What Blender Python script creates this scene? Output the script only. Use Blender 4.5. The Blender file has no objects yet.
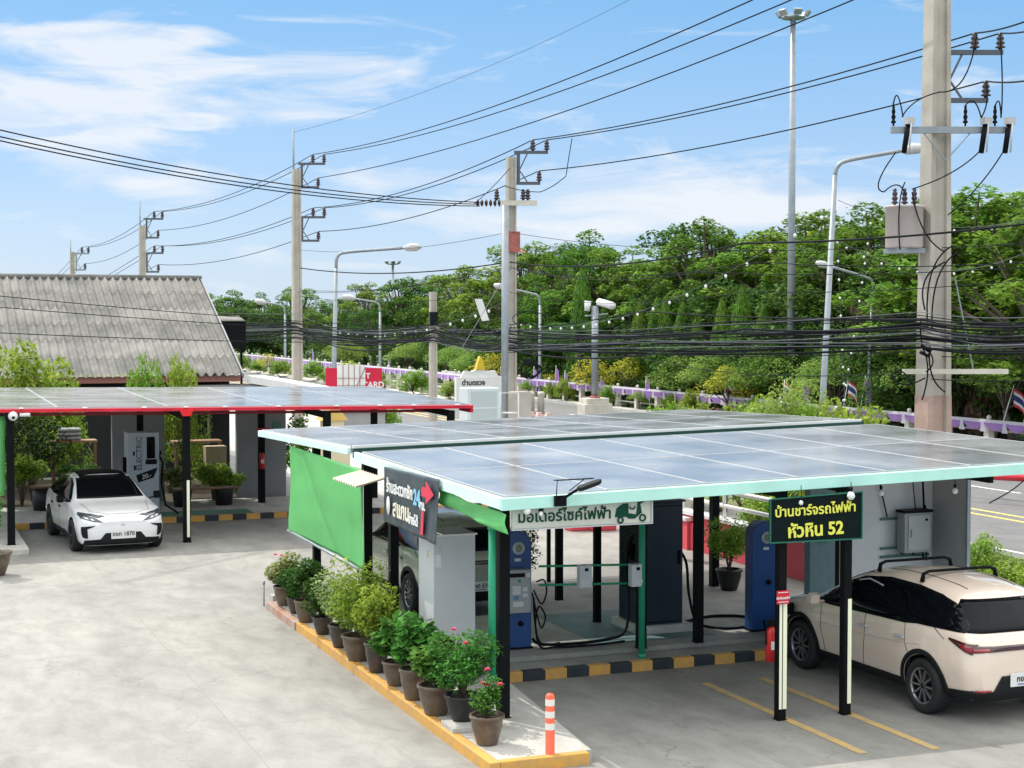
import bpy, bmesh, math, random
from mathutils import Vector, Matrix, noise
from mathutils.bvhtree import BVHTree

S = bpy.context.scene
COL = S.collection
R = math.radians
# ------------------------------------------------------------------ camera
FPX, CAM_H, TH, PIT = 1600.0, 4.8, R(21.5), math.atan(64 / 1600)
cd = bpy.data.cameras.new("camera"); cam = bpy.data.objects.new("camera", cd); COL.objects.link(cam)
cd.sensor_width = 36; cd.lens = 36 * FPX / 1024; cd.clip_start = .1; cd.clip_end = 4000
cam.location = (0, 0, CAM_H); cam.rotation_euler = (math.pi / 2 - PIT, 0, -TH)
S.camera = cam
# ------------------------------------------------------------------ world
SUN_TO = Vector((-.8, 1.55, 2.55)).normalized()
w = bpy.data.worlds.new("World"); S.world = w; w.use_nodes = True
nt = w.node_tree; nt.nodes.clear()
def N(t, **k):
    n = nt.nodes.new(t)
    for a, b in k.items(): setattr(n, a, b)
    return n
def LK(a, b): nt.links.new(a, b)
wo = N('ShaderNodeOutputWorld'); bgd = N('ShaderNodeBackground'); LK(bgd.outputs[0], wo.inputs[0])
sky = N('ShaderNodeTexSky', sky_type='NISHITA'); sky.sun_disc = False
sky.sun_elevation = math.asin(SUN_TO.z); sky.sun_rotation = math.atan2(SUN_TO.x, SUN_TO.y)
sky.air_density = 1.0; sky.dust_density = 1.0; sky.ozone_density = 3.0; sky.altitude = 0
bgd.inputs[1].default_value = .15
# thin clouds: soft streaks of noise on the sky direction
tc = N('ShaderNodeTexCoord')
mp = N('ShaderNodeMapping'); LK(tc.outputs['Generated'], mp.inputs[0]); mp.inputs['Scale'].default_value = (1, 1, 4.5); mp.inputs['Location'].default_value = (.1, .3, .12)
n1 = N('ShaderNodeTexNoise'); LK(mp.outputs[0], n1.inputs['Vector']); n1.inputs['Scale'].default_value = 9; n1.inputs['Detail'].default_value = 9; n1.inputs['Roughness'].default_value = .6; n1.inputs['Distortion'].default_value = .9
rp = N('ShaderNodeValToRGB'); LK(n1.outputs[0], rp.inputs[0]); rp.color_ramp.elements[0].position = .5; rp.color_ramp.elements[1].position = .68
def blob(px, py, rx, ry, soft=.6):
    """a soft patch of cloud round one sky direction"""
    x = (px - 512) / FPX; y = -(py - 384) / FPX
    Fw = math.cos(PIT) + y * math.sin(PIT); Z = -math.sin(PIT) + y * math.cos(PIT)
    d = Vector((x * math.cos(TH) + Fw * math.sin(TH), -x * math.sin(TH) + Fw * math.cos(TH), Z)).normalized()
    sub = N('ShaderNodeVectorMath', operation='SUBTRACT'); LK(tc.outputs['Generated'], sub.inputs[0]); sub.inputs[1].default_value = d
    rgt = Vector((math.cos(TH), -math.sin(TH), 0))
    dx = N('ShaderNodeVectorMath', operation='DOT_PRODUCT'); LK(sub.outputs[0], dx.inputs[0]); dx.inputs[1].default_value = rgt / rx
    dz = N('ShaderNodeVectorMath', operation='DOT_PRODUCT'); LK(sub.outputs[0], dz.inputs[0]); dz.inputs[1].default_value = Vector((0, 0, 1 / ry))
    a = N('ShaderNodeMath', operation='MULTIPLY'); LK(dx.outputs['Value'], a.inputs[0]); LK(dx.outputs['Value'], a.inputs[1])
    b = N('ShaderNodeMath', operation='MULTIPLY_ADD'); LK(dz.outputs['Value'], b.inputs[0]); LK(dz.outputs['Value'], b.inputs[1]); LK(a.outputs[0], b.inputs[2])
    m = N('ShaderNodeMapRange', interpolation_type='SMOOTHSTEP'); LK(b.outputs[0], m.inputs[0]); m.inputs[1].default_value = 0; m.inputs[2].default_value = 1; m.inputs[3].default_value = 1; m.inputs[4].default_value = 0
    return m.outputs[0]
acc = None
for bb in [(40, 75, .10, .022), (30, 70, .09, .02), (250, 88, .14, .022), (150, 78, .12, .018), (85, 125, .06, .04), (60, 105, .08, .03), (70, 38, .09, .012), (150, 35, .06, .01), (195, 122, .03, .007), (190, 122, .02, .006), (560, 215, .14, .02), (640, 180, .12, .02), (180, 190, .05, .02), (330, 70, .08, .012), (880, 215, .2, .02)]:
    o = blob(*bb)
    if acc is None: acc = o
    else:
        m = N('ShaderNodeMath', operation='ADD'); LK(acc, m.inputs[0]); LK(o, m.inputs[1]); m.use_clamp = True; acc = m.outputs[0]
sh = N('ShaderNodeMath', operation='MULTIPLY_ADD'); LK(acc, sh.inputs[0]); sh.inputs[1].default_value = .24; LK(n1.outputs[0], sh.inputs[2])
rp.color_ramp.elements[0].position = .55; rp.color_ramp.elements[1].position = .80
nt.links.remove(rp.inputs[0].links[0]); LK(sh.outputs[0], rp.inputs[0])
CLOUD_MIX = N('ShaderNodeMath', operation='MULTIPLY'); LK(rp.outputs[0], CLOUD_MIX.inputs[0]); CLOUD_MIX.inputs[1].default_value = .8
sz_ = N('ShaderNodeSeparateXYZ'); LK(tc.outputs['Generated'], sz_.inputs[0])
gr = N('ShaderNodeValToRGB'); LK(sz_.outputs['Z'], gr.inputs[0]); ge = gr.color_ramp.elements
for k_, (p_, c_) in enumerate(((0, (.36, .46, .58)), (.09, (.21, .34, .53)), (.2, (.095, .27, .49)), (.32, (1.15, 1.2, 1.2)), (1, (1.7, 1.66, 1.56)))):  # stops above the view brightened as added fill for the shaded parts
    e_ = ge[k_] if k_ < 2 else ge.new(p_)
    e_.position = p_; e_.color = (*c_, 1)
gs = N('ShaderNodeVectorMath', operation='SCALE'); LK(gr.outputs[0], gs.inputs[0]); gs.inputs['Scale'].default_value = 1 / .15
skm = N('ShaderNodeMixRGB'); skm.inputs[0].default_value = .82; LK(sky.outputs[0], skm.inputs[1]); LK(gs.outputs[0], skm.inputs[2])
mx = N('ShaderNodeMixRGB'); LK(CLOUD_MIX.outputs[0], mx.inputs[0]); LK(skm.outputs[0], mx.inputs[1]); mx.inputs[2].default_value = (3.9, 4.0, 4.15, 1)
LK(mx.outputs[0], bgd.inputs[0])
# ------------------------------------------------------------------ sun, exposure
sl = bpy.data.lights.new("sun", 'SUN'); sun = bpy.data.objects.new("sun", sl); COL.objects.link(sun)
sl.energy = 2.05; sl.angle = R(.5); sl.color = (1, .95, .87)
sun.rotation_euler = (-SUN_TO).to_track_quat('-Z', 'Y').to_euler(); sun.location = (0, 0, 40)
S.view_settings.view_transform = 'Standard'; S.view_settings.look = 'None'; S.view_settings.gamma = 1
S.view_settings.exposure = .67
try: S.cycles.max_bounces = 6; S.cycles.transparent_max_bounces = 12
except Exception: pass

# ------------------------------------------------------------------ helpers
def ray(px, py):
    x = (px - 512) / FPX; y = -(py - 384) / FPX
    Fw = math.cos(PIT) + y * math.sin(PIT); Z = -math.sin(PIT) + y * math.cos(PIT)
    return Vector((x * math.cos(TH) + Fw * math.sin(TH), -x * math.sin(TH) + Fw * math.cos(TH), Z)), Fw
def G(px, py, z=0):
    d, f = ray(px, py); t = (z - CAM_H) / d.z; return Vector((d.x * t, d.y * t, z))
def DD(px, py, dist):
    d, f = ray(px, py); t = dist / f; return Vector((d.x * t, d.y * t, CAM_H + d.z * t))

MATS = {}
def mat(name, col, rough=.6, metal=0, var=0, scale=8, bump=0, bscale=40, col2=None, coat=0, emit=0, spec=.5, trans=0, obj=True, wave=None, island=0, alpha=1):
    if name in MATS: return MATS[name]
    m = bpy.data.materials.new(name); m.use_nodes = True; MATS[name] = m
    t = m.node_tree; b = t.nodes['Principled BSDF']; b.inputs['Base Color'].default_value = (*col, 1)
    b.inputs['Roughness'].default_value = rough; b.inputs['Metallic'].default_value = metal
    b.inputs['Coat Weight'].default_value = coat; b.inputs['Coat Roughness'].default_value = .05
    b.inputs['Specular IOR Level'].default_value = spec
    m.diffuse_color = (*col, 1)
    if name.startswith('leaves'): b.inputs['Specular IOR Level'].default_value = .15; b.inputs['Roughness'].default_value = .7
    if alpha < 1: b.inputs['Alpha'].default_value = alpha
    tcn = t.nodes.new('ShaderNodeTexCoord'); geo = t.nodes.new('ShaderNodeNewGeometry')
    vec = tcn.outputs['Object'] if obj else geo.outputs['Position']
    if var or col2:
        n = t.nodes.new('ShaderNodeTexNoise'); n.inputs['Scale'].default_value = scale; n.inputs['Detail'].default_value = 6; n.inputs['Roughness'].default_value = .6
        t.links.new(vec, n.inputs['Vector'])
        r = t.nodes.new('ShaderNodeValToRGB'); t.links.new(n.outputs[0], r.inputs[0])
        c2 = col2 or tuple(c * (1 - var) for c in col)
        c1 = col if col2 else tuple(min(1, c * (1 + var)) for c in col)
        r.color_ramp.elements[0].position = .32; r.color_ramp.elements[0].color = (*c2, 1)
        r.color_ramp.elements[1].position = .68; r.color_ramp.elements[1].color = (*c1, 1)
        out = r.outputs[0]
        if island:
            hs = t.nodes.new('ShaderNodeHueSaturation'); t.links.new(out, hs.inputs['Color'])
            mr = t.nodes.new('ShaderNodeMapRange'); t.links.new(geo.outputs['Random Per Island'], mr.inputs[0]); mr.inputs[3].default_value = 1 - island; mr.inputs[4].default_value = 1 + island
            t.links.new(mr.outputs[0], hs.inputs['Value'])
            oi = t.nodes.new('ShaderNodeObjectInfo'); mh = t.nodes.new('ShaderNodeMapRange'); t.links.new(oi.outputs['Random'], mh.inputs[0]); mh.inputs[3].default_value = .475; mh.inputs[4].default_value = .515
            t.links.new(mh.outputs[0], hs.inputs['Hue'])
            out = hs.outputs[0]
        t.links.new(out, b.inputs['Base Color'])
    if bump:
        n = t.nodes.new('ShaderNodeTexNoise'); n.inputs['Scale'].default_value = bscale; n.inputs['Detail'].default_value = 8
        t.links.new(vec, n.inputs['Vector'])
        bp = t.nodes.new('ShaderNodeBump'); bp.inputs['Strength'].default_value = bump; bp.inputs['Distance'].default_value = .02
        t.links.new(n.outputs[0], bp.inputs['Height']); t.links.new(bp.outputs[0], b.inputs['Normal'])
    if emit:
        b.inputs['Emission Color'].default_value = (*col, 1); b.inputs['Emission Strength'].default_value = emit
    if trans:
        o = t.nodes['Material Output']; tr = t.nodes.new('ShaderNodeBsdfTranslucent'); mix = t.nodes.new('ShaderNodeMixShader'); mix.inputs[0].default_value = trans
        if b.inputs['Base Color'].is_linked: t.links.new(b.inputs['Base Color'].links[0].from_socket, tr.inputs[0])
        else: tr.inputs[0].default_value = (*col, 1)
        t.links.new(b.outputs[0], mix.inputs[1]); t.links.new(tr.outputs[0], mix.inputs[2]); t.links.new(mix.outputs[0], o.inputs['Surface'])
    return m

def tag(o, label=None, cat=None, group=None, kind=None):
    if label: o['label'] = label
    if cat: o['category'] = cat
    if group: o['group'] = group
    if kind: o['kind'] = kind
    return o
def thing(name, label, cat, loc=(0, 0, 0), rz=0, group=None):
    o = bpy.data.objects.new(name, None); COL.objects.link(o); o.location = loc; o.rotation_euler = (0, 0, rz); o.empty_display_size = .2
    return tag(o, label, cat, group)

class MB:
    def __init__(s): s.v = []; s.f = []; s.mi = []; s.sm = []; s.cur = 0
    def add(s, vs, fs, smooth=False):
        b = len(s.v); s.v.extend([tuple(v) for v in vs])
        for f in fs: s.f.append([b + i for i in f]); s.mi.append(s.cur); s.sm.append(smooth)
        return s
    def box(s, lo, hi, M=None):
        x0, y0, z0 = lo; x1, y1, z1 = hi
        v = [Vector(p) for p in ((x0, y0, z0), (x1, y0, z0), (x1, y1, z0), (x0, y1, z0), (x0, y0, z1), (x1, y0, z1), (x1, y1, z1), (x0, y1, z1))]
        if M: v = [M @ p for p in v]
        return s.add(v, [(0, 3, 2, 1), (4, 5, 6, 7), (0, 1, 5, 4), (1, 2, 6, 5), (2, 3, 7, 6), (3, 0, 4, 7)])
    def hexa(s, b4, t4):
        return s.add(list(b4) + list(t4), [(0, 3, 2, 1), (4, 5, 6, 7), (0, 1, 5, 4), (1, 2, 6, 5), (2, 3, 7, 6), (3, 0, 4, 7)])
    def bar(s, a, b, w_, h=None, up=Vector((0, 0, 1))):
        a = Vector(a); b = Vector(b); h = h or w_; d = (b - a).normalized()
        if abs(d.dot(up)) > .98: up = Vector((1, 0, 0))
        r = d.cross(up).normalized() * w_ / 2; u = r.cross(d).normalized() * h / 2
        return s.hexa([a - r - u, a + r - u, b + r - u, b - r - u], [a - r + u, a + r + u, b + r + u, b - r + u])
    def tube(s, pts, r, n=8, cap=True):
        pts = [Vector(p) for p in pts]; rs = r if isinstance(r, (list, tuple)) else [r] * len(pts)
        vs = []; prev = None
        for i, p in enumerate(pts):
            d = (pts[min(i + 1, len(pts) - 1)] - pts[max(i - 1, 0)])
            d = d.normalized() if d.length > 1e-9 else Vector((0, 0, 1))
            if prev is None:
                up = Vector((0, 0, 1)) if abs(d.z) < .95 else Vector((1, 0, 0)); x = d.cross(up).normalized()
            else:
                x = (prev - d * prev.dot(d)); x = x.normalized() if x.length > 1e-6 else d.orthogonal().normalized()
            prev = x; y = d.cross(x)
            for k in range(n):
                a = 2 * math.pi * k / n; vs.append(p + (x * math.cos(a) + y * math.sin(a)) * rs[i])
        fs = []
        for i in range(len(pts) - 1):
            for k in range(n):
                k2 = (k + 1) % n; fs.append((i * n + k, i * n + k2, (i + 1) * n + k2, (i + 1) * n + k))
        if cap: fs.append(tuple(range(n))[::-1]); fs.append(tuple(range((len(pts) - 1) * n, len(pts) * n)))
        return s.add(vs, fs, True)
    def cyl(s, c, r, z0, z1, n=16, r2=None):
        c = Vector((c[0], c[1], 0)); return s.tube([c + Vector((0, 0, z0)), c + Vector((0, 0, z1))], [r, r if r2 is None else r2], n)
    def lathe(s, prof, c=(0, 0, 0), n=20, axis='z', close=False):
        vs = []; c = Vector(c)
        for (r, h) in prof:
            for k in range(n):
                a = 2 * math.pi * k / n; p = Vector((r * math.cos(a), r * math.sin(a), h))
                if axis == 'y': p = Vector((p.x, p.z, p.y))
                vs.append(c + p)
        fs = []
        m = len(prof)
        for i in range(m - 1 + (1 if close else 0)):
            j = (i + 1) % m
            for k in range(n):
                k2 = (k + 1) % n
                q = (i * n + k, i * n + k2, j * n + k2, j * n + k)
                fs.append(q if axis == 'z' else q[::-1])
        return s.add(vs, fs, True)
    def prism(s, poly, vec):
        """closed polygon (3-D points) pushed along vec"""
        n = len(poly); a = [Vector(p) for p in poly]; vec = Vector(vec); b = [p + vec for p in a]
        return s.add(a + b, [tuple(range(n))[::-1], tuple(range(n, 2 * n))] + [(i, (i + 1) % n, n + (i + 1) % n, n + i) for i in range(n)])
    def sphere(s, c, r, n=10, sz=1):
        prof = [(r * math.sin(math.pi * i / n) + 1e-4, -r * sz * math.cos(math.pi * i / n)) for i in range(n + 1)]
        return s.lathe(prof, c, n * 2 if n < 8 else 16)
    def leaves(s, rng, cs, size, flat=.35, asp=.55, curl=.0):
        """many small leaf faces at the points cs"""
        for c in cs:
            a = rng.uniform(0, 6.283); t = rng.gauss(0, flat * 1.2)
            u = Vector((math.cos(a) * math.cos(t), math.sin(a) * math.cos(t), math.sin(t)))
            v = Vector((-math.sin(a), math.cos(a), rng.gauss(0, flat))).normalized()
            L = size * rng.uniform(.6, 1.3); W = L * asp / 2; c = Vector(c)
            b = len(s.v)
            s.v.extend([tuple(c - u * L / 2), tuple(c + v * W), tuple(c + u * L / 2), tuple(c - v * W)])
            s.f.append([b, b + 1, b + 2, b + 3]); s.mi.append(s.cur); s.sm.append(False)
        return s
    def build(s, name, mats, parent=None, world=True, bevel=0, loc=None, flipfix=True):
        """one mesh object; world coordinates are made local to the parent (or to loc)"""
        org = Vector((0, 0, 0))
        if parent is not None and world:
            q = parent
            while q is not None: org += Vector(q.location); q = q.parent
        if loc is not None: org = Vector(loc)
        me = bpy.data.meshes.new(name)
        me.from_pydata([tuple(Vector(v) - org) for v in s.v] if org.length > 0 else s.v, [], s.f)
        mats = mats if isinstance(mats, (list, tuple)) else [mats]
        for m in mats: me.materials.append(m)
        if len(s.f):
            me.polygons.foreach_set('material_index', s.mi); me.polygons.foreach_set('use_smooth', s.sm)
        me.update()
        o = bpy.data.objects.new(name, me); COL.objects.link(o)
        if parent is not None: o.parent = parent
        elif loc is not None: o.location = loc
        if bevel:
            b = o.modifiers.new('bevel', 'BEVEL'); b.width = bevel; b.segments = 2; b.limit_method = 'ANGLE'; b.angle_limit = R(40)
        return o
def kids(o): return [c for c in list(o.children)]
CH = {}
def copy_tree(o, parent=None):
    c = o.copy(); COL.objects.link(c)
    if parent is not None: c.parent = parent; c.matrix_parent_inverse = o.matrix_parent_inverse.copy()
    for ch in kids(o): copy_tree(ch, c)
    return c
def text(s, size, m, name='lettering', bold=.004, extrude=.004, align='CENTER', shear=0, sx=1):
    """lettering as a mesh in its own x-z plane, facing -y"""
    c = bpy.data.curves.new('txt', 'FONT'); c.body = s; c.size = size; c.extrude = extrude; c.offset = bold; c.align_x = align; c.align_y = 'CENTER'; c.shear = shear; c.resolution_u = 3
    o = bpy.data.objects.new('txt', c); COL.objects.link(o)
    dg = bpy.context.evaluated_depsgraph_get(); me = bpy.data.meshes.new_from_object(o.evaluated_get(dg))
    COL.objects.unlink(o); bpy.data.objects.remove(o)
    me.transform(Matrix.Rotation(math.pi / 2, 4, 'X') @ Matrix.Diagonal((sx, 1, 1, 1))); me.materials.clear(); me.materials.append(m)
    t = bpy.data.objects.new(name, me); COL.objects.link(t); return t
def put_text(t, parent, loc, rz=0):
    t.parent = parent; t.location = loc; t.rotation_euler = (0, 0, rz); return t
def sag(a, b, s, n=16):
    a = Vector(a); b = Vector(b); return [a.lerp(b, i / n) - Vector((0, 0, s * 4 * (i / n) * (1 - i / n))) for i in range(n + 1)]

# ------------------------------------------------------------------ materials
def concrete(name, c, joints=None, dark=.72, wscale=.35):
    c = (c[0] * 1.04, c[1] * 1.02, c[2] * .97)
    m = bpy.data.materials.new(name); m.use_nodes = True; t = m.node_tree; b = t.nodes['Principled BSDF']; L = t.links.new
    g = t.nodes.new('ShaderNodeNewGeometry')
    def nz(sc, det, rough=.6, st=(1, 1, 1), dist=0):
        mp_ = t.nodes.new('ShaderNodeMapping'); L(g.outputs['Position'], mp_.inputs[0]); mp_.inputs['Scale'].default_value = st; mp_.inputs['Rotation'].default_value = (0, 0, .5)
        n = t.nodes.new('ShaderNodeTexNoise'); n.inputs['Scale'].default_value = sc; n.inputs['Detail'].default_value = det; n.inputs['Roughness'].default_value = rough; n.inputs['Distortion'].default_value = dist; L(mp_.outputs[0], n.inputs[0]); return n
    big = nz(wscale, 8, .65, (1, .35, 1), .6); mid = nz(2.2, 8, .7, (1, .5, 1), .4); fine = nz(30, 6)
    r1 = t.nodes.new('ShaderNodeValToRGB'); L(big.outputs[0], r1.inputs[0]); r1.color_ramp.elements[0].position = .35; r1.color_ramp.elements[1].position = .62
    r1.color_ramp.elements[0].color = (*[x * dark for x in c], 1); r1.color_ramp.elements[1].color = (*c, 1)
    r2 = t.nodes.new('ShaderNodeValToRGB'); L(mid.outputs[0], r2.inputs[0]); r2.color_ramp.elements[0].position = .3; r2.color_ramp.elements[1].position = .6
    r2.color_ramp.elements[0].color = (.64, .64, .63, 1); r2.color_ramp.elements[1].color = (1, 1, 1, 1)
    mu = t.nodes.new('ShaderNodeMixRGB'); mu.blend_type = 'MULTIPLY'; mu.inputs[0].default_value = .8; L(r1.outputs[0], mu.inputs[1]); L(r2.outputs[0], mu.inputs[2])
    r3 = t.nodes.new('ShaderNodeMapRange'); L(fine.outputs[0], r3.inputs[0]); r3.inputs[3].default_value = .82; r3.inputs[4].default_value = 1.12
    mu2 = t.nodes.new('ShaderNodeMixRGB'); mu2.blend_type = 'MULTIPLY'; mu2.inputs[0].default_value = 1; L(mu.outputs[0], mu2.inputs[1]); L(r3.outputs[0], mu2.inputs[2])
    out = mu2.outputs[0]
    if joints:
        # oil drips and hairline cracks
        sp_n = nz(1.1, 3, .5); sr = t.nodes.new('ShaderNodeMapRange'); L(sp_n.outputs[0], sr.inputs[0]); sr.inputs[1].default_value = .66; sr.inputs[2].default_value = .76; sr.inputs[3].default_value = 0; sr.inputs[4].default_value = .38
        so_ = t.nodes.new('ShaderNodeMixRGB'); L(sr.outputs[0], so_.inputs[0]); L(out, so_.inputs[1]); so_.inputs[2].default_value = (.11, .105, .10, 1); out = so_.outputs[0]
        ds = nz(.9, 6, .7); vm = t.nodes.new('ShaderNodeVectorMath'); vm.operation = 'MULTIPLY_ADD'; L(ds.outputs['Color'], vm.inputs[0]); vm.inputs[1].default_value = (1.6, 1.6, 0); L(g.outputs['Position'], vm.inputs[2])
        vo = t.nodes.new('ShaderNodeTexVoronoi'); vo.feature = 'DISTANCE_TO_EDGE'; vo.inputs['Scale'].default_value = .21; L(vm.outputs[0], vo.inputs['Vector'])
        cr = t.nodes.new('ShaderNodeMath'); cr.operation = 'LESS_THAN'; L(vo.outputs['Distance'], cr.inputs[0]); cr.inputs[1].default_value = .0016
        cm = t.nodes.new('ShaderNodeMath'); cm.operation = 'MULTIPLY'; L(cr.outputs[0], cm.inputs[0]); cm.inputs[1].default_value = .45
        co_ = t.nodes.new('ShaderNodeMixRGB'); L(cm.outputs[0], co_.inputs[0]); L(out, co_.inputs[1]); co_.inputs[2].default_value = (.10, .10, .095, 1); out = co_.outputs[0]
    if joints:
        sp = t.nodes.new('ShaderNodeSeparateXYZ'); L(g.outputs['Position'], sp.inputs[0])
        for ax, (per, off) in zip('XY', joints):
            md = t.nodes.new('ShaderNodeMath'); md.operation = 'PINGPONG'; ad = t.nodes.new('ShaderNodeMath'); ad.operation = 'ADD'; ad.inputs[1].default_value = off + 100 * per
            L(sp.outputs[ax], ad.inputs[0]); L(ad.outputs[0], md.inputs[0]); md.inputs[1].default_value = per / 2
            lt = t.nodes.new('ShaderNodeMath'); lt.operation = 'LESS_THAN'; L(md.outputs[0], lt.inputs[0]); lt.inputs[1].default_value = .009
            mm = t.nodes.new('ShaderNodeMixRGB'); L(lt.outputs[0], mm.inputs[0]); L(out, mm.inputs[1]); mm.inputs[2].default_value = (c[0] * .70, c[1] * .69, c[2] * .67, 1); out = mm.outputs[0]
    L(out, b.inputs['Base Color']); b.inputs['Roughness'].default_value = .75
    bp = t.nodes.new('ShaderNodeBump'); bp.inputs['Strength'].default_value = .25; bp.inputs['Distance'].default_value = .01; L(fine.outputs[0], bp.inputs['Height']); L(bp.outputs[0], b.inputs['Normal'])
    return m
M_yard = concrete('yard_concrete', (.335, .335, .325), ((5.2, 1.4), (4.8, .6)))
M_slab = concrete('slab_concrete', (.56, .555, .54), None, .86, .8)
M_plat = concrete('platform_concrete', (.36, .37, .36), None, .8, .8)
M_road = concrete('asphalt', (.175, .178, .19), None, .86, .15)
M_earth = mat('earth', (.14, .16, .06), .95, var=.35, scale=.4, obj=False)
M_grass = mat('verge_grass', (.07, .13, .025), .9, var=.5, scale=1.4, obj=False, bump=.6, bscale=12)
M_yel = mat('yellow_line_paint', (.58, .38, .12), .7, col2=(.36, .29, .18), scale=5, obj=False)
M_yelr = mat('road_yellow_paint', (.75, .55, .15), .7, var=.15, scale=4, obj=False)
M_whtr = mat('road_white_paint', (.7, .7, .68), .7, var=.15, scale=4, obj=False)
M_kory = mat('kerb_orange_paint', (.70, .36, .06), .7, col2=(.50, .30, .11), scale=7, obj=False)
M_korb = mat('kerb_black_paint', (.02, .028, .035), .6, var=.3, scale=5, obj=False)
M_blk = mat('black_steel_paint', (.004, .005, .006), .5, var=.2, scale=3, spec=.12)
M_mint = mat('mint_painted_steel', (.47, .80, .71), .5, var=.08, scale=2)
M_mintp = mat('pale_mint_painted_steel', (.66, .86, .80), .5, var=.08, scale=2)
M_grn = mat('green_painted_steel', (.02, .33, .17), .45, var=.12, scale=3)
M_red = mat('red_painted_steel', (.62, .012, .035), .45, var=.15, scale=2)
M_alu = mat('aluminium_frame', (.50, .51, .52), .5, .1)
M_galv = mat('galvanised_steel', (.30, .33, .36), .5, .4, var=.12, scale=4)
M_white = mat('white_paint', (.78, .78, .76), .5, var=.06, scale=2)
M_wire = mat('black_cable', (.007, .009, .013), .7, spec=.15)
M_wireg = mat('grey_cable', (.09, .1, .12), .5)
M_glass_dark = mat('tinted_glass', (.003, .004, .006), .05, spec=.14)
M_tyre = mat('tyre_rubber', (.012, .012, .013), .75, var=.2)
M_rim = mat('alloy_rim', (.33, .33, .34), .3, .8)
M_rimd = mat('dark_alloy_rim', (.015, .015, .017), .4, .3)
M_trim = mat('dark_plastic_trim', (.011, .012, .014), .6, spec=.2)
M_pole = mat('pole_concrete', (.44, .405, .35), .85, var=.18, scale=1.3, bump=.25, bscale=25)
M_rust = mat('red_rusty_steel', (.4, .12, .1), .7, var=.3)
M_ins = mat('brown_porcelain', (.045, .025, .03), .2)
M_insg = mat('grey_porcelain', (.5, .5, .5), .3)
M_clay = mat('glazed_clay', (.085, .055, .038), .35, col2=(.16, .12, .08), scale=7)
M_clay2 = mat('dark_glazed_clay', (.035, .028, .024), .3, col2=(.085, .06, .045), scale=7)
M_clayb = mat('black_pot_plastic', (.012, .012, .013), .45)
M_soil = mat('soil', (.05, .035, .02), .95, var=.3)
M_bark = mat('bark', (.13, .1, .075), .9, var=.35, scale=3, bump=.5, bscale=12)
M_leafA = mat('leaves_mid_green', (.17, .31, .04), .5, col2=(.065, .16, .024), scale=.55, trans=.42, island=.35)
M_leafB = mat('leaves_bright_green', (.25, .40, .05), .5, col2=(.10, .22, .03), scale=.6, trans=.42, island=.35)
M_leafC = mat('leaves_dark_green', (.085, .19, .03), .5, col2=(.03, .09, .02), scale=.6, trans=.35, island=.35)
M_leafE = mat('leaves_shaded_green', (.035, .085, .02), .5, col2=(.015, .045, .012), scale=2, trans=.15, island=.3)  # darker leaf colour with the shade under the canopy put into it
M_leafD = mat('leaves_blue_green', (.32, .47, .10), .55, col2=(.18, .32, .07), scale=1.5, trans=.4, island=.3)
M_leafP = mat('leaves_pot_green', (.10, .27, .04), .45, col2=(.045, .15, .025), scale=5, trans=.3, island=.4)
M_leafL = mat('leaves_lime_green', (.32, .46, .06), .45, col2=(.16, .30, .04), scale=5, trans=.35, island=.35)
M_leafV = mat('leaves_variegated', (.38, .42, .17), .45, col2=(.15, .25, .07), scale=9, trans=.3, island=.4)
M_leafY = mat('leaves_yellow', (.55, .50, .05), .5, col2=(.25, .36, .04), scale=1.2, trans=.35, island=.35)
M_dry = mat('dry_brown_foliage', (.2, .12, .07), .9, col2=(.1, .07, .045), scale=2, island=.3)
M_petal = mat('pink_petals', (.75, .04, .13), .5, col2=(.85, .12, .2), scale=20, trans=.3, island=.2)
M_pinkwall = mat('pink_red_wall_paint', (.72, .09, .12), .7, col2=(.62, .07, .1), scale=1.2)
M_purple = mat('purple_cloth', (.62, .36, .88), .7, trans=.6)
M_lilac = mat('pale_lilac_cloth', (.88, .84, .94), .7, trans=.55)
M_fence = mat('cream_concrete_fence', (.62, .58, .5), .8, var=.15, scale=1.5)
M_grey = mat('grey_render_wall', (.30, .305, .315), .8, var=.12, scale=.8, bump=.2, bscale=30)
M_dkwall = mat('shaded_shop_wall', (.012, .015, .016), .8, var=.3, scale=1)  # near black: the shade of the shop interior is put into this colour
M_greyl = mat('light_grey_panel', (.72, .73, .73), .5, var=.05, scale=1.5)
M_flagr = mat('flag_red', (.6, .03, .05), .7, trans=.3); M_flagw = mat('flag_white', (.8, .8, .8), .7, trans=.3); M_flagb = mat('flag_blue', (.03, .04, .22), .7, trans=.3)
M_bulb = mat('frosted_bulb_glass', (.8, .8, .78), .15, spec=.6)

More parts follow.
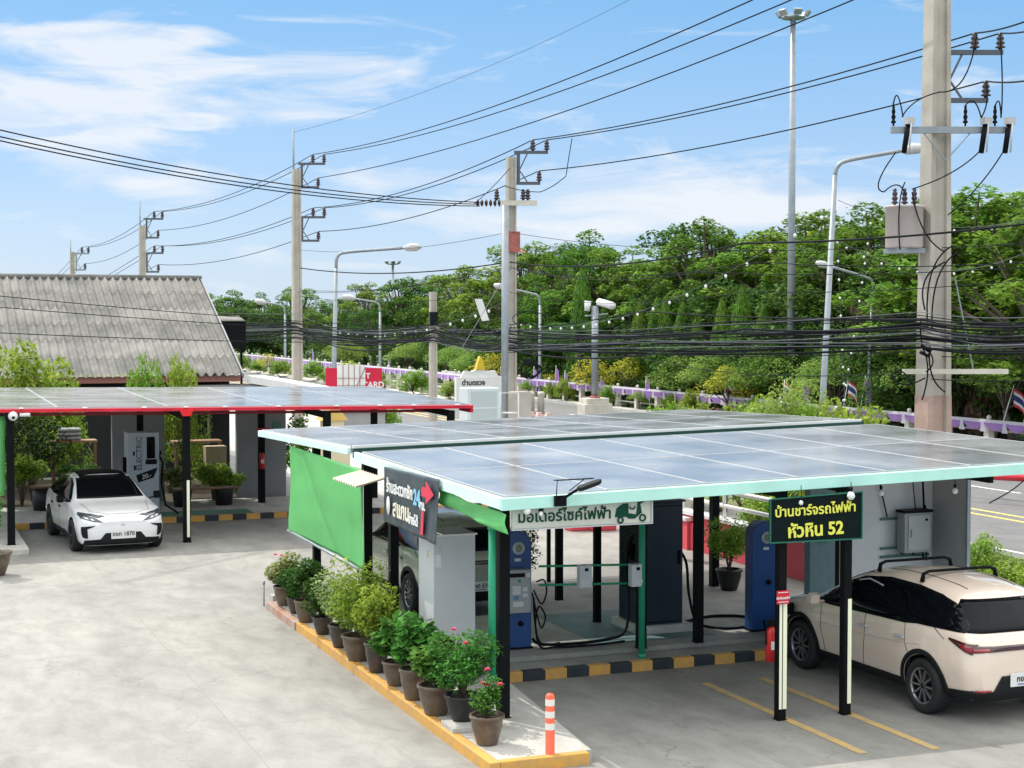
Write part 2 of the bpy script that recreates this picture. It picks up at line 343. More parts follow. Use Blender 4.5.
def solar_glass(name, nx, ny, W, L, base=(.022, .026, .036)):
    m = bpy.data.materials.new(name); m.use_nodes = True; t = m.node_tree; b = t.nodes['Principled BSDF']; K = t.links.new
    tcn = t.nodes.new('ShaderNodeTexCoord'); sp = t.nodes.new('ShaderNodeSeparateXYZ'); K(tcn.outputs['Object'], sp.inputs[0])
    mask = None
    for ax, per, wd in (('X', W / nx, .006), ('Y', L / ny, .006)):
        ad = t.nodes.new('ShaderNodeMath'); ad.operation = 'ADD'; ad.inputs[1].default_value = per * 50; K(sp.outputs[ax], ad.inputs[0])
        md = t.nodes.new('ShaderNodeMath'); md.operation = 'PINGPONG'; K(ad.outputs[0], md.inputs[0]); md.inputs[1].default_value = per / 2
        lt = t.nodes.new('ShaderNodeMath'); lt.operation = 'LESS_THAN'; K(md.outputs[0], lt.inputs[0]); lt.inputs[1].default_value = wd
        if mask is None: mask = lt.outputs[0]
        else:
            mxx = t.nodes.new('ShaderNodeMath'); mxx.operation = 'MAXIMUM'; K(mask, mxx.inputs[0]); K(lt.outputs[0], mxx.inputs[1]); mask = mxx.outputs[0]
    mm = t.nodes.new('ShaderNodeMixRGB'); K(mask, mm.inputs[0]); mm.inputs[1].default_value = (*base, 1); mm.inputs[2].default_value = (.10, .11, .12, 1)
    # dust film in soft patches, heavier to stand in for sky reflection
    n = t.nodes.new('ShaderNodeTexNoise'); n.inputs['Scale'].default_value = .9; n.inputs['Detail'].default_value = 7; g = t.nodes.new('ShaderNodeNewGeometry'); K(g.outputs['Position'], n.inputs[0])
    mr = t.nodes.new('ShaderNodeMapRange'); K(n.outputs[0], mr.inputs[0]); mr.inputs[1].default_value = .3; mr.inputs[2].default_value = .75; mr.inputs[3].default_value = .25; mr.inputs[4].default_value = .62
    m2 = t.nodes.new('ShaderNodeMixRGB'); K(mr.outputs[0], m2.inputs[0]); K(mm.outputs[0], m2.inputs[1]); m2.inputs[2].default_value = (.50, .50, .50, 1); K(m2.outputs[0], b.inputs['Base Color'])
    rr = t.nodes.new('ShaderNodeMapRange'); K(n.outputs[0], rr.inputs[0]); rr.inputs[3].default_value = .06; rr.inputs[4].default_value = .26; K(rr.outputs[0], b.inputs['Roughness'])
    b.inputs['Specular IOR Level'].default_value = .62
    return m
# ================================================================== SETTING
def sheet(name, poly, z, m, kind='structure', th=0):
    b = MB()
    if th: b.prism([(p[0], p[1], z - th) for p in poly], (0, 0, th))
    else: b.add([(p[0], p[1], z) for p in poly], [tuple(range(len(poly)))])
    o = b.build(name, m); o['kind'] = kind; return o
def rect(a, b_, c, d): return [(a, c), (b_, c), (b_, d), (a, d)]
sheet('ground', rect(-1500, 1500, -500, 3000), -.03, M_earth)
sheet('grass_verge', rect(36.9, 160, -60, 420), -.018, M_grass)
sheet('road', rect(21.3, 36.2, -80, 700), -.012, M_road)
sheet('yard', rect(-60, 20.2, -20, 41), 0, M_yard)
sheet('driveway', rect(11.5, 20.2, 41, 100), -.002, M_slab)
sheet('back_yard', rect(-60, 11.5, 41, 66), -.006, M_plat)
b = MB()
b.box((20.2, -80, -.02), (21.3, 24, .12)); b.box((20.2, 42, -.02), (21.3, 400, .12)); b.build('pavement', M_slab, bevel=.01)['kind'] = 'structure'
b = MB(); b.box((36.2, -80, -.02), (36.9, 700, .14)); b.build('far_pavement', M_slab)['kind'] = 'structure'
b = MB()
for u in (25.15, 25.75): b.add([(u, -80, -.006), (u + .14, -80, -.006), (u + .14, 400, -.006), (u, 400, -.006)], [(0, 1, 2, 3)])
b.build('road_centre_lines', M_yelr)['kind'] = 'structure'
b = MB()
for i in range(60):
    v = -60 + i * 6
    for u in (29.3, 32.6): b.add([(u, v, -.006), (u + .12, v, -.006), (u + .12, v + 3, -.006), (u, v + 3, -.006)], [(0, 1, 2, 3)])
b.add([(21.75, -80, -.006), (21.87, -80, -.006), (21.87, 400, -.006), (21.75, 400, -.006)], [(0, 1, 2, 3)])
b.build('road_lane_lines', M_whtr)['kind'] = 'structure'
b = MB()
for (u, v0, v1) in ((10.0, 14.9, 18.6), (10.86, 14.75, 18.6), (8.1, 17.4, 18.3)):
    if u > 9: b.add([(u, v0, .004), (u + .12, v0, .004), (u + .12, v1, .004), (u, v1, .004)], [(0, 1, 2, 3)])
b.build('parking_lines', M_yel)['kind'] = 'structure'
# raised island with the flower pots and its orange kerb
o = sheet('pavement_island', [(6.02, 15.72), (7.12, 15.72), (7.52, 19.5), (7.52, 26), (6.02, 26)], .13, M_slab, th=.14)
b = MB()
b.box((5.90, 15.61, -.01), (6.02, 24.1, .134)); b.box((6.02, 15.61, -.01), (7.05, 15.72, .134)); b.build('orange_kerb', M_kory, bevel=.012)['kind'] = 'structure'
b = MB(); b.box((5.88, 24.1, -.01), (6.02, 26.05, .128)); b.build('worn_kerb', mat('worn_kerb_paint', (.4, .17, .1), .8, col2=(.42, .38, .33), scale=3, obj=False), bevel=.012)['kind'] = 'structure'
# charging platform and striped kerb
b = MB(); b.box((7.52, 19.68, -.01), (15.2, 23.2, .13)); b.box((7.52, 20.12, .13), (15.2, 23.2, .20)); b.build('charging_platform', M_plat, bevel=.01)['kind'] = 'structure'
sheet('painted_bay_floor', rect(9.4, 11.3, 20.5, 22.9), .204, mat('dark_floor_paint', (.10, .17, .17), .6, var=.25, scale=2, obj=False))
def striped(name, u0, u1, v, seg=.32, start=0):
    b = MB(); k = start; u = u0
    while u < u1:
        b.cur = k % 2; b.box((u + .003, v, -.01), (min(u + seg, u1), v + .13, .136)); u += seg; k += 1
    b.build(name, [M_kory, M_korb], bevel=.012)['kind'] = 'structure'
striped('striped_kerb', 7.54, 13.4, 19.55)
# left platform
b = MB(); b.box((2.3, 38.2, -.01), (14.5, 41.6, .13)); b.build('left_platform', M_slab, bevel=.01)['kind'] = 'structure'
b = MB(); b.box((-4, 33.9, -.01), (2.75, 38.0, .13)); b.build('left_island', M_slab, bevel=.02)['kind'] = 'structure'
sheet('green_floor_paint', rect(5.2, 8.35, 38.24, 39.2), .134, mat('green_floor_paint_m', (.03, .16, .10), .6, var=.2, scale=2, obj=False))
striped('left_striped_kerb', 2.76, 14.5, 38.06, .335, 0)
bed = sheet('planting_bed', rect(-2, 9, 41.6, 49.2), .05, M_soil, th=.06)

# ================================================================== RIGHT SOLAR CANOPY
def panel_mesh(W, L, nx, ny, tag_):
    fr = MB(); t = .011
    for lo, hi in (((0, 0, -.035), (W, t, .003)), ((0, L - t, -.035), (W, L, .003)), ((0, t, -.035), (t, L - t, .003)), ((W - t, t, -.035), (W, L - t, .003))): fr.box(lo, hi)
    gl = MB(); gl.box((t, t, -.03), (W - t, L - t, 0))
    root = fr.build('solar_panel', M_alu)
    g_ = gl.build('glass', solar_glass('solar_glass_' + tag_, nx, ny, W - .05, L - .05)); g_.parent = root
    return root
def canopy_post(name_parent, u, v, z0, z1, w_=.12, m=M_blk, d_=None):
    b = MB(); d_ = d_ or w_
    b.box((u - w_ / 2, v - d_ / 2, z0), (u + w_ / 2, v + d_ / 2, z1)); b.box((u - w_ / 2 - .012, v - d_ / 2 - .012, z0), (u + w_ / 2 + .012, v + d_ / 2 + .012, z0 + .012))
    return b.build('post', m, name_parent, bevel=.004)
rc = thing('solar_canopy', 'large near canopy with mint fascia and two fields of solar panels', 'canopy', (6.4, 16.5, 0))
def zr(u, v): return 2.80 + .022 * (u - 6.4) + (.010 * (v - 16.5) if v < 22.42 else .135 - .023 * (v - 22.7))
CW = 1.255
p0 = panel_mesh(CW - .012, 2.85, 6, 12, 'near'); first = True
def place_panel(p, par, first, u, v, z, ry, rx):
    q = p if first else copy_tree(p)
    q.parent = par; q.location = Vector((u, v, z)) - Vector(par.location); q.rotation_euler = (rx, ry, 0); return q
for i in range(7):
    for j in range(2):
        u = 6.43 + i * CW; v = 16.52 + j * 2.87
        place_panel(p0, rc, i + j == 0, u, v, zr(u, v) + .04, -.022, .010)
p1 = panel_mesh(CW - .012, 2.94, 6, 12, 'far')
for i in range(7):
    for j in range(2):
        u = 6.40 + i * CW; v = 22.72 + j * 2.96
        place_panel(p1, rc, i + j == 0, u, v, zr(u, v) + .01, -.022, -.023)
def slab4(b, u0, u1, v0, v1, dz0, dz1):
    c = [(u0, v0), (u1, v0), (u1, v1), (u0, v1)]
    b.hexa([Vector((p[0], p[1], zr(*p) + dz0)) for p in c], [Vector((p[0], p[1], zr(*p) + dz1)) for p in c])
b = MB(); slab4(b, 6.34, 15.3, 16.40, 16.47, -.105, .03); b.build('front_fascia', M_mint, rc, bevel=.006)
b = MB(); slab4(b, 6.34, 6.40, 16.475, 22.35, -.10, .03); slab4(b, 6.34, 6.395, 22.7, 28.7, -.11, -.005); b.build('side_fascia', M_mintp, rc, bevel=.006)
b = MB(); slab4(b, 6.41, 15.2, 22.60, 22.66, -.16, -.02); b.build('back_fascia', mat('dark_green_steel', (.01, .06, .045), .5), rc)
b = MB(); slab4(b, 6.36, 15.2, 28.68, 28.74, -.12, -.02); b.build('back_fascia', M_mint, rc)
b = MB(); slab4(b, 6.42, 15.2, 22.665, 22.715, -.03, .02); b.build('flashing', M_white, rc)
for k, v in enumerate((17.4, 19.4, 21.4, 24.2, 26.9)):
    b = MB(); slab4(b, 6.45, 13.6, v - .04, v + .04, -.11, -.03); b.build('beam', M_blk, rc)
for k, u in enumerate((6.85, 9.98, 10.9, 13.0)):
    b = MB(); slab4(b, u - .03, u + .03, 16.5, 22.2, -.2, -.115); b.build('rafter', M_blk, rc)
RPOST = [(6.74, 17.4, .13, .13), (9.98, 16.55, 0, .105), (10.86, 16.5, 0, .105), (6.58, 22.5, .13, .13), (6.58, 21.2, .13, .12), (6.65, 25.7, .13, .12)]
for px, py, z0, w_ in ((641, 648, .2, .12), (698, 642, .2, .12), (559, 600, .13, .11), (597, 622, .2, .1), (714, 586, 0, .14), (839, 610, .2, .16)):
    g = G(px, py, z0); RPOST.append((g.x, g.y, z0, w_))
posts = [canopy_post(rc, u, v, z0, zr(u, v) - .1, w_) for (u, v, z0, w_) in RPOST]
M_refl = mat('cream_reflective_strip', (.88, .90, .66), .4)
for (pi, xs) in ((1, (-.046, .004)), (2, (-.002,))):
    u, v, z0, w_ = RPOST[pi]
    for x in xs:
        b = MB(); b.box((u + x, v - w_ / 2 - .004, .14), (u + x + (.036 if pi == 1 and x < 0 else .052), v - w_ / 2 - .0005, 1.42)); o = b.build('reflective_strip', M_refl); o.parent = posts[pi]
        for vv in o.data.vertices: vv.co -= Vector(rc.location)
# shallow fix: strips are children of the post, whose own mesh is local to the canopy
def pipe_thing(u, v, z0, z1, label):
    t = thing('drain_pipe', label, 'pipe', (u, v, z0)); b = MB(); b.cyl((u, v), .045, z0, z1, 14); b.build('pipe', M_grn, t)
    b = MB(); b.cyl((u, v), .058, z0, z0 + .06, 14); b.cyl((u, v), .056, z1 - .3, z1 - .24, 14); b.build('coupling', M_grn, t); return t
pipe_thing(6.59, 17.36, .6, 2.66, 'bright green round pipe standing against the black corner post by the red roses')
pipe_thing(9.72, 19.78, .13, 2.72, 'bright green round pipe rising from the striped kerb in front of the navy cabinet')
# horizontal rails with two small boxes
t = thing('cable_rail', 'two green horizontal rails between the green pipe and the blue ticket kiosk', 'rail', (8.4, 20.15, 1.1))
for z in (1.16, 1.42):
    b = MB(); b.tube([(8.35, 20.2, z), (9.72, 19.85, z)], .016, 8); b.build('rail', M_grn, t)
for px, lab in ((575, 'left'), (634, 'right')):
    f_ = (px - 545) / 105.; u = 8.35 + 1.37 * ({575: .43, 634: .94}[px]); v = 20.2 - .35 * ({575: .43, 634: .94}[px]) - .06
    t = thing('junction_box', {575: 'small white meter box at the middle of the green rails over the trailing hoses', 634: 'small white meter box on the green rails beside the green pipe and navy cabinet'}[px], 'electric box', (u, v, 1.12), 0, 'small white boxes on the green rails')
    b = MB(); b.box((u - .09, v - .07, 1.13), (u + .09, v + .05, 1.44)); b.build('housing', M_greyl, t, bevel=.01)
    b = MB(); b.box((u - .02, v - .078, 1.36), (u + .03, v - .071, 1.4)); b.build('display', M_blk, t)
    b = MB()
    for k in range(3): b.box((u - .07 + k * .05, v - .077, 1.18), (u - .03 + k * .05, v - .071, 1.23))
    b.build('socket', M_white, t)

# ================================================================== BANNERS AND SIGNS
def cloth(name, P, nu, nv, fn, m, **k):
    """wavy cloth between four corners P00 P10 P11 P01, pushed out by fn(s,t) along its normal"""
    P = [Vector(p) for p in P]; nrm = (P[1] - P[0]).cross(P[3] - P[0]).normalized(); b = MB(); vs = []
    for j in range(nv + 1):
        for i in range(nu + 1):
            s_, t_ = i / nu, j / nv
            p = P[0].lerp(P[1], s_).lerp(P[3].lerp(P[2], s_), t_); vs.append(p + nrm * fn(s_, t_))
    fs = [(j * (nu + 1) + i, j * (nu + 1) + i + 1, (j + 1) * (nu + 1) + i + 1, (j + 1) * (nu + 1) + i) for j in range(nv) for i in range(nu)]
    b.add(vs, fs, True); o = b.build(name, m, **k); so = o.modifiers.new('thick', 'SOLIDIFY'); so.thickness = .004; return o
M_gcloth = mat('bright_green_tarpaulin', (.36, .88, .40), .45, var=.04, scale=1.5, trans=.62)
def folds(s_, t_): return .02 * math.sin(4 * s_ + 5 * t_) + .007 * math.sin(15 * s_ - 9 * t_ + 1) * (1 - .6 * t_) + .012 * noise.noise(Vector((s_ * 3, t_ * 4, 0))) + .03 * t_ * math.sin(3.1 * s_) + .012 * math.exp(-((s_ - .15 - .5 * t_) / .035) ** 2)
t = thing('green_tarpaulin', 'bright green sheet hanging under the canopy side behind the flower pots', 'tarpaulin', (6.36, 24.5, 1.2))
cloth('sheet', [(6.37, 26.4, 2.68), (6.37, 22.0, 2.66), (6.36, 21.97, 1.22), (6.37, 26.4, 1.25)], 60, 34, folds, M_gcloth, parent=t)
b = MB(); b.tube([(6.36, 26.5, 1.24), (6.35, 21.95, 1.21)], .022, 8); b.build('bottom_pole', M_galv, t)
b = MB(); b.tube([(6.37, 21.97, 2.66), (6.37, 21.96, 1.23)], .007, 6); b.build('edge_rope', M_white, t)
cloth_v = cloth('green_valance', [(6.40, 18.75, 2.70), (6.42, 16.47, 2.64), (6.42, 16.46, 2.42), (6.42, 18.75, 2.53)], 40, 10, lambda s_, t_: .015 * math.sin(9 * s_ + 5 * t_) + .006 * math.sin(23 * s_ + 3 * t_), M_gcloth)
tag(cloth_v, 'short loose green sheet tied under the front corner of the solar canopy', 'tarpaulin')
# dark hanging banner with writing
bn = thing('advertising_banner', 'dark vinyl banner with white lettering and a red arrow hanging from the canopy side', 'banner', (6.28, 19.7, 2.05))
M_bann = mat('dark_banner_vinyl', (.022, .034, .046), .45, col2=(.055, .075, .09), scale=4)
cloth('banner_sheet', [(6.3, 20.7, 2.82), (6.3, 18.42, 2.86), (6.25, 18.38, 2.06), (6.28, 20.7, 2.09)], 50, 16, lambda s_, t_: .010 * math.sin(15 * s_ + 2 * t_) + .005 * math.sin(40 * s_), M_bann, parent=bn)
M_btw = mat('white_lettering', (.8, .8, .78), .5); M_btb = mat('light_blue_lettering', (.25, .55, .75), .5); M_bty = mat('cream_lettering', (.85, .78, .6), .5); M_btr = mat('red_arrow_print', (.7, .03, .08), .5)
def side_text(s, size, m, v, z, par, bold=.006, u=6.248, align='LEFT', sx=1):
    t_ = text(s, size, m, bold=bold, extrude=.003, align=align, sx=sx); t_.parent = par; t_.rotation_euler = (R(0), 0, -math.pi / 2); t_.location = Vector((u, v, z)) - Vector(par.location); return t_
side_text('ร้านสะดวกซัก', .215, M_btw, 20.44, 2.58, bn)
side_text('24', .27, M_btb, 19.28, 2.55, bn, .01)
side_text('ชม.', .16, M_btw, 19.03, 2.48, bn)
side_text('สแกน', .30, M_bty, 20.16, 2.31, bn, .008)
side_text('จ่ายได้', .16, M_btw, 19.48, 2.25, bn)
b = MB(); b.prism([(6.247, y, z) for y, z in ((18.95, 2.72), (18.78, 2.72), (18.78, 2.80), (18.48, 2.66), (18.78, 2.52), (18.78, 2.60), (18.95, 2.60))], (.004, 0, 0))
b.prism([(6.24, y, z) for y, z in ((18.93, 2.42), (18.84, 2.42), (18.88, 2.12), (18.98, 2.12))], (.004, 0, 0)); b.build('arrow', M_btr, bn)
b = MB(); b.lathe([(.001, 0), (.1, 0), (.1, .004), (.001, .004)], (0, 0, 0), 20); o = b.build('round_emblem', M_btw, bn, world=False); o.rotation_euler = (0, R(90), 0); o.location = Vector((6.245, 20.36, 2.33)) - Vector(bn.location); o.scale = (1.25, .75, 1)
# cream corrugated awning
b = MB(); vs = []
for i in range(41):
    for j in range(2):
        vs.append((6.32 - j * .42, 21.9 - i * .03, 2.66 - j * .10 + (.012 if i % 4 < 2 else -.012)))
b.add(vs, [(2 * i, 2 * i + 1, 2 * i + 3, 2 * i + 2) for i in range(40)]); o = b.build('corrugated_awning', mat('cream_sheet_metal', (.55, .49, .40), .5, var=.1)); o.modifiers.new('t', 'SOLIDIFY').thickness = .004
tag(o, 'small cream corrugated awning sticking out beside the dark banner', 'awning')
# motorcycle charging sign
def arc(cx, cz, r, a0, a1, y, n=14): return [(cx + r * math.cos(a0 + (a1 - a0) * i / n), y, cz + r * math.sin(a0 + (a1 - a0) * i / n)) for i in range(n + 1)]
sg = thing('motorcycle_charging_sign', 'long pale sign with dark green lettering and a scooter picture under the canopy front', 'sign', (7.4, 16.5, 2.5))
M_sgn = mat('pale_sign_face', (.52, .53, .46), .5, var=.04); M_dgr = mat('dark_green_lettering', (.004, .055, .03), .6, spec=.15)
b = MB(); b.box((6.52, 16.50, 2.37), (8.22, 16.53, 2.62)); b.build('sign_face', M_sgn, sg, bevel=.003)
b = MB()
for lo, hi in (((6.5, 16.485, 2.355), (8.24, 16.54, 2.368)), ((6.5, 16.485, 2.622), (8.24, 16.54, 2.635)), ((6.5, 16.485, 2.368), (6.518, 16.54, 2.622)), ((8.222, 16.485, 2.368), (8.24, 16.54, 2.622))): b.box(lo, hi)
b.build('sign_frame', M_alu, sg)
put_text(text('มอเตอร์ไซค์ไฟฟ้า', .172, M_dgr, bold=.003), sg, (-.26, -.006, -.005))
b = MB(); y = 16.49
b.tube(arc(7.83, 2.545, .032, 0, 6.28, y), .010, 6); b.tube(arc(8.11, 2.56, .036, 0, 6.28, y), .010, 6)
b.prism([(7.76, y, 2.58), (7.9, y, 2.58), (7.94, y, 2.555), (8.02, y, 2.555), (8.03, y, 2.6), (7.93, y, 2.62), (7.93, y, 2.73), (7.86, y, 2.73), (7.78, y, 2.68)], (0, .006, 0))
b.prism([(8.02, y, 2.56), (8.1, y, 2.62), (8.08, y, 2.72), (8.14, y, 2.75), (8.05, y, 2.75), (8.03, y, 2.6)], (0, .006, 0)); b.tube(arc(7.98, 2.70, .035, 3.3, 6.1, y, 8), .008, 6)
b.v = [(x_, y_, z_ - .13) for x_, y_, z_ in b.v]; b.build('scooter_picture', M_dgr, sg)
# home charging sign (green board, yellow lettering)
sg.location.z += .10
hs = thing('charging_station_sign', 'dark green board with yellow lettering and the number 52 fixed across the two black posts', 'sign', (10.35, 16.36, 2.15))
b = MB(); b.hexa([Vector((9.72, 16.36, 2.18)), Vector((10.94, 16.30, 2.18)), Vector((10.94, 16.34, 2.18)), Vector((9.72, 16.40, 2.18))], [Vector((9.72, 16.36, 2.68)), Vector((10.94, 16.30, 2.73)), Vector((10.94, 16.34, 2.73)), Vector((9.72, 16.40, 2.68))])
b.build('board', mat('black_green_board', (.003, .009, .009), .6, spec=.12), hs)
b = MB(); C4 = [Vector((9.715, 16.357, 2.172)), Vector((10.945, 16.297, 2.172)), Vector((10.945, 16.297, 2.738)), Vector((9.715, 16.357, 2.688))]
for i in range(4): b.bar(C4[i], C4[(i + 1) % 4], .02, .016)
b.build('board_edge', mat('dark_green_edge', (.01, .13, .08), .4), hs)
M_ylt = mat('yellow_lettering', (.78, .78, .10), .5); rot = math.atan2(-.06, 1.26)
for s_, sz, dz, bo in (('บ้านชาร์จรถไฟฟ้า', .162, .39, .003), ('หัวหิน 52', .213, .15, .006)):
    t_ = text(s_, sz, M_ylt, bold=bo, extrude=.004); put_text(t_, hs, (-.035, -.038, dz), rot); t_.rotation_euler = (0, -.03, rot)
# hanging bulbs
def bulb(px, py, v, r, label):
    g0, _ = ray(px, py); t_ = v / g0.y; p = Vector((g0.x * t_, v, CAM_H + g0.z * t_)); zt = zr(p.x, v) - .03
    t = thing('light_bulb', label, 'light bulb', (p.x, p.y, zt), 0, 'bulbs hanging from the canopy')
    b = MB(); b.tube([(p.x, v, zt), (p.x, v, p.z + r * 2)], .005, 6); b.build('cord', M_wire, t)
    b = MB(); b.cyl((p.x, v), r * .45, p.z + r * .9, p.z + r * 2.2, 10); b.build('socket', M_blk, t)
    b = MB(); b.lathe([(.002, -r), (r * .6, -r * .8), (r, -.1 * r), (r * .85, r * .5), (r * .42, r * 1.1), (.002, r * 1.15)], (p.x, v, p.z), 14); b.build('glass', M_bulb, t)
for a in ((527, 511, 16.44, .045, 'larger frosted bulb hanging over the left letters of the pale scooter sign'), (541, 514, 16.44, .028, 'small bulb hanging just right of the larger bulb over the pale scooter sign'),
          (801, 503, 16.26, .028, 'small bulb hanging over the upper left of the green board'), (851, 496, 16.25, .05, 'large bulb hanging over the upper right corner of the green board'),
          (881, 493, 17.2, .04, 'bulb hanging left of the wall-mounted cabinet against the pale wall'), (955, 491, 17.2, .04, 'bulb hanging near the right edge of the grey side wall')): bulb(*a)
# solar street lamp clamped to the front fascia
g = DD(560, 492, 17.9)
t = thing('solar_flood_lamp', 'dark lamp head with a thin wire frame clamped over the mint fascia', 'lamp', (g.x, g.y, 2.75))
z = 2.80
b = MB(); b.box((g.x - .1, 16.36, 2.72), (g.x + .04, 16.40, 2.84)); b.bar((g.x - .06, 16.35, 2.78), (g.x + .12, 16.2, 2.93), .03); b.build('arm', M_blk, t)
b = MB(); M_ = Matrix.Translation((g.x + .2, 16.12, 2.965)) @ Matrix.Rotation(-.28, 4, 'Y'); b.prism([M_ @ Vector(p) for p in ((-.14, -.04, -.02), (-.1, -.07, -.02), (.1, -.07, -.02), (.15, -.03, -.015), (.15, .03, -.015), (.1, .07, -.02), (-.1, .07, -.02), (-.14, .04, -.02))], (0, 0, .05)); b.build('lamp_head', M_trim, t, bevel=.015)
b = MB(); x0 = g.x - .1
b.tube([(x0, 16.33, 2.82), (x0, 16.3, 3.02), (x0 + .4, 16.25, 3.03)], .007, 6); b.tube([(x0 - .04, 16.3, 3.022), (x0 + .42, 16.25, 3.032)], .007, 6); b.build('wire_frame', M_blk, t)
b = MB(); b.tube([(x0 + .12, 16.25, 2.9), (x0 + .28, 16.2, 3.03)], .006, 6); b.build('stay', M_blk, t)

# ================================================================== LEFT SOLAR CANOPY
lc = thing('solar_canopy', 'long low charging canopy with a red front fascia over the white car', 'canopy', (2.4, 34.5, 0))
def zl(u, v): return 2.94 - .0115 * (u - 2.4) + .012 * (v - 34.5)
p2 = panel_mesh(2.27, 1.12, 12, 6, 'left'); k = 0
for i in range(-1, 5):
    for j in range(7):
        u = 1.12 + i * 2.29; v = 34.55 + j * 1.135
        if i == -1 and j > 7: continue
        place_panel(p2, lc, k == 0, u, v, zl(u, v) + .05, .0115, .012); k += 1
def slabL(b, u0, u1, v0, v1, dz0, dz1):
    c = [(u0, v0), (u1, v0), (u1, v1), (u0, v1)]
    b.hexa([Vector((p[0], p[1], zl(*p) + dz0)) for p in c], [Vector((p[0], p[1], zl(*p) + dz1)) for p in c])
b = MB(); slabL(b, -1.2, 12.62, 34.46, 34.54, -.05, .022); b.build('front_fascia', M_red, lc, bevel=.006)
b = MB(); slabL(b, 12.57, 12.65, 34.55, 35.3, -.15, .02); slabL(b, 12.57, 12.62, 35.3, 42.4, -.1, .02); b.build('side_fascia', M_red, lc)
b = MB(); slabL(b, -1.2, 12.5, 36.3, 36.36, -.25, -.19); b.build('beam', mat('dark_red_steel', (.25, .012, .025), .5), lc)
b = MB(); slabL(b, -1.2, 12.5, 40.3, 40.38, -.2, -.06); b.build('beam', M_blk, lc)
for u in (2.45, 6.05, 9.15, 12.1):
    b = MB(); slabL(b, u - .04, u + .04, 34.56, 42.4, -.24, -.1); b.build('rafter', M_blk, lc)
for i in range(26):
    u = -.9 + i * .53 + .2 * math.sin(i * 7)
    if i % 2: b = MB(); slabL(b, u, u + .09, 34.42, 34.5, .028, .05); b.build('panel_clamp', M_white, lc)
lp = [canopy_post(lc, u, v, z0, zl(u, v) - .1, w_) for (u, v, z0, w_) in ((2.45, 34.62, .13, .15), (6.08, 34.6, 0, .15), (9.2, 34.6, 0, .15), (12.12, 34.6, 0, .15), (2.4, 40.35, .13, .14), (5.95, 40.35, .13, .15), (9.0, 40.35, .13, .16), (12.0, 40.35, .13, .15))]
for pi, x, z1_ in ((1, .0, 1.35), (0, -.04, 1.0)):
    if pi == 1:
        b = MB(); u, v = (6.08, 34.6); b.box((u + x - .01, v - .081, .12), (u + x + .05, v - .0755, z1_)); o = b.build('reflective_strip', M_refl); o.parent = lp[pi]
        for vv in o.data.vertices: vv.co -= Vector(lc.location)
b = MB(); b.cur = 0; b.prism([(5.9, 34.44, 2.9), (6.22, 34.44, 2.9), (6.16, 34.44, 2.74), (5.98, 34.44, 2.74)], (0, .02, 0)); b.build('red_bracket', mat('bright_red_plate', (.8, .01, .02), .5), lc)
# security cameras on the corner
for px, py, lab in ((13, 414, 'white round security camera at the left end of the red fascia'),):
    p = DD(px, py + 2, 33.0); t = thing('security_camera', lab, 'camera', (p.x, p.y, p.z)); b = MB(); b.sphere(p, .10); b.build('camera_body', M_white, t)
    b = MB(); b.box((p.x - .05, p.y, p.z + .05), (p.x + .05, p.y + .06, p.z + .14)); b.build('bracket', M_white, t)
    b = MB(); b.sphere(p + Vector((0, -.06, -.02)), .045); b.build('lens', M_glass_dark, t)
    b = MB(); b.tube([p + Vector((.13, 0, .02)), p + Vector((.34, -.02, .02))], .04, 10); b.build('side_camera', M_white, t)
o = cloth('green_tarpaulin', [(.4, 34.75, 2.82), (2.36, 34.72, 2.8), (2.34, 34.7, 1.15), (.4, 34.7, 1.15)], 14, 12, folds, M_gcloth); tag(o, 'bright green sheet at the very left edge beside the left canopy post', 'tarpaulin')

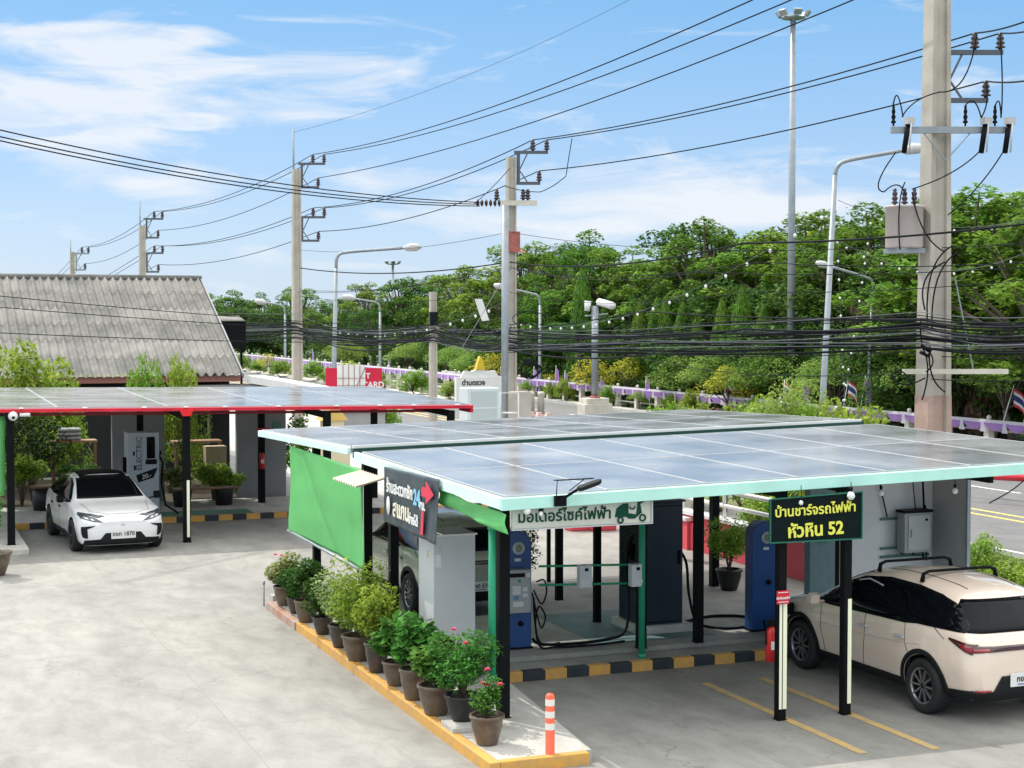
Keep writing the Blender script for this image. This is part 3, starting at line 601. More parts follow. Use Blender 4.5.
# ================================================================== KIOSKS, CABINETS
M_blue = mat('blue_kiosk_paint', (.012, .075, .26), .4, var=.12, scale=2)
M_navy = mat('navy_cabinet_paint', (.012, .028, .05), .4, var=.1, scale=1.5)
M_lbl = mat('printed_label', (.75, .75, .75), .5)
def kiosk(u, v, w_, d_, z0, h, label, full):
    t = thing('ticket_kiosk', label, 'kiosk', (u, v, z0), R(-4), 'blue round-topped kiosks under the canopy')
    prof = [(-w_ / 2, 0), (w_ / 2, 0)] + [(w_ / 2 * math.cos(a), h - w_ / 2 + w_ / 2 * math.sin(a)) for a in [math.pi * i / 14 for i in range(15)]]
    b = MB(); b.prism([(x, 0, z) for x, z in prof], (0, d_, 0)); b.build('housing', M_blue, t, world=False, bevel=.012)
    b = MB(); b.box((-w_ / 2 - .02, -.01, 0), (w_ / 2 + .02, d_ + .01, .03)); b.build('base_plate', M_blk, t, world=False)
    b = MB(); b.lathe([(.002, -.012), (.085, -.012), (.09, -.004), (.09, 0)], (0, 0, 0), 22, 'y'); o = b.build('round_badge', mat('pale_badge', (.5, .56, .6), .35), t, world=False); o.location = (0.02, -.002, h - .24)
    b = MB(); b.lathe([(.002, -.016), (.05, -.016), (.05, -.012)], (0, 0, 0), 16, 'y'); e = b.build('badge_emblem', mat('badge_green', (.25, .33, .2), .5), o, world=False)
    if full:
        b = MB(); b.box((-w_ / 2 - .05, -.16, h - 1.12), (w_ / 2 - .06, -.002, h - .52)); pn = b.build('payment_panel', mat('panel_grey', (.42, .44, .43), .4, var=.05), t, world=False, bevel=.008)
        def stick(x0, z0_, x1, z1_, m, nm):
            b = MB(); b.box((x0, -.166, h - z0_), (x1, -.1605, h - z1_)); b.build(nm, m, pn, world=False)
        stick(-.17, .62, .06, .565, M_blk, 'display'); stick(.08, .625, .14, .565, M_lbl, 'coin_slot'); stick(-.12, .86, 0, .74, M_lbl, 'sticker'); stick(.03, .82, .1, .76, M_lbl, 'sticker'); stick(.03, .9, .1, .85, M_lbl, 'sticker'); stick(-.11, 1.03, .04, .96, M_lbl, 'label')
        stick(-.1, .93, -.03, .88, mat('label_blue', (.1, .25, .5), .5), 'sticker'); stick(-.04, .69, .0, .65, M_grn, 'push_button')
    b = MB(); b.box((-.04, -.01, h - .42), (.05, -.003, h - .38)); b.build('logo', M_lbl, t, world=False)
    b = MB(); b.lathe([(.002, -.03), (.035, -.03), (.04, 0)], (0, 0, 0), 12, 'y'); o = b.build('cable_outlet', M_blk, t, world=False); o.location = (0.05, 0, h - (.9 if not full else 1.3))
    return t
kiosk(8.20, 20.62, .42, .26, .2, 1.66, 'blue round-topped kiosk with a grey payment panel beside the green pipe and roses', True)
kiosk(12.10, 20.5, .42, .26, .2, 1.63, 'blue round-topped kiosk half hidden behind the dark green 52 sign and black post', False)
# navy charging cabinet
t = thing('charging_cabinet', 'tall navy charging cabinet with louvred side on a concrete plinth', 'cabinet', (10.6, 21.3, .2))
u0, u1, v0, v1, z0, z1 = 10.3, 10.98, 20.98, 21.75, .32, 2.12
b = MB(); b.box((u0 - .08, v0 - .1, .2), (u1 + .12, v1 + .1, .32)); b.build('plinth', M_slab, t, bevel=.01)
b = MB(); b.box((u0, v0, z0), (u1, v1, z1)); b.build('housing', M_navy, t, bevel=.012)
b = MB(); b.box((u0 - .03, v0 - .03, z1), (u1 + .03, v1 + .03, z1 + .03)); b.build('lid', M_navy, t, bevel=.005)
b = MB()
for k in range(34):
    z = z0 + .5 + k * .035; b.box((u0 - .014, v0 + .09, z), (u0 - .002, v1 - .09, z + .018))
b.build('louvre_panel', M_blk, t)
for z in (z0 + .03, z1 - .06): b = MB(); b.box((u0 + .03, v0 - .006, z), (u1 - .03, v0 - .001, z + .012)); b.build('door_trim', M_blk, t)
b = MB(); b.box((u1 - .08, v0 - .03, 1.2), (u1 - .05, v0 - .004, 1.4)); b.build('handle', M_blk, t)
b = MB(); b.box((u0 - .05, v0 + .25, 1.25), (u0 - .003, v0 + .42, 1.5)); b.tube([(u0 - .04, v0 + .33, 1.3), (u0 - .1, v0 + .2, 1.5), (u0 - .08, v0 + .15, 1.62)], .03, 8); b.build('plug_holster', M_blk, t)
def cable(name, pts, r, label, cat='hose', m=M_wire, grp=None, seg=8):
    """smooth cable through the given points"""
    P = [Vector(p) for p in pts]; out = []
    Q = [P[0]] + P + [P[-1]]
    for i in range(1, len(Q) - 2):
        for k in range(seg):
            s_ = k / seg; a, b_, c, d = Q[i - 1], Q[i], Q[i + 1], Q[i + 2]
            out.append(.5 * ((2 * b_) + (c - a) * s_ + (2 * a - 5 * b_ + 4 * c - d) * s_ ** 2 + (3 * b_ - a - 3 * c + d) * s_ ** 3))
    out.append(P[-1]); b = MB(); b.tube(out, r, 8); o = b.build(name, m, loc=P[0]); tag(o, label, cat, grp); return o
cable('charging_cable', [(10.2, 21.2, 1.55), (10.12, 21.1, 1.2), (10.08, 20.95, .7), (9.95, 20.8, .3), (9.6, 20.7, .225), (9.0, 20.6, .225), (8.6, 20.75, .225), (8.5, 20.8, .3)], .022, 'thick black hose lying on the platform between the navy cabinet and blue kiosk', 'cable')
cable('charging_cable', [(11.0, 21.3, 1.45), (11.12, 21.15, 1.2), (11.15, 21.1, .7), (11.25, 21.0, .3), (11.6, 20.8, .222), (12.1, 20.9, .222), (12.35, 21.5, .222), (11.9, 21.75, .222), (11.3, 21.5, .222)], .022, 'thick black hose looping on the floor right of the navy cabinet', 'cable')
cable('charging_cable', [(8.5, 20.75, 1.0), (8.6, 20.7, .8), (8.72, 20.8, .95), (8.68, 20.8, 1.12), (8.56, 20.8, 1.1)], .012, 'thin black cable looped high beside the blue kiosk', 'cable')
cable('charging_cable', [(8.5, 20.8, .95), (8.52, 20.7, .7), (8.62, 20.75, .45), (8.7, 20.8, .6), (8.6, 20.8, .75), (8.52, 20.72, .5), (8.6, 20.7, .24), (8.9, 20.75, .222)], .012, 'thin black cable dropping in coils beside the blue kiosk', 'cable')
cable('charging_cable', [(8.48, 20.7, .9), (8.47, 20.6, .5), (8.5, 20.5, .24), (8.7, 20.45, .225), (9.3, 20.4, .225), (9.8, 20.5, .225)], .016, 'black cable leaving the foot of the blue kiosk along the platform', 'cable')
# pale grey cabinet column
t = thing('grey_cabinet', 'tall pale grey cabinet standing behind the potted shrubs below the dark banner', 'cabinet', (6.95, 19.7, .13))
u0, u1, v0, v1, z0, z1 = 6.56, 7.13, 19.4, 20.02, .13, 2.02
b = MB(); b.box((u0, v0, z0), (u1, v1, z1)); b.build('housing', mat('pale_grey_steel', (.55, .57, .58), .45, var=.05, scale=1.5), t, bevel=.008)
b = MB(); b.box((u0 - .004, v0 + .22, 1.72), (u0 - .0005, v0 + .26, 1.82)); b.build('label', mat('label_yellow', (.6, .5, .05), .5), t)
b = MB(); b.box((u0 + .02, v0 - .004, 1.62), (u0 + .1, v0 - .001, 1.78)); b.tube([(u0 + .02, v0 - .006, 1.84), (u0 + .07, v0 - .006, 1.86), (u0 + .09, v0 - .006, 1.8)], .006, 6); b.build('sticker', M_lbl, t)
b = MB(); b.box((u0 - .02, v0 - .02, z1), (u1 + .02, v1 + .02, z1 + .02)); b.build('lid', M_white, t)
# teal service column with warning plate
t = thing('service_column', 'narrow teal column with a yellow warning plate and hanging wires behind the green 52 sign', 'cabinet', (12.95, 20.6, .2))
b = MB(); b.box((12.86, 20.5, .2), (13.3, 20.66, 2.7)); b.build('column', mat('teal_grey_paint', (.16, .26, .27), .5, var=.1), t, bevel=.005)
b = MB(); b.box((12.98, 20.49, 1.85), (13.2, 20.497, 2.12)); b.build('warning_plate', mat('dull_yellow_plate', (.22, .19, .03), .5), t)
b = MB(); b.prism([(13.02, 20.487, 1.96), (13.16, 20.487, 1.96), (13.09, 20.487, 2.08)], (0, .002, 0)); b.build('warning_symbol', M_blk, t)
b = MB()
for k in range(5): b.tube([(12.9 + k * .07, 20.48, 2.2), (12.94 + k * .05, 20.46, 1.7), (13.02 + k * .03, 20.46, 1.45)], .006, 6)
b.build('wires', mat('teal_wire', (.2, .5, .5), .5), t)
# side wall with electrical cabinet
t = thing('side_wall', 'pale panel wall closing the right end of the canopy behind the beige car', 'wall', (14.2, 20.6, 0))
b = MB(); b.box((13.45, 20.55, .2), (14.22, 20.62, 2.96)); b.box((14.225, 20.57, .2), (15.1, 20.62, 2.96)); b.build('back_panel', M_greyl, t, bevel=.004)
b = MB(); b.box((15.1, 19.75, 0), (15.14, 20.62, 2.97)); b.build('side_panel', mat('mid_grey_panel', (.45, .465, .47), .5, var=.05), t)
b = MB(); b.box((15.09, 19.70, 0), (15.15, 19.745, 2.97)); b.build('corner_trim', M_galv, t)
t = thing('electrical_cabinet', 'grey wall-mounted electrical box with dark cables on the pale side wall', 'cabinet', (14.6, 20.4, 1.5))
b = MB(); b.box((14.40, 20.3, 1.26), (14.88, 20.5, 1.87)); b.build('housing', mat('cabinet_grey_green', (.36, .39, .37), .45, var=.06), t, bevel=.008)
b = MB(); b.box((14.46, 20.285, 1.30), (14.85, 20.298, 1.83)); b.build('door', mat('cabinet_door', (.47, .5, .48), .4, var=.05), t, bevel=.004)
b = MB(); b.cyl((0, 0), .02, 0, .015, 10); o = b.build('lock', M_blk, t, world=False); o.rotation_euler = (R(90), 0, 0); o.location = (.18, -.116, .26)
b = MB(); b.box((14.50, 20.27, 1.5), (14.515, 20.284, 1.62)); b.build('handle', M_galv, t)
b = MB()
for z in (1.30, 1.75, 1.17): b.box((14.12, 20.505, z), (15.0, 20.53, z + .035))
b.build('mounting_rail', mat('green_grey_rail', (.05, .16, .12), .5), t)
b = MB()
for k, (x, zb) in enumerate(((14.4, 1.52), (14.5, 1.55), (14.62, 1.5), (14.72, 1.53), (14.8, 1.45))): b.tube([(x, 20.4, 1.27), (x + .02, 20.42, zb - .28), (x + .1, 20.48, zb - .3)], .011, 6)
b.tube([(14.05, 20.5, 2.8), (14.06, 20.5, 2.4), (14.22, 20.5, 1.8)], .012, 6); b.tube([(14.75, 20.46, 2.85), (14.78, 20.4, 2.5), (14.82, 20.4, 1.9)], .016, 6); b.tube([(14.5, 20.46, 2.85), (14.62, 20.46, 2.55), (14.68, 20.42, 1.9)], .008, 6)
b.tube([(14.92, 20.5, 1.95), (14.95, 20.5, 1.4), (14.93, 20.48, 1.1), (14.85, 20.46, 1.2)], .011, 6); b.build('cables', M_wire, t)
b = MB(); b.box((14.37, 20.27, 1.872), (14.9, 20.5, 1.91)); b.build('rain_cover', M_blk, t)
cable('hanging_wire', [(15.17, 19.3, 2.1), (15.6, 19.2, 2.35), (15.95, 19.0, 2.8), (15.5, 18.8, 2.97), (15.2, 18.5, 2.98)], .010, 'single black wire sagging from the canopy corner to the side wall edge', 'wire')
# fire extinguishers
def extinguisher(u, v, zb, h, label, board):
    t = thing('fire_extinguisher', label, 'extinguisher', (u, v, zb)); r = h * .14
    b = MB(); b.lathe([(.002, zb), (r, zb), (r, zb + h * .72), (r * .75, zb + h * .8), (r * .3, zb + h * .85), (.002, zb + h * .85)], (u, v, 0), 16); b.build('cylinder_body', mat('extinguisher_red', (.6, .02, .02), .3), t)
    b = MB(); b.box((u - r * .5, v - r * .4, zb + h * .85), (u + r * .5, v + r * .4, zb + h)); b.tube([(u, v - r * .3, zb + h * .92), (u - r * 1.2, v - r * .3, zb + h * .8), (u - r * 1.15, v - r * .3, zb + h * .4)], .009, 6); b.build('valve_and_hose', M_blk, t)
    b = MB(); b.box((u - r * .5, v - r * 1.04, zb + h * .3), (u + r * .5, v - r * .9, zb + h * .5)); b.build('label', M_lbl, t)
    return t
extinguisher(10.0, 16.8, .66, .5, 'red fire extinguisher strapped to the left of the striped black post by the beige car', 1)
extinguisher(8.98, 40.2, 1.0, .5, 'small red fire extinguisher on the black post before the grey wall', 1)
t = thing('red_notice_plate', 'small red notice plate with a white border above the fire extinguisher on the striped post', 'sign', (9.98, 16.45, 1.4))
b = MB(); b.box((9.86, 16.435, 1.42), (10.03, 16.445, 1.58)); b.build('plate', M_red, t)
b = MB(); b.box((9.875, 16.430, 1.44), (10.015, 16.4345, 1.448)); b.box((9.875, 16.430, 1.555), (10.015, 16.4345, 1.563)); b.build('border', M_lbl, t)
put_text(text('ถังดับเพลิง', .042, M_lbl, bold=.001, extrude=.002), t, (-.035, -.017, .09))
t = thing('red_notice_plate', 'round-edged red notice plate high on the black post before the grey wall', 'sign', (9.0, 40.2, 1.9))
b = MB(); b.box((8.86, 40.22, 1.86), (9.2, 40.24, 2.05)); b.build('plate', M_red, t, bevel=.01)
b = MB(); b.box((8.9, 40.214, 1.94), (9.16, 40.219, 1.97)); b.build('stripe', M_lbl, t)
# flexible bollard
g = G(550, 766); t = thing('traffic_bollard', 'thin orange post with white reflective bands at the bottom of the view', 'bollard', (g.x, g.y, 0))
M_or = mat('orange_plastic', (.85, .13, .06), .45, var=.06); M_wb = mat('white_reflective_band', (.8, .78, .7), .4)
b = MB(); b.lathe([(.002, 0), (.11, 0), (.11, .02), (.055, .045), (.05, .05), (.05, .76), (.035, .785), (.002, .79)], (g.x, g.y, 0), 20); b.build('post', M_or, t)
for z in (.40, .53, .66): b = MB(); b.tube([(g.x, g.y, z), (g.x, g.y, z + .07)], .0515, 20, False); b.build('band', M_wb, t)

# ================================================================== POTS AND PLANTS
rng = random.Random(4)
def pot(u, v, z, r, h, m, label, group='glazed pots along the kerb', name='flower_pot'):
    t = thing(name, label, 'plant pot', (u, v, z), 0, group)
    b = MB(); b.lathe([(.002, 0), (r * .62, 0), (r * .66, .02), (r * .95, h * .6), (r, h * .86), (r * 1.1, h * .9), (r * 1.1, h), (r * .93, h), (r * .9, h * .85), (r * .5, h * .3), (.002, h * .3)], (0, 0, 0), 24); b.build('pot_body', m, t, world=False)
    b = MB(); b.lathe([(.002, h * .86), (r * .9, h * .84)], (0, 0, 0), 18); b.build('soil', M_soil, t, world=False)
    return t
def pot_plant(u, v, z, kind, w_, h_, label, seed, flowers=0, group='shrubs in pots along the kerb', cat='plant', name='potted_shrub'):
    rg = random.Random(seed); t = thing(name, label, cat, (u, v, z), 0, group); b = MB(); tips = []
    for k in range(9 if kind != 'tall' else 6):
        a = k * 2.4; rr = w_ * .5 * rg.uniform(.3, .8); top = Vector((rr * 1.1 * math.cos(a), rr * 1.1 * math.sin(a), h_ * rg.uniform(.32, .95)))
        mid = Vector((rr * .35 * math.cos(a), rr * .35 * math.sin(a), top.z * .5)); b.tube([(0, 0, 0), mid, top], [.012, .009, .004], 6); tips.append((mid, top))
    b.build('stems', M_bark, t, world=False)
    b = MB(); cs = []; sz = {'fine': .055, 'var': .065, 'broad': .12, 'lime': .062, 'dark': .065, 'rose': .055, 'tall': .07}[kind]
    n = {'fine': 3000, 'var': 2600, 'broad': 750, 'lime': 3600, 'dark': 2200, 'rose': 1000, 'tall': 900}[kind]
    blobs = []
    for mid, top in tips: blobs += [(top, .30), (mid.lerp(top, .5), .27)]
    for k in range(n):
        c, q = rg.choice(blobs); q *= 1.05; d = Vector((rg.gauss(0, 1), rg.gauss(0, 1), rg.gauss(0, 1))).normalized() * rg.uniform(.4, 1) ** .6
        p = c + Vector((d.x * w_ * q, d.y * w_ * q, d.z * h_ * q * .75))
        if p.z > .02: cs.append(p)
    m = {'fine': M_leafP, 'var': M_leafV, 'broad': M_leafP, 'lime': M_leafL, 'dark': M_leafC, 'rose': M_leafP, 'tall': M_leafP}[kind]
    b.leaves(rg, cs, sz, .45, .6 if kind != 'broad' else .75); b.build('leaves', m, t, world=False)
    for k in range(flowers):
        a = rg.uniform(0, 6.28); rr = w_ * rg.uniform(.1, .42); p = Vector((rr * math.cos(a) - .04, rr * math.sin(a) - .08, h_ * rg.uniform(.72, 1.1)))
        b = MB()
        for q in range(16):
            a2 = q * 2.4; e = q / 16; d = Vector((math.cos(a2), math.sin(a2), 0)); up = Vector((0, 0, 1)); r_ = .012 + .03 * e
            c = p + d * r_ * .6 + up * .02 * (1 - e); b.add([c - d * .012, c + d.cross(up) * .02, c + d * .02 + up * (.02 - .015 * e), c - d.cross(up) * .02], [(0, 1, 2, 3)])
        b.build('flower', M_petal, t, world=False)
    return t
# px, py of the pot's foot, radius, height, material, plant kind, width, height, flowers
PL = [(284, 608, .17, .32, M_clay, 'var', .62, .62, 4, 'variegated shrub with pink blossom in the farthest pot of the row', 'farthest glazed brown pot of the kerb row, under the variegated pink-flowered shrub'),
      (296, 616, .15, .28, M_clay2, 'dark', .5, .55, 0, 'small dark green shrub in the second farthest pot of the row', 'second farthest pot of the kerb row, small and dark'),
      (306, 625, .17, .33, M_clay, 'dark', .62, .72, 0, 'dense blue-green shrub in the third farthest pot', 'third farthest pot of the kerb row, brown glazed'),
      (323, 637, .17, .3, M_clay2, 'dark', .6, .62, 0, 'dark drooping shrub hiding most of the fourth farthest pot', 'fourth farthest pot of the kerb row, nearly covered by leaves'),
      (341, 650, .18, .33, M_clay2, 'var', .85, .8, 0, 'cream variegated shrub spilling over its pot in the middle of the row', 'brown pot of the kerb row below the cream variegated shrub'),
      (358, 663, .2, .34, M_clay, 'lime', .8, 1.05, 0, 'tallest bright lime-green shrub of the row', 'broad brown pot of the kerb row below the tallest lime-green shrub'),
      (377, 675, .18, .36, M_clay2, 'lime', .7, .86, 0, 'lime-green fine-leaved shrub standing nearer than the tallest one', 'dark tapered pot of the kerb row, sixth from the near end'),
      (396, 688, .17, .33, M_clay, 'broad', .62, .66, 0, 'broad-leaved dark green plant, fifth from the near end of the row', 'brown pot of the kerb row, fifth from the near end'),
      (414, 702, .18, .36, M_clay, 'broad', .66, .8, 0, 'broad-leaved green plant, fourth from the near end of the row', 'olive brown pot of the kerb row, fourth from the near end'),
      (436, 717, .2, .36, M_clay, 'broad', .62, .66, 0, 'low broad-leaved green plant left of the black pot', 'wide brown pot of the kerb row, standing left of the black pot'),
      (463, 728, .2, .3, M_clayb, 'fine', .78, .78, 2, 'fine-leaved green shrub with a pink bloom in the black pot', 'black plastic pot standing on a white slab in the kerb row'),
      (487, 747, .18, .33, M_clay, 'rose', .42, .55, 5, 'rose bush with pink flowers in the nearest pot', 'nearest glazed brown pot at the foot of the corner post')]
for i, (px, py, r, h, m, kd, w_, hh, fl, lab, plab) in enumerate(PL):
    g = G(px, py - 3, .13); zb = .13; h *= (1, .92, 1.05, .9, 1, 1.04, 1.12, .95, 1.08, 1, 1, 1)[i]; r *= (.95, .95, 1, .9, .95, 1.06, .88, .98, .96, 1.04, 1, 1)[i]
    if i == 10: zb = .19
    pot(g.x, g.y, zb, r, h, m, plab); pot_plant(g.x, g.y, zb + h * .85, kd, w_ * .88, hh * (.88 if i != 5 else .95), lab, 10 + i, fl)
g = G(463, 728, .13); b = MB(); b.box((g.x - .2, g.y - .22, .131), (g.x + .25, g.y + .2, .19)); tag(b.build('paving_block', M_slab, bevel=.006, loc=(g.x, g.y, .13)), 'white concrete slab under the black flower pot', 'block')
g = G(276, 600, .13); b = MB(); b.box((g.x - .08, g.y - .1, .131), (g.x + .3, g.y + .1, .22)); tag(b.build('paving_block', M_slab, bevel=.006, loc=(g.x, g.y, .13)), 'white concrete block at the far end of the flower pot row', 'block')
g = G(264, 606, 0); b = MB(); b.tube([(g.x, g.y, 0), (g.x, g.y, .4)], .012, 8); b.tube([(g.x, g.y, .36), (g.x, g.y, .42)], .022, 8); tag(b.build('marker_stake', M_galv, loc=(g.x, g.y, 0)), 'thin pale stake standing at the far corner of the orange kerb', 'stake')
g = G(549, 600, .2); pot(g.x - .35, g.y + .4, .13, .17, .32, M_clay2, 'dark pot behind the blue kiosk with the trailing cables', 'pots standing apart'); pot_plant(g.x - .35, g.y + .4, .42, 'dark', .62, 1.0, 'dark leggy shrub in a pot just right of the payment kiosk', 50, 0, 'shrubs standing apart')
g = G(729, 590); pot(g.x, g.y, 0, .22, .38, M_clayb, 'big dark brown bowl-shaped pot by the black post before the pink wall', 'pots standing apart'); pot_plant(g.x, g.y, .32, 'lime', .8, .95, 'olive green bushy shrub in the big dark pot before the pink wall', 51, 0, 'shrubs standing apart')

# ================================================================== CARS
def lerp(a, b_, t): return a + (b_ - a) * t
class Car:
    def __init__(s, st, nst=90):
        """st: stations (x, z0, ws, zs, wm, zm, wb, zb, wt, zt, zc) from front to rear"""
        xs = [q[0] for q in st]; rows = []
        for i in range(nst + 1):
            x = lerp(xs[0], xs[-1], i / nst)
            for k in range(len(xs) - 1):
                if xs[k] >= x >= xs[k + 1]: break
            t = (xs[k] - x) / (xs[k] - xs[k + 1]); rows.append([lerp(a, b_, t) for a, b_ in zip(st[k], st[k + 1])])
        for _ in range(3):
            rows = [rows[0]] + [[(a + 2 * b_ + c) / 4 for a, b_, c in zip(rows[i - 1], rows[i], rows[i + 1])] for i in range(1, len(rows) - 1)] + [rows[-1]]
        rings = []
        for (x, z0, ws, zs, wm, zm, wb, zb, wt, zt, zc) in rows:
            cp = [(0, z0), (ws * .86, z0), (ws, zs), (wm, zm), (wb, zb), (wt, zt), (wt * .55, zc - (zc - zt) * .22), (0, zc)]
            pts = []
            for k, (a, b_) in enumerate(zip(cp[:-1], cp[1:])):
                n = (4, 2, 5, 6, 7, 4, 5)[k]
                for j in range(n): pts.append((lerp(a[0], b_[0], j / n), lerp(a[1], b_[1], j / n)))
            pts.append(cp[-1])
            for _ in range(2): pts = [pts[0]] + [((a[0] + 2 * b_[0] + c[0]) / 4, (a[1] + 2 * b_[1] + c[1]) / 4) for a, b_, c in zip(pts[:-2], pts[1:-1], pts[2:])] + [pts[-1]]
            rings.append([(x, y, z) for y, z in pts] + [(x, -y, z) for y, z in pts[-2:0:-1]])
        n = len(rings[0]); vs = [p for r in rings for p in r]; fs = []
        for i in range(len(rings) - 1):
            for k in range(n): fs.append((i * n + k, (i + 1) * n + k, (i + 1) * n + (k + 1) % n, i * n + (k + 1) % n))
        fs.append(tuple(range(n))); fs.append(tuple(range((len(rings) - 1) * n, len(rings) * n))[::-1])
        s.vs, s.fs = vs, fs
        bm = bmesh.new(); V = [bm.verts.new(v) for v in vs]
        for f in fs: bm.faces.new([V[i] for i in f])
        bmesh.ops.recalc_face_normals(bm, faces=bm.faces); s.bvh = BVHTree.FromBMesh(bm); s.bm = bm
    def body(s, root, m, axles, r):
        me = bpy.data.meshes.new('body'); s.bm.to_mesh(me); me.materials.append(m); me.materials.append(M_trim)
        o = bpy.data.objects.new('body', me); COL.objects.link(o)
        cb = MB()
        for x in axles:
            for sg_ in (-1, 1): cb.prism([(x + r * math.cos(a), sg_ * .52, .0 + AX_Z + r * math.sin(a)) for a in [2 * math.pi * k / 40 for k in range(40)]], (0, sg_ * .7, 0))
        c = cb.build('cutter', M_trim)
        bmx = bmesh.new(); bmx.from_mesh(c.data); bmesh.ops.recalc_face_normals(bmx, faces=bmx.faces); bmx.to_mesh(c.data); bmx.free()
        md = o.modifiers.new('b', 'BOOLEAN'); md.object = c; md.operation = 'DIFFERENCE'; md.solver = 'EXACT'
        try: md.material_mode = 'TRANSFER'
        except Exception: pass
        dg = bpy.context.evaluated_depsgraph_get(); me2 = bpy.data.meshes.new_from_object(o.evaluated_get(dg)); o.modifiers.clear(); o.data = me2
        bpy.data.objects.remove(c)
        me2.polygons.foreach_set('use_smooth', [True] * len(me2.polygons)); me2.set_sharp_from_angle(angle=R(32))
        o.parent = root; s.root = root; return o
    def patch(s, name, poly, ax, sgn, m, off=.005, grid=.05, parent=None, thick=.004):
        """a panel traced on the body: poly in (x,z) for the sides, (y,z) for the ends, (x,y) for the top"""
        bm = bmesh.new()
        if ax == 'y': P = [(p[0], 0, p[1]) for p in poly]; un = (0, 2)
        elif ax == 'x': P = [(0, p[0], p[1]) for p in poly]; un = (1, 2)
        else: P = [(p[0], p[1], 0) for p in poly]; un = (0, 1)
        bm.faces.new([bm.verts.new(p) for p in P])
        for q in un:
            lo = min(p[q] for p in P); hi = max(p[q] for p in P); n = int((hi - lo) / grid)
            for k in range(1, n + 1):
                co = [0, 0, 0]; co[q] = lo + k * (hi - lo) / (n + 1); no = [0, 0, 0]; no[q] = 1
                bmesh.ops.bisect_plane(bm, geom=bm.verts[:] + bm.edges[:] + bm.faces[:], plane_co=co, plane_no=no)
        bmesh.ops.triangulate(bm, faces=[f for f in bm.faces if len(f.verts) > 4])
        ok = True
        bad = []
        for v in bm.verts:
            i = 'xyz'.index(ax); d = Vector((0, 0, 0)); d[i] = -sgn; org = v.co.copy(); org[i] = 4 * sgn
            h = s.bvh.ray_cast(org, d)
            if h[0] is None: bad.append(v)
            else: v.co = h[0] + h[1] * off * (1 if h[1].dot(d) < 0 else -1)
        bmesh.ops.delete(bm, geom=bad, context='VERTS')
        if len(bm.faces):
            f = bm.faces[:]
            d = Vector((0, 0, 0)); d['xyz'.index(ax)] = sgn
            for q in f:
                q.normal_update()
                if q.normal.dot(d) < 0: q.normal_flip()
        me = bpy.data.meshes.new(name); bm.to_mesh(me); bm.free(); me.materials.append(m); me.polygons.foreach_set('use_smooth', [True] * len(me.polygons))
        o = bpy.data.objects.new(name, me); COL.objects.link(o); o.parent = parent or s.root
        so = o.modifiers.new('t', 'SOLIDIFY'); so.thickness = thick; so.offset = -1; return o
    def both(s, name, poly, m, **k): return [s.patch(name, poly, 'y', sg_, m, **k) for sg_ in (1, -1)]
def strip(pts, w_):
    """thin closed band along a polyline, in 2-D"""
    L_, R_ = [], []
    for i, p in enumerate(pts):
        a = pts[max(i - 1, 0)]; b_ = pts[min(i + 1, len(pts) - 1)]; dx, dz = b_[0] - a[0], b_[1] - a[1]; l = math.hypot(dx, dz) or 1
        L_.append((p[0] - dz / l * w_ / 2, p[1] + dx / l * w_ / 2)); R_.append((p[0] + dz / l * w_ / 2, p[1] - dx / l * w_ / 2))
    return L_ + R_[::-1]
def quads(car, name, pts, w_, ax, sgn, m, **k):
    return car.patch(name, strip(pts, w_), ax, sgn, m, **k)
AX_Z = .34
def wheel_set(root, axles, y, r, rimm, spokes=5, steer=0):
    w0 = None
    for x in axles:
        for sg_ in (1, -1):
            b = MB(); hw = .11
            b.lathe([(r * .66, -hw), (r * .9, -hw - .005), (r * .985, -hw + .025), (r, -hw * .4), (r, hw * .4), (r * .985, hw - .025), (r * .9, hw + .005), (r * .66, hw)], (0, 0, 0), 40, 'y', True)
            t_ = b.build('wheel', M_tyre, root, world=False); t_.location = (x, sg_ * y, r)
            b = MB(); b.lathe([(r * .67, -hw), (r * .67, hw - .01), (r * .62, hw - .01), (r * .60, hw - .07), (r * .60, -hw)], (0, 0, 0), 36, 'y')
            b.lathe([(.001, .02), (r * .6, .02)], (0, 0, 0), 30, 'y')
            b.lathe([(.001, hw - .015), (r * .12, hw - .02), (r * .14, hw - .06)], (0, 0, 0), 16, 'y')
            rd = b.build('rim', M_rimd, t_, world=False)
            b = MB()
            for k in range(spokes):
                for e in (-.13, .13) if spokes < 8 else (0,):
                    a = 2 * math.pi * k / spokes + e * 1.0; a2 = a + e * .35
                    b.bar((r * .1 * math.cos(a), hw - .035, r * .1 * math.sin(a)), (r * .63 * math.cos(a2), hw - .022, r * .63 * math.sin(a2)), .02, .03, up=Vector((0, 1, 0)))
            b.lathe([(r * .60, hw - .02), (r * .63, hw - .004), (r * .665, hw - .004), (r * .67, hw - .03)], (0, 0, 0), 36, 'y')
            b.build('spokes', rimm, t_, world=False)
            if sg_ < 0: t_.rotation_euler = (0, 0, math.pi)
def plate(root, x, y, z, txt, sgn, size=.085, w_=.36, h_=.15, tilt=0, two=None):
    """number plate standing on the car's end; sgn +1 front, -1 rear"""
    b = MB(); b.box((-w_ / 2, -.006, -h_ / 2), (w_ / 2, .006, h_ / 2)); p = b.build('number_plate', mat('plate_white', (.75, .75, .72), .4), root, world=False, bevel=.003)
    p.location = (x, y, z); p.rotation_euler = (0, 0, math.pi / 2 if sgn > 0 else -math.pi / 2)
    t_ = text(txt, size, M_blk, bold=.002, extrude=.002); t_.parent = p; t_.location = (0, -.0075, .008)
    if two: t2 = text(two, size * .36, mat('plate_text_blue', (.1, .2, .4), .5), bold=.0005, extrude=.002); t2.parent = p; t2.location = (0, -.0075, -h_ * .33)
    return p

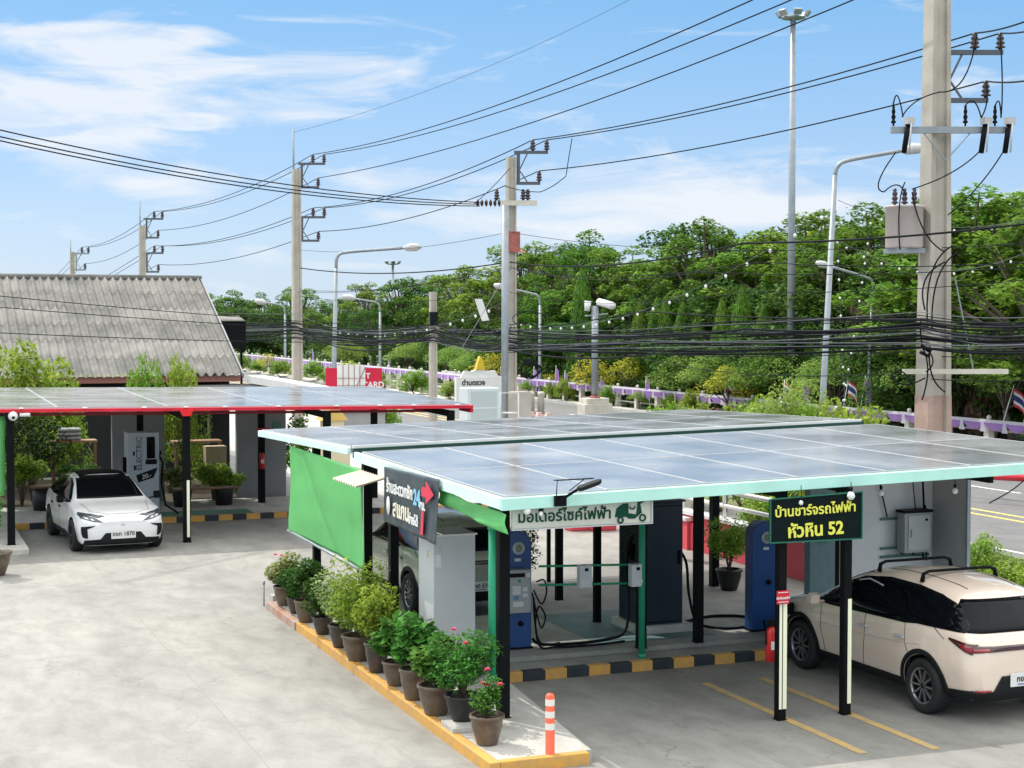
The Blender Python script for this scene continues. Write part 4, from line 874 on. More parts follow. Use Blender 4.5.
def crossover(name, label, loc, rz, paint, roofbars=True, detail=True, rear_txt='กข 24'):
    root = thing(name, label, 'car', loc, rz)
    st = [(2.22, .34, .45, .38, .56, .52, .52, .62, .42, .68, .69), (2.16, .26, .70, .30, .78, .52, .74, .72, .62, .79, .81), (1.95, .19, .82, .24, .88, .52, .84, .82, .74, .89, .92),
          (1.6, .19, .86, .26, .915, .60, .875, .91, .77, .975, 1.0), (1.25, .19, .87, .26, .925, .62, .885, .965, .74, 1.03, 1.06), (1.1, .19, .87, .26, .925, .62, .885, .98, .73, 1.08, 1.11),
          (.55, .19, .87, .26, .92, .62, .88, 1.0, .655, 1.38, 1.42), (.2, .19, .87, .26, .92, .62, .88, 1.02, .61, 1.50, 1.55), (-.3, .19, .87, .26, .92, .62, .88, 1.04, .585, 1.55, 1.61),
          (-.9, .19, .87, .26, .93, .62, .89, 1.07, .575, 1.54, 1.61), (-1.35, .20, .87, .27, .93, .64, .885, 1.09, .565, 1.50, 1.57), (-1.62, .22, .86, .30, .92, .66, .87, 1.10, .55, 1.45, 1.52),
          (-1.72, .24, .855, .32, .915, .68, .865, 1.09, .54, 1.36, 1.42), (-2.12, .27, .83, .34, .895, .68, .83, 1.03, .62, 1.09, 1.11), (-2.21, .32, .78, .38, .84, .66, .77, .94, .60, 1.0, 1.01), (-2.24, .38, .70, .42, .74, .64, .68, .88, .52, .93, .94)]
    c = Car(st); AX = (1.35, -1.35); c.body(root, paint, AX, .385)
    c.both('side_glass', [(1.08, 1.01), (.80, 1.18), (.52, 1.34), (.22, 1.44), (-.3, 1.50), (-.9, 1.49), (-1.35, 1.44), (-1.6, 1.38), (-1.72, 1.31), (-1.98, 1.13), (-1.98, 1.085), (-1.6, 1.085), (-1.2, 1.075), (-.95, 1.045), (-.5, 1.03), (.2, 1.01), (.7, .995)], M_glass_dark, off=.006)
    c.patch('windscreen', [(-.66, 1.10), (.66, 1.10), (.56, 1.50), (-.56, 1.50)], 'x', 1, M_glass_dark, off=.006)
    c.patch('rear_window', [(-.84, 1.09), (.84, 1.09), (.70, 1.27), (.55, 1.42), (-.55, 1.42), (-.70, 1.27)], 'x', -1, M_glass_dark, off=.007)
    M_tl = mat('tail_lamp_red', (.30, .005, .012), .12, coat=1, var=.2, scale=30); M_tld = mat('tail_lamp_dark', (.05, .004, .006), .1, coat=1)
    c.patch('tail_lamp', [(-.84, .88), (-.62, .895), (.62, .895), (.84, .88), (.84, .965), (.5, .955), (-.5, .955), (-.84, .965)], 'x', -1, M_tld, off=.010, grid=.04)
    for sg_ in (1, -1): c.patch('tail_lamp', [(-1.80, .99), (-2.16, .86), (-2.17, .98), (-1.80, 1.015)], 'y', sg_, M_tld, off=.010, grid=.03)
    for sg_ in (1, -1):
        c.patch('tail_lamp', [(sg_ * .62, .90), (sg_ * .80, .89), (sg_ * .80, .93), (sg_ * .62, .93)], 'x', -1, M_tl, off=.014, grid=.03)
        c.patch('tail_lamp', [(-2.0, .935), (-2.15, .88), (-2.15, .95), (-2.0, .97)], 'y', sg_, M_tl, off=.014, grid=.03)
        c.patch('rear_reflector', [(sg_ * .60, .425), (sg_ * .78, .425), (sg_ * .78, .45), (sg_ * .60, .45)], 'x', -1, M_tl, off=.016)
    c.patch('rear_bumper_trim', [(-.80, .30), (.80, .30), (.78, .42), (.56, .43), (.44, .60), (-.44, .60), (-.56, .43), (-.78, .42)], 'x', -1, M_trim, off=.012)
    for sg_ in (1, -1):
        c.patch('sill_trim', [(.93, .20), (.93, .36), (-.93, .36), (-.93, .20)], 'y', sg_, M_trim, off=.010)
        c.patch('rear_quarter_trim', [(-1.74, .25), (-1.74, .40), (-2.17, .44), (-2.17, .30)], 'y', sg_, M_trim, off=.010)
        for x in AX:
            o_ = [(x + .45 * math.cos(a), AX_Z + .45 * math.sin(a)) for a in [math.pi * k / 24 for k in range(-2, 27)]]; i_ = [(x + .388 * math.cos(a), AX_Z + .388 * math.sin(a)) for a in [math.pi * k / 24 for k in range(26, -3, -1)]]
            c.patch('wheel_arch_trim', o_ + i_, 'y', sg_, M_trim, off=.012, grid=.06)
        M_gap = mat('panel_gap', (.03, .028, .025), .8)
        for pts in ([(-.12, 1.02), (-.14, .7), (-.10, .37)], [(.88, .98), (.86, .7), (.80, .5), (.78, .37)], [(-.97, 1.04), (-1.0, .8), (-1.12, .62), (-1.05, .5)], [(-1.5, 1.09), (-1.72, .98)]): quads(c, 'door_seam', pts, .010, 'y', sg_, M_gap, off=.0025, grid=.04, thick=.002)
        quads(c, 'body_crease', [(.85, .74), (0, .76), (-.9, .80), (-1.3, .85)], .012, 'y', sg_, paint, off=.006, grid=.06)
        for x in (-.02 - .08, -.92 + .05):
            b = MB(); b.bar((x + .07, sg_ * .935, .87), (x - .13, sg_ * .938, .875), .025, .035); b.bar((x + .06, sg_ * .90, .87), (x + .05, sg_ * .92, .87), .02, .03); b.bar((x - .11, sg_ * .90, .875), (x - .10, sg_ * .92, .875), .02, .03); b.build('door_handle', M_alu, root, world=False, bevel=.005)
        b = MB(); b.prism([(.90, sg_ * .98, 1.0), (.78, sg_ * .98, 1.0), (.76, sg_ * .98, 1.12), (.84, sg_ * .98, 1.15), (.92, sg_ * .98, 1.1)], (0, sg_ * .14, 0)); b.bar((.86, sg_ * .86, 1.02), (.84, sg_ * 1.0, 1.04), .05, .03); b.build('door_mirror', paint, root, world=False, bevel=.02)
        if detail:
            quads(c, 'window_trim', [(.30, 1.375), (.10, 1.42), (-.10, 1.40), (-.24, 1.38)], .018, 'y', sg_, M_alu, off=.012, grid=.05)
            b = MB(); b.box((.70, sg_ * .97, 1.02), (.76, sg_ * 1.1, 1.10)); 
    for x in (1.99, 2.03): pass
    c.patch('headlamp', [(.45, .70), (.78, .72), (.80, .80), (.5, .77)], 'x', 1, M_insg, off=.008); c.patch('headlamp', [(-.45, .70), (-.78, .72), (-.80, .80), (-.5, .77)], 'x', 1, M_insg, off=.008)
    c.patch('front_grille', [(-.5, .32), (.5, .32), (.56, .5), (-.56, .5)], 'x', 1, M_trim, off=.01)
    c.patch('roof_panel_seam', strip([(.0, .40), (-1.5, .36)], .012), 'z', 1, M_trim, off=.004); c.patch('roof_panel_seam', strip([(.0, -.40), (-1.5, -.36)], .012), 'z', 1, M_trim, off=.004)
    c.patch('bonnet_seam', strip([(1.0, .66), (1.9, .6), (2.05, .3), (2.05, -.3), (1.9, -.6), (1.0, -.66)], .01), 'z', 1, M_gap, off=.003)
    wheel_set(root, AX, .815, AX_Z, M_rim, 10)
    plate(root, -2.262, .13 if detail else .0, .545, rear_txt, -1, .095, .40, .16, two='ประจวบคีรีขันธ์')
    b = MB(); b.tube([(-2.262 - .0, -.04, .80), (-2.268, -.0, .805), (-2.262, .04, .80)], .008, 6); b.build('badge', M_alu, root, world=False)
    if roofbars:
        for x in (.02, -.88):
            b = MB(); zt = 1.62 if x > -1 else 1.61
            b.tube([(x, -.57, zt - .10), (x, -.55, zt), (x, -.47, zt + .03), (x, .47, zt + .03), (x, .55, zt), (x, .57, zt - .10)], [.03, .026, .019, .019, .026, .03], 10); b.build('roof_bar', M_blk, root, world=False)
    if detail:
        b = MB(); b.tube([(-1.9, 0, 1.5), (-1.98, 0, 1.56)], .012, 6)
        # open flap over the charging socket in the left front wing and the plug
        b = MB(); b.box((1.62, .90, .76), (1.80, .925, .90)); b.build('charging_flap', M_blk, root, world=False, bevel=.01)
        b = MB(); b.box((1.45, .95, .74), (1.60, 1.04, .90)); b.tube([(1.66, .93, .82), (1.66, 1.02, .80), (1.66, 1.06, .70)], .03, 8); b.build('charging_plug', M_blk, root, world=False, bevel=.01)
    return root
M_beige = mat('beige_car_paint', (.80, .66, .54), .3, coat=1, spec=.5)
M_silver = mat('olive_silver_car_paint', (.42, .43, .36), .3, .3, coat=.6)
crossover('parked_car', 'beige crossover with black roof bars charging under the right end of the canopy', (12.64, 17.55, 0), R(91), M_beige)
crossover('parked_car', 'silver and dark sport utility car behind the pale grey cabinet under the canopy', (8.85, 26.1, 0), R(90), M_silver, roofbars=False, detail=False, rear_txt='3กต 518')
cable('charging_cable', [(11.72, 19.15, .8), (11.62, 19.3, .72), (11.6, 19.45, .4), (11.75, 19.75, .22), (12.0, 20.3, .23), (12.2, 20.8, .6)], .018, 'black charging cable hanging from the beige car beside its front wheel', 'cable')

def hatch(label, loc, rz, paint):
    root = thing('parked_car', label, 'car', loc, rz)
    st = [(2.14, .24, .50, .28, .60, .45, .56, .60, .40, .66, .67), (2.09, .18, .70, .22, .78, .48, .74, .66, .60, .72, .74), (1.92, .15, .82, .20, .88, .50, .84, .76, .70, .82, .85),
          (1.5, .15, .86, .22, .915, .58, .875, .86, .74, .905, .93), (1.1, .15, .87, .22, .918, .60, .885, .905, .74, .955, .985), (.95, .15, .87, .22, .918, .6, .885, .92, .73, .99, 1.02), (.25, .15, .87, .22, .915, .6, .88, .95, .635, 1.33, 1.375),
          (-.05, .15, .87, .22, .915, .6, .88, .96, .60, 1.43, 1.475), (-.5, .15, .87, .22, .915, .6, .88, .98, .585, 1.45, 1.505), (-1.1, .15, .87, .22, .92, .6, .885, 1.0, .575, 1.41, 1.475),
          (-1.6, .17, .87, .24, .92, .62, .88, 1.02, .56, 1.33, 1.40), (-1.85, .2, .86, .27, .91, .64, .86, 1.0, .55, 1.22, 1.28), (-2.05, .24, .82, .3, .88, .64, .82, .92, .6, .98, 1.0), (-2.14, .34, .7, .38, .76, .6, .7, .8, .5, .85, .86)]
    c = Car(st); AX = (1.35, -1.35); c.body(root, paint, AX, .375)
    c.patch('windscreen', [(-.70, 1.03), (.70, 1.03), (.555, 1.44), (-.555, 1.44)], 'x', 1, M_glass_dark, off=.006)
    c.patch('black_roof', [(-.02, -.50), (-.02, .50), (-1.75, .48), (-1.75, -.48)], 'z', 1, M_blk, off=.006)
    c.both('side_glass', [(.84, .96), (.25, 1.29), (-.05, 1.38), (-.5, 1.40), (-1.1, 1.36), (-1.55, 1.24), (-1.6, 1.05), (-1.0, .995), (.0, .97)], M_glass_dark, off=.006)
    M_hl = mat('headlamp_glass', (.05, .06, .07), .08, coat=1); M_led = mat('headlamp_reflector', (.75, .76, .78), .15, .3)
    for sg_ in (1, -1):
        hl = c.patch('headlamp', [(2.02, sg_ * .34), (1.98, sg_ * .50), (1.86, sg_ * .70), (1.62, sg_ * .84), (1.74, sg_ * .84), (1.93, sg_ * .74), (2.05, sg_ * .5)], 'z', 1, M_hl, off=.008, grid=.03)
        hl2 = c.patch('headlamp', [(sg_ * .40, .655), (sg_ * .60, .68), (sg_ * .82, .74), (sg_ * .86, .81), (sg_ * .78, .80), (sg_ * .56, .745)], 'x', 1, M_hl, off=.010, grid=.03)
        c.patch('headlamp_lens', [(sg_ * .56, .69), (sg_ * .63, .70), (sg_ * .65, .735), (sg_ * .60, .73)], 'x', 1, M_led, off=.014, grid=.02, parent=hl2)
        c.patch('headlamp_lens', [(sg_ * .67, .715), (sg_ * .74, .73), (sg_ * .76, .765), (sg_ * .70, .755)], 'x', 1, M_led, off=.014, grid=.02, parent=hl2)
        c.patch('side_intake', [(sg_ * .56, .60), (sg_ * .82, .575), (sg_ * .80, .56), (sg_ * .75, .34), (sg_ * .70, .34), (sg_ * .715, .53), (sg_ * .60, .575)], 'x', 1, M_trim, off=.010, grid=.03)
        c.patch('side_intake', [(2.10 - .02, .57), (1.99, .575), (2.0, .36), (2.06, .34)], 'y', sg_, M_trim, off=.008, grid=.03)
        c.patch('sill_trim', [(.93, .15), (.93, .30), (.5, .36), (-.93, .34), (-.93, .15)], 'y', sg_, M_trim, off=.010)
        for pts in ([(-.10, .97), (-.12, .6), (-.08, .3)], [(.9, .93), (.86, .6), (.80, .34)], [(-.95, 1.0), (-1.0, .75), (-1.1, .6)]): quads(c, 'door_seam', pts, .010, 'y', sg_, mat('panel_gap', (.03, .028, .025), .8), off=.0025, grid=.04, thick=.002)
        for x in (0.02, -.92):
            b = MB(); b.bar((x + .03, sg_ * .915, .80), (x - .13, sg_ * .918, .81), .015, .04); b.build('door_handle', M_blk, root, world=False, bevel=.005)
        b = MB(); b.prism([(.80, sg_ * .96, .96), (.66, sg_ * .96, .97), (.64, sg_ * .96, 1.09), (.72, sg_ * .96, 1.12), (.81, sg_ * .96, 1.06)], (0, sg_ * .13, 0)); b.bar((.75, sg_ * .85, .97), (.73, sg_ * .98, 1.0), .05, .03); b.build('door_mirror', M_blk, root, world=False, bevel=.022)
    c.patch('lower_grille', [(-.78, .20), (.78, .20), (.76, .30), (.46, .32), (.36, .44), (-.36, .44), (-.46, .32), (-.76, .30)], 'x', 1, M_trim, off=.012, grid=.04)
    c.patch('bonnet_seam', strip([(1.1, .68), (1.8, .6), (1.98, .3), (1.98, -.3), (1.8, -.6), (1.1, -.68)], .009), 'z', 1, mat('panel_gap', (.03, .028, .025), .8), off=.002)
    b = MB(); b.tube([(2.15, -.035, .60), (2.155, 0, .615), (2.15, .035, .60)], .008, 6); b.build('badge', M_alu, root, world=False)
    wheel_set(root, AX, .81, .335, M_rimd, 5)
    plate(root, 2.165, 0, .40, 'ขจก 1870', 1, .115, .50, .17)
    return root
hatch('white hatchback with a black roof and dark windscreen parked under the red-edged canopy', (4.42, 35.55, 0), R(-90 + 4), mat('white_car_paint', (.80, .80, .80), .25, coat=.9))
# ================================================================== HOUSE AND LEFT BACKGROUND
M_roof = mat('weathered_fibre_cement', (.28, .27, .25), .85, col2=(.13, .13, .12), scale=.9, bump=.4, bscale=9)
M_roof2 = mat('stained_fibre_cement', (.23, .225, .21), .85, col2=(.10, .10, .09), scale=1.4, bump=.4, bscale=9)
ho = thing('house', 'low house with a large grey corrugated roof behind the left canopy', 'house', (4, 53, 0))
E0, E1, RV, EV, EZ, RZ = -6.0, 10.55, 57.0, 49.9, 3.05, 6.22
nc = int((E1 - E0) / .27); rows = 6
for j in range(rows):
    b = MB(); vs = []; fs = []; per = 8
    t0 = j / rows - .006; t1 = (j + 1) / rows
    for i in range(nc * per + 1):
        u = E0 + i * .27 / per; hgt = .035 * (1 - abs(math.sin(math.pi * i / per)) * 1.0) * 2
        hgt = .13 * (1 - abs(math.sin(math.pi * i / per)) ** 1.2)
        for tt, lift in ((t0, .010), (t1, .0)):
            rr_ = 0
            vs.append((u, lerp(EV, RV, tt) + rr_, lerp(EZ, RZ, tt) + hgt + lift))
    n = nc * per + 1
    fs = [(2 * i, 2 * i + 2, 2 * i + 3, 2 * i + 1) for i in range(n - 1)]
    b.add(vs, fs, True); o = b.build('roof_sheet_row', M_roof if j % 2 else M_roof2, ho); 
b = MB(); b.add([(E0, 64, EZ), (E1, 64, EZ), (E1, RV, RZ), (E0, RV, RZ)], [(0, 1, 2, 3)]); b.build('rear_roof_slope', M_roof, ho)
b = MB(); b.tube([(E0, RV, RZ + .07), (E1 + .05, RV, RZ + .05)], .11, 10); b.build('ridge_cap', M_roof2, ho)
b = MB(); b.bar((E1 + .02, EV, EZ + .0), (E1 + .02, RV, RZ - .0), .05, .16); b.build('barge_board', M_grey, ho)
b = MB(); b.box((E0, EV + .05, EZ - .18), (E1 - .05, EV + .1, EZ + .02)); b.build('eave_board', mat('red_brown_board', (.32, .13, .1), .6), ho)
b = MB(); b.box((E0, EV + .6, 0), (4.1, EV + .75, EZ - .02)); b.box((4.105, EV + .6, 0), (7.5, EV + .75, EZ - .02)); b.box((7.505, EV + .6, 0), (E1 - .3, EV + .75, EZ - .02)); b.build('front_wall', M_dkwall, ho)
b = MB(); b.prism([(E1 - .3, EV + .7, 0), (E1 - .3, 63.5, 0), (E1 - .3, 63.5, 3), (E1 - .3, RV, RZ - .15), (E1 - .3, EV + .7, EZ)], (-.12, 0, 0)); b.build('gable_wall', M_grey, ho)
for u0_, u1_ in ((7.9, 9.6), (2.0, 3.6)):
    b = MB()
    for lo, hi in (((u0_, EV + .55, .9), (u0_ + .06, EV + .6, 2.7)), ((u1_ - .06, EV + .55, .9), (u1_, EV + .6, 2.7)), ((u0_ + .06, EV + .55, .9), (u1_ - .06, EV + .6, .96)), ((u0_ + .06, EV + .55, 2.64), (u1_ - .06, EV + .6, 2.7)), ((.5 * (u0_ + u1_) - .025, EV + .55, .96), (.5 * (u0_ + u1_) + .025, EV + .6, 2.64))): b.box(lo, hi)
    wn = b.build('window', M_alu, ho); b = MB(); b.box((u0_ + .06, EV + .57, .96), (u1_ - .06, EV + .59, 2.64)); b.build('pane', mat('green_dark_glass', (.01, .03, .035), .08), wn)
# low lean-to roof with pale gutter running along the house side
b = MB(); b.hexa([Vector(p) for p in ((10.7, 49.9, 2.82), (11.0, 41.7, 2.78), (11.5, 41.7, 2.78), (11.2, 49.9, 2.82))], [Vector(p) for p in ((10.7, 49.9, 3.06), (11.0, 41.7, 2.96), (11.5, 41.7, 2.96), (11.2, 49.9, 3.06))]); b.build('side_gutter', M_white, ho)
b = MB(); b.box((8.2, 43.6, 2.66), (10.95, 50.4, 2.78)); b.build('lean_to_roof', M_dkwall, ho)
b = MB(); b.box((10.26, 48.6, 0), (11.3, 48.75, 2.65)); b.build('lean_to_wall', M_dkwall, ho)  # added backdrop, stands in for the dark interior beside the house
# grey walls under the left canopy
def gwall(u0_, u1_, lab):
    b = MB(); b.box((u0_, 41.75, 0), (u1_, 41.95, 2.86)); tag(b.build('partition_wall', M_grey, bevel=.01, loc=((u0_ + u1_) / 2, 41.8, 0)), lab, 'wall')
gwall(5.45, 6.78, 'grey rendered wall section directly behind the white charger'); gwall(8.66, 9.98, 'grey rendered wall section behind the small fire extinguisher')
b = MB(); b.box((9.62, 41.73, 1.72), (9.84, 41.748, 2.1)); tag(b.build('wall_notice', mat('green_notice', (.1, .25, .22), .5), loc=(9.9, 41.74, 1.7)), 'small green framed notice on the grey wall right of the small extinguisher', 'sign')
# dark box sign beyond the roof
t = thing('rooftop_sign_box', 'black box with a pale corrugated top standing beyond the right edge of the house roof', 'sign box', (12.4, 61, 0))
b = MB(); b.box((11.95, 60.6, 3.7), (12.95, 61.6, 4.75)); b.build('box_body', M_blk, t)
b = MB(); b.add([(11.85 + .05 * i, 60.5, 4.76 + .02 * (i % 2)) for i in range(22)] + [(11.85 + .05 * i, 61.7, 4.95 + .02 * (i % 2)) for i in range(22)], [(i, i + 1, 23 + i, 22 + i) for i in range(21)], True); o = b.build('corrugated_top', M_roof, t); o.modifiers.new('t', 'SOLIDIFY').thickness = .012
for u in (12.0, 12.9): b = MB(); b.box((u - .04, 61.2, 0), (u + .04, 61.28, 3.7)); b.build('post', M_blk, t)
# white fast charger by the white car
t = thing('charging_station', 'tall white charging station with a dark screen behind the white hatchback', 'charger', (5.9, 39.8, .13))
u0, u1, v0, v1, z0, z1 = 5.52, 6.28, 39.5, 40.1, .13, 2.06
b = MB(); b.box((u0, v0, z0), (u1, v1, z1)); b.build('housing', mat('charger_white', (.58, .62, .66), .4, var=.04), t, bevel=.02)
b = MB(); b.box((u0 + .46, v0 - .012, 1.42), (u0 + .66, v0 - .001, 1.95)); b.build('screen', M_glass_dark, t, bevel=.005)
b = MB(); b.box((u0 + .43, v0 - .02, 1.28), (u0 + .7, v0 - .002, 1.4)); b.build('card_reader', M_trim, t)
b = MB(); b.prism([(u0 + .2, v0 - .006, 1.02), (u0 + .72, v0 - .006, 1.2), (u0 + .62, v0 - .006, .95), (u0 + .25, v0 - .006, .84)], (0, .004, 0)); b.build('price_flash', M_trim, t)
t2 = text('20.-', .15, M_lbl, bold=.003, extrude=.003, shear=.3); put_text(t2, t, (u0 + .44 - 5.9, v0 - .012 - 39.8, .86)); t2.rotation_euler = (0, -.25, 0)
t3 = text('ELECTRIC', .19, mat('grey_lettering', (.13, .15, .17), .5), bold=.002, extrude=.003, sx=1); t3.parent = t; t3.location = (u0 + .28 - 5.9, v0 - .008 - 39.8, 1.42); t3.rotation_euler = (0, -math.pi / 2, 0)
b = MB()
for x in (u0 + .13, u0 + .77): b.box((x, v0 - .01, 1.5), (x + .04, v0 - .001, 1.6))
b.build('hinge', M_blk, t)
b = MB(); b.box((u0 + .15, v0 - .04, 1.15), (u0 + .19, v0 - .001, 1.26)); b.build('handle', M_blk, t)
b = MB(); b.tube([(u1 + .01, v0 + .2, 1.5), (u1 + .1, v0 + .1, 1.3), (u1 + .05, v0, .8), (u1 + .1, v0 - .3, .3), (u1 + .3, v0 - .9, .16)], .025, 8); b.build('charging_hose', M_wire, t)
b = MB(); b.box((u0 - .08, v0 + .2, 1.0), (u0 - .005, v0 + .3, 1.45)); b.build('plug_holster', M_blk, t)
# bench on two barrels
t = thing('plank_bench', 'wooden plank bench resting on two dark barrels in front of the green shrubs', 'bench', (7.6, 40.6, .13))
b = MB(); b.box((6.72, 40.0, .55), (8.35, 40.4, .59)); b.build('seat', mat('brown_plank', (.22, .12, .07), .6, var=.3, scale=4), t, bevel=.006)
for u in (6.95, 8.0): b = MB(); b.lathe([(.002, .13), (.2, .13), (.25, .5), (.25, .545), (.002, .545)], (u, 40.2, 0), 20); b.build('barrel', M_clayb, t)
t = thing('plank_bench', 'short plank bench mostly hidden behind the white hatchback', 'bench', (3.6, 40.8, .13))
b = MB(); b.box((3.35, 40.5, .68), (4.6, 40.95, .73)); b.build('seat', mat('brown_plank', (.22, .12, .07), .6, var=.3, scale=4), t, bevel=.006)
b = MB(); b.lathe([(.002, .13), (.24, .13), (.28, .4), (.28, .67), (.002, .67)], (3.65, 40.7, 0), 20); b.build('barrel', M_clayb, t)
# crates, table and sacks seen in the shade
t = thing('wooden_table', 'brown wooden table in the shade between the grey walls', 'table', (7.9, 43.2, 0))
b = MB(); b.box((7.2, 42.9, 1.5), (8.5, 43.5, 1.56)); b.build('table_top', mat('brown_wood', (.28, .16, .09), .6, var=.25, scale=5), t)
for u in (7.25, 8.4): b = MB(); b.box((u, 42.95, 0), (u + .08, 43.03, 1.5)); b.build('leg', MATS['brown_wood'], t)
t = thing('wooden_table', 'brown wooden shelf table with grey sacks in the shade left of the charger wall', 'table', (4.6, 43.8, 0))
b = MB(); b.box((4.1, 43.5, 1.55), (5.3, 44.1, 1.61)); b.build('table_top', MATS['brown_wood'], t)
for u in (4.12, 5.2): b = MB(); b.box((u, 43.52, 0), (u + .08, 43.6, 1.55)); b.build('leg', MATS['brown_wood'], t)
for k in range(3):
    b = MB(); b.box((4.3, 43.6, 1.612 + k * .11), (4.9, 43.95, 1.717 + k * .11)); tag(b.build('sack', M_grey, bevel=.06, loc=(4.6, 43.7, 1.612 + k * .11)), ('lowest', 'middle', 'topmost')[k] + ' grey sack of the stack on the shaded shelf table', 'sack', 'sacks on the shelf table')
b = MB(); b.box((7.95, 42.3, .9), (8.5, 42.7, 1.45)); tag(b.build('cardboard_box', mat('cardboard', (.42, .34, .22), .8, var=.1), bevel=.01, loc=(8.2, 42.5, .9)), 'tan box beside the left edge of the grey wall with the extinguisher', 'box')

# low plants behind the left platform
def shrub(u, v, z, w_, h_, m, lab, seed, n=1500, sz=.10, grp=None, cat='shrub', name='shrub', flat=.45, stem=True):
    rg = random.Random(seed); t = thing(name, lab, cat, (u, v, z), 0, grp)
    b = MB(); tp = []
    for k in range(8):
        a = k * 2.39 + seed; rr = w_ * .5 * rg.uniform(.2, .75); p = Vector((rr * math.cos(a), rr * math.sin(a), h_ * rg.uniform(.45, .9))); b.tube([(0, 0, 0), (p.x * .3, p.y * .3, p.z * .55), p], [.02, .015, .006], 5); tp.append(p)
    b.build('stem', M_bark, t, world=False)
    b = MB(); cs = []
    for k in range(n):
        c = rg.choice(tp); d = Vector((rg.gauss(0, 1), rg.gauss(0, 1), rg.gauss(0, 1))).normalized() * rg.uniform(.3, 1)
        p = c + Vector((d.x * w_ * .26, d.y * w_ * .26, d.z * h_ * .22))
        if p.z > .03: cs.append(p)
    b.leaves(rg, cs, sz, flat); b.build('leaves', m, t, world=False); return t
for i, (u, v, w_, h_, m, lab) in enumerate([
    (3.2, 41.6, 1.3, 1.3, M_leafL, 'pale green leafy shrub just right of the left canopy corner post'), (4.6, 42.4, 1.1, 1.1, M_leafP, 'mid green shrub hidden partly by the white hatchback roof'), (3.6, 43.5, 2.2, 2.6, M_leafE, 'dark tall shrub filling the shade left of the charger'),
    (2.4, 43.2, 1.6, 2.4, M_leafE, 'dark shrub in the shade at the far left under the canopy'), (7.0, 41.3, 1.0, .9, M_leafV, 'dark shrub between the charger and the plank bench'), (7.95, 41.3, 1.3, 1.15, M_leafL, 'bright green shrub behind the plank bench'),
    (8.3, 41.3, .9, .9, M_leafB, 'green shrub at the right end of the plank bench'), (10.5, 42.4, .7, 1.5, M_leafB, 'yellow-green shrub at the right edge of the grey wall'), (10.9, 44.5, 1.0, 2.0, M_leafP, 'green shrub beyond the grey wall corner'),
    (7.2, 41.3, .8, 2.5, M_leafD, 'thin tree-like shrub with small pale leaves right of the charger')]):
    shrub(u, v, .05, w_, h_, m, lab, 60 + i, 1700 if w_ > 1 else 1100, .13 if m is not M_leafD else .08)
g = G(0, 575); pot(g.x - .1, g.y, 0, .3, .45, M_clay, 'brown glazed pot cut by the left edge of the view', 'pots standing apart'); shrub(g.x - .15, g.y, .4, .6, 1.1, M_leafP, 'green plant in the pot cut by the left edge of the view', 80, 600, .09)
def flowerhead(): pass

# ================================================================== TREES
def tree_proto(name, seed, H, Wc, m, n, leaf, layers=1, trunk_h=.35, flat=.3, clumps=26, cw=.20, ch=.10):
    rg = random.Random(seed); t = bpy.data.objects.new(name, None); COL.objects.link(t)
    b = MB(); lean = Vector((rg.uniform(-.4, .4), rg.uniform(-.4, .4), 0)); th_ = H * trunk_h
    base = Vector((0, 0, 0)); fork = Vector((lean.x, lean.y, th_)); b.tube([base, fork * .5 + Vector((.05, 0, 0)), fork], [H * .028, H * .022, H * .019], 8)
    cl = []
    for k in range(clumps):
        a = k * 2.3999 + rg.uniform(-.4, .4); q = math.sqrt((k + .5) / clumps); rr = Wc * .5 * q * rg.uniform(.75, 1.1)
        zt = th_ + (H - th_) * (1 - .62 * q ** 1.7) * rg.uniform(.78, 1.04)
        if layers > 1 and k % layers: zt = th_ * .7 + (zt - th_ * .7) * rg.uniform(.25, .8)
        p = Vector((rr * math.cos(a), rr * math.sin(a), zt)); cl.append((p, rg.uniform(.75, 1.3)))
        if k % 2 == 0 or k < 8:
            mid = fork.lerp(p, .5) + Vector((0, 0, (p.z - fork.z) * .12)); b.tube([fork, mid, p], [H * .012, H * .008, H * .003], 5)
    tr = b.build('trunk', M_bark, t, world=False)
    b = MB(); cs = []; wts = [q[1] ** 2 for q in cl]
    picks = rg.choices(cl, wts, k=n)
    for (c, q) in picks:
        while True:
            d = Vector((rg.uniform(-1, 1), rg.uniform(-1, 1), rg.uniform(-1, 1)))
            if d.length < 1: break
        s2 = .55 + .6 * noise.noise(c * 3 + d * 2.2)
        d = d.normalized() * (d.length ** .5) * (1 + .35 * s2)
        cs.append(c + Vector((d.x * Wc * cw * q, d.y * Wc * cw * q, d.z * H * ch * q - .25 * (d.x * d.x + d.y * d.y) * H * ch)))
    b.leaves(rg, cs, leaf, flat); b.build('crown', m, t, world=False); return t
def kill(t):
    for c in kids(t): bpy.data.objects.remove(c)
    bpy.data.objects.remove(t)
used = {}
def place(proto, name, lab, cat, u, v, z, s, sz, rz, grp):
    o = copy_tree(proto); o.name = name; o.location = (u, v, z); o.rotation_euler = (0, 0, rz); o.scale = (s, s, sz); return tag(o, lab, cat, grp)
PR = {}
PR['b1'] = tree_proto('p1', 1, 11, 9.5, M_leafB, 11000, .36, 2, .32, .24, 62, .082, .030)
PR['b2'] = tree_proto('p2', 2, 11, 9, M_leafA, 11500, .34, 2, .28, .27, 64, .080, .032)
PR['b3'] = tree_proto('p3', 3, 10.5, 10.5, M_leafC, 12000, .34, 2, .25, .3, 54, .092, .042)
PR['b4'] = tree_proto('p4', 4, 11.5, 8.0, M_leafA, 6500, .36, 2, .38, .22, 46, .070, .024)
PR['u1'] = tree_proto('p5', 5, 7, 8, M_leafC, 12000, .30, 2, .12, .4, 40, .13, .09)
PR['t1'] = tree_proto('p6', 6, 4.2, 3.6, M_leafD, 6500, .13, 1, .38, .4, 16, .17, .10)
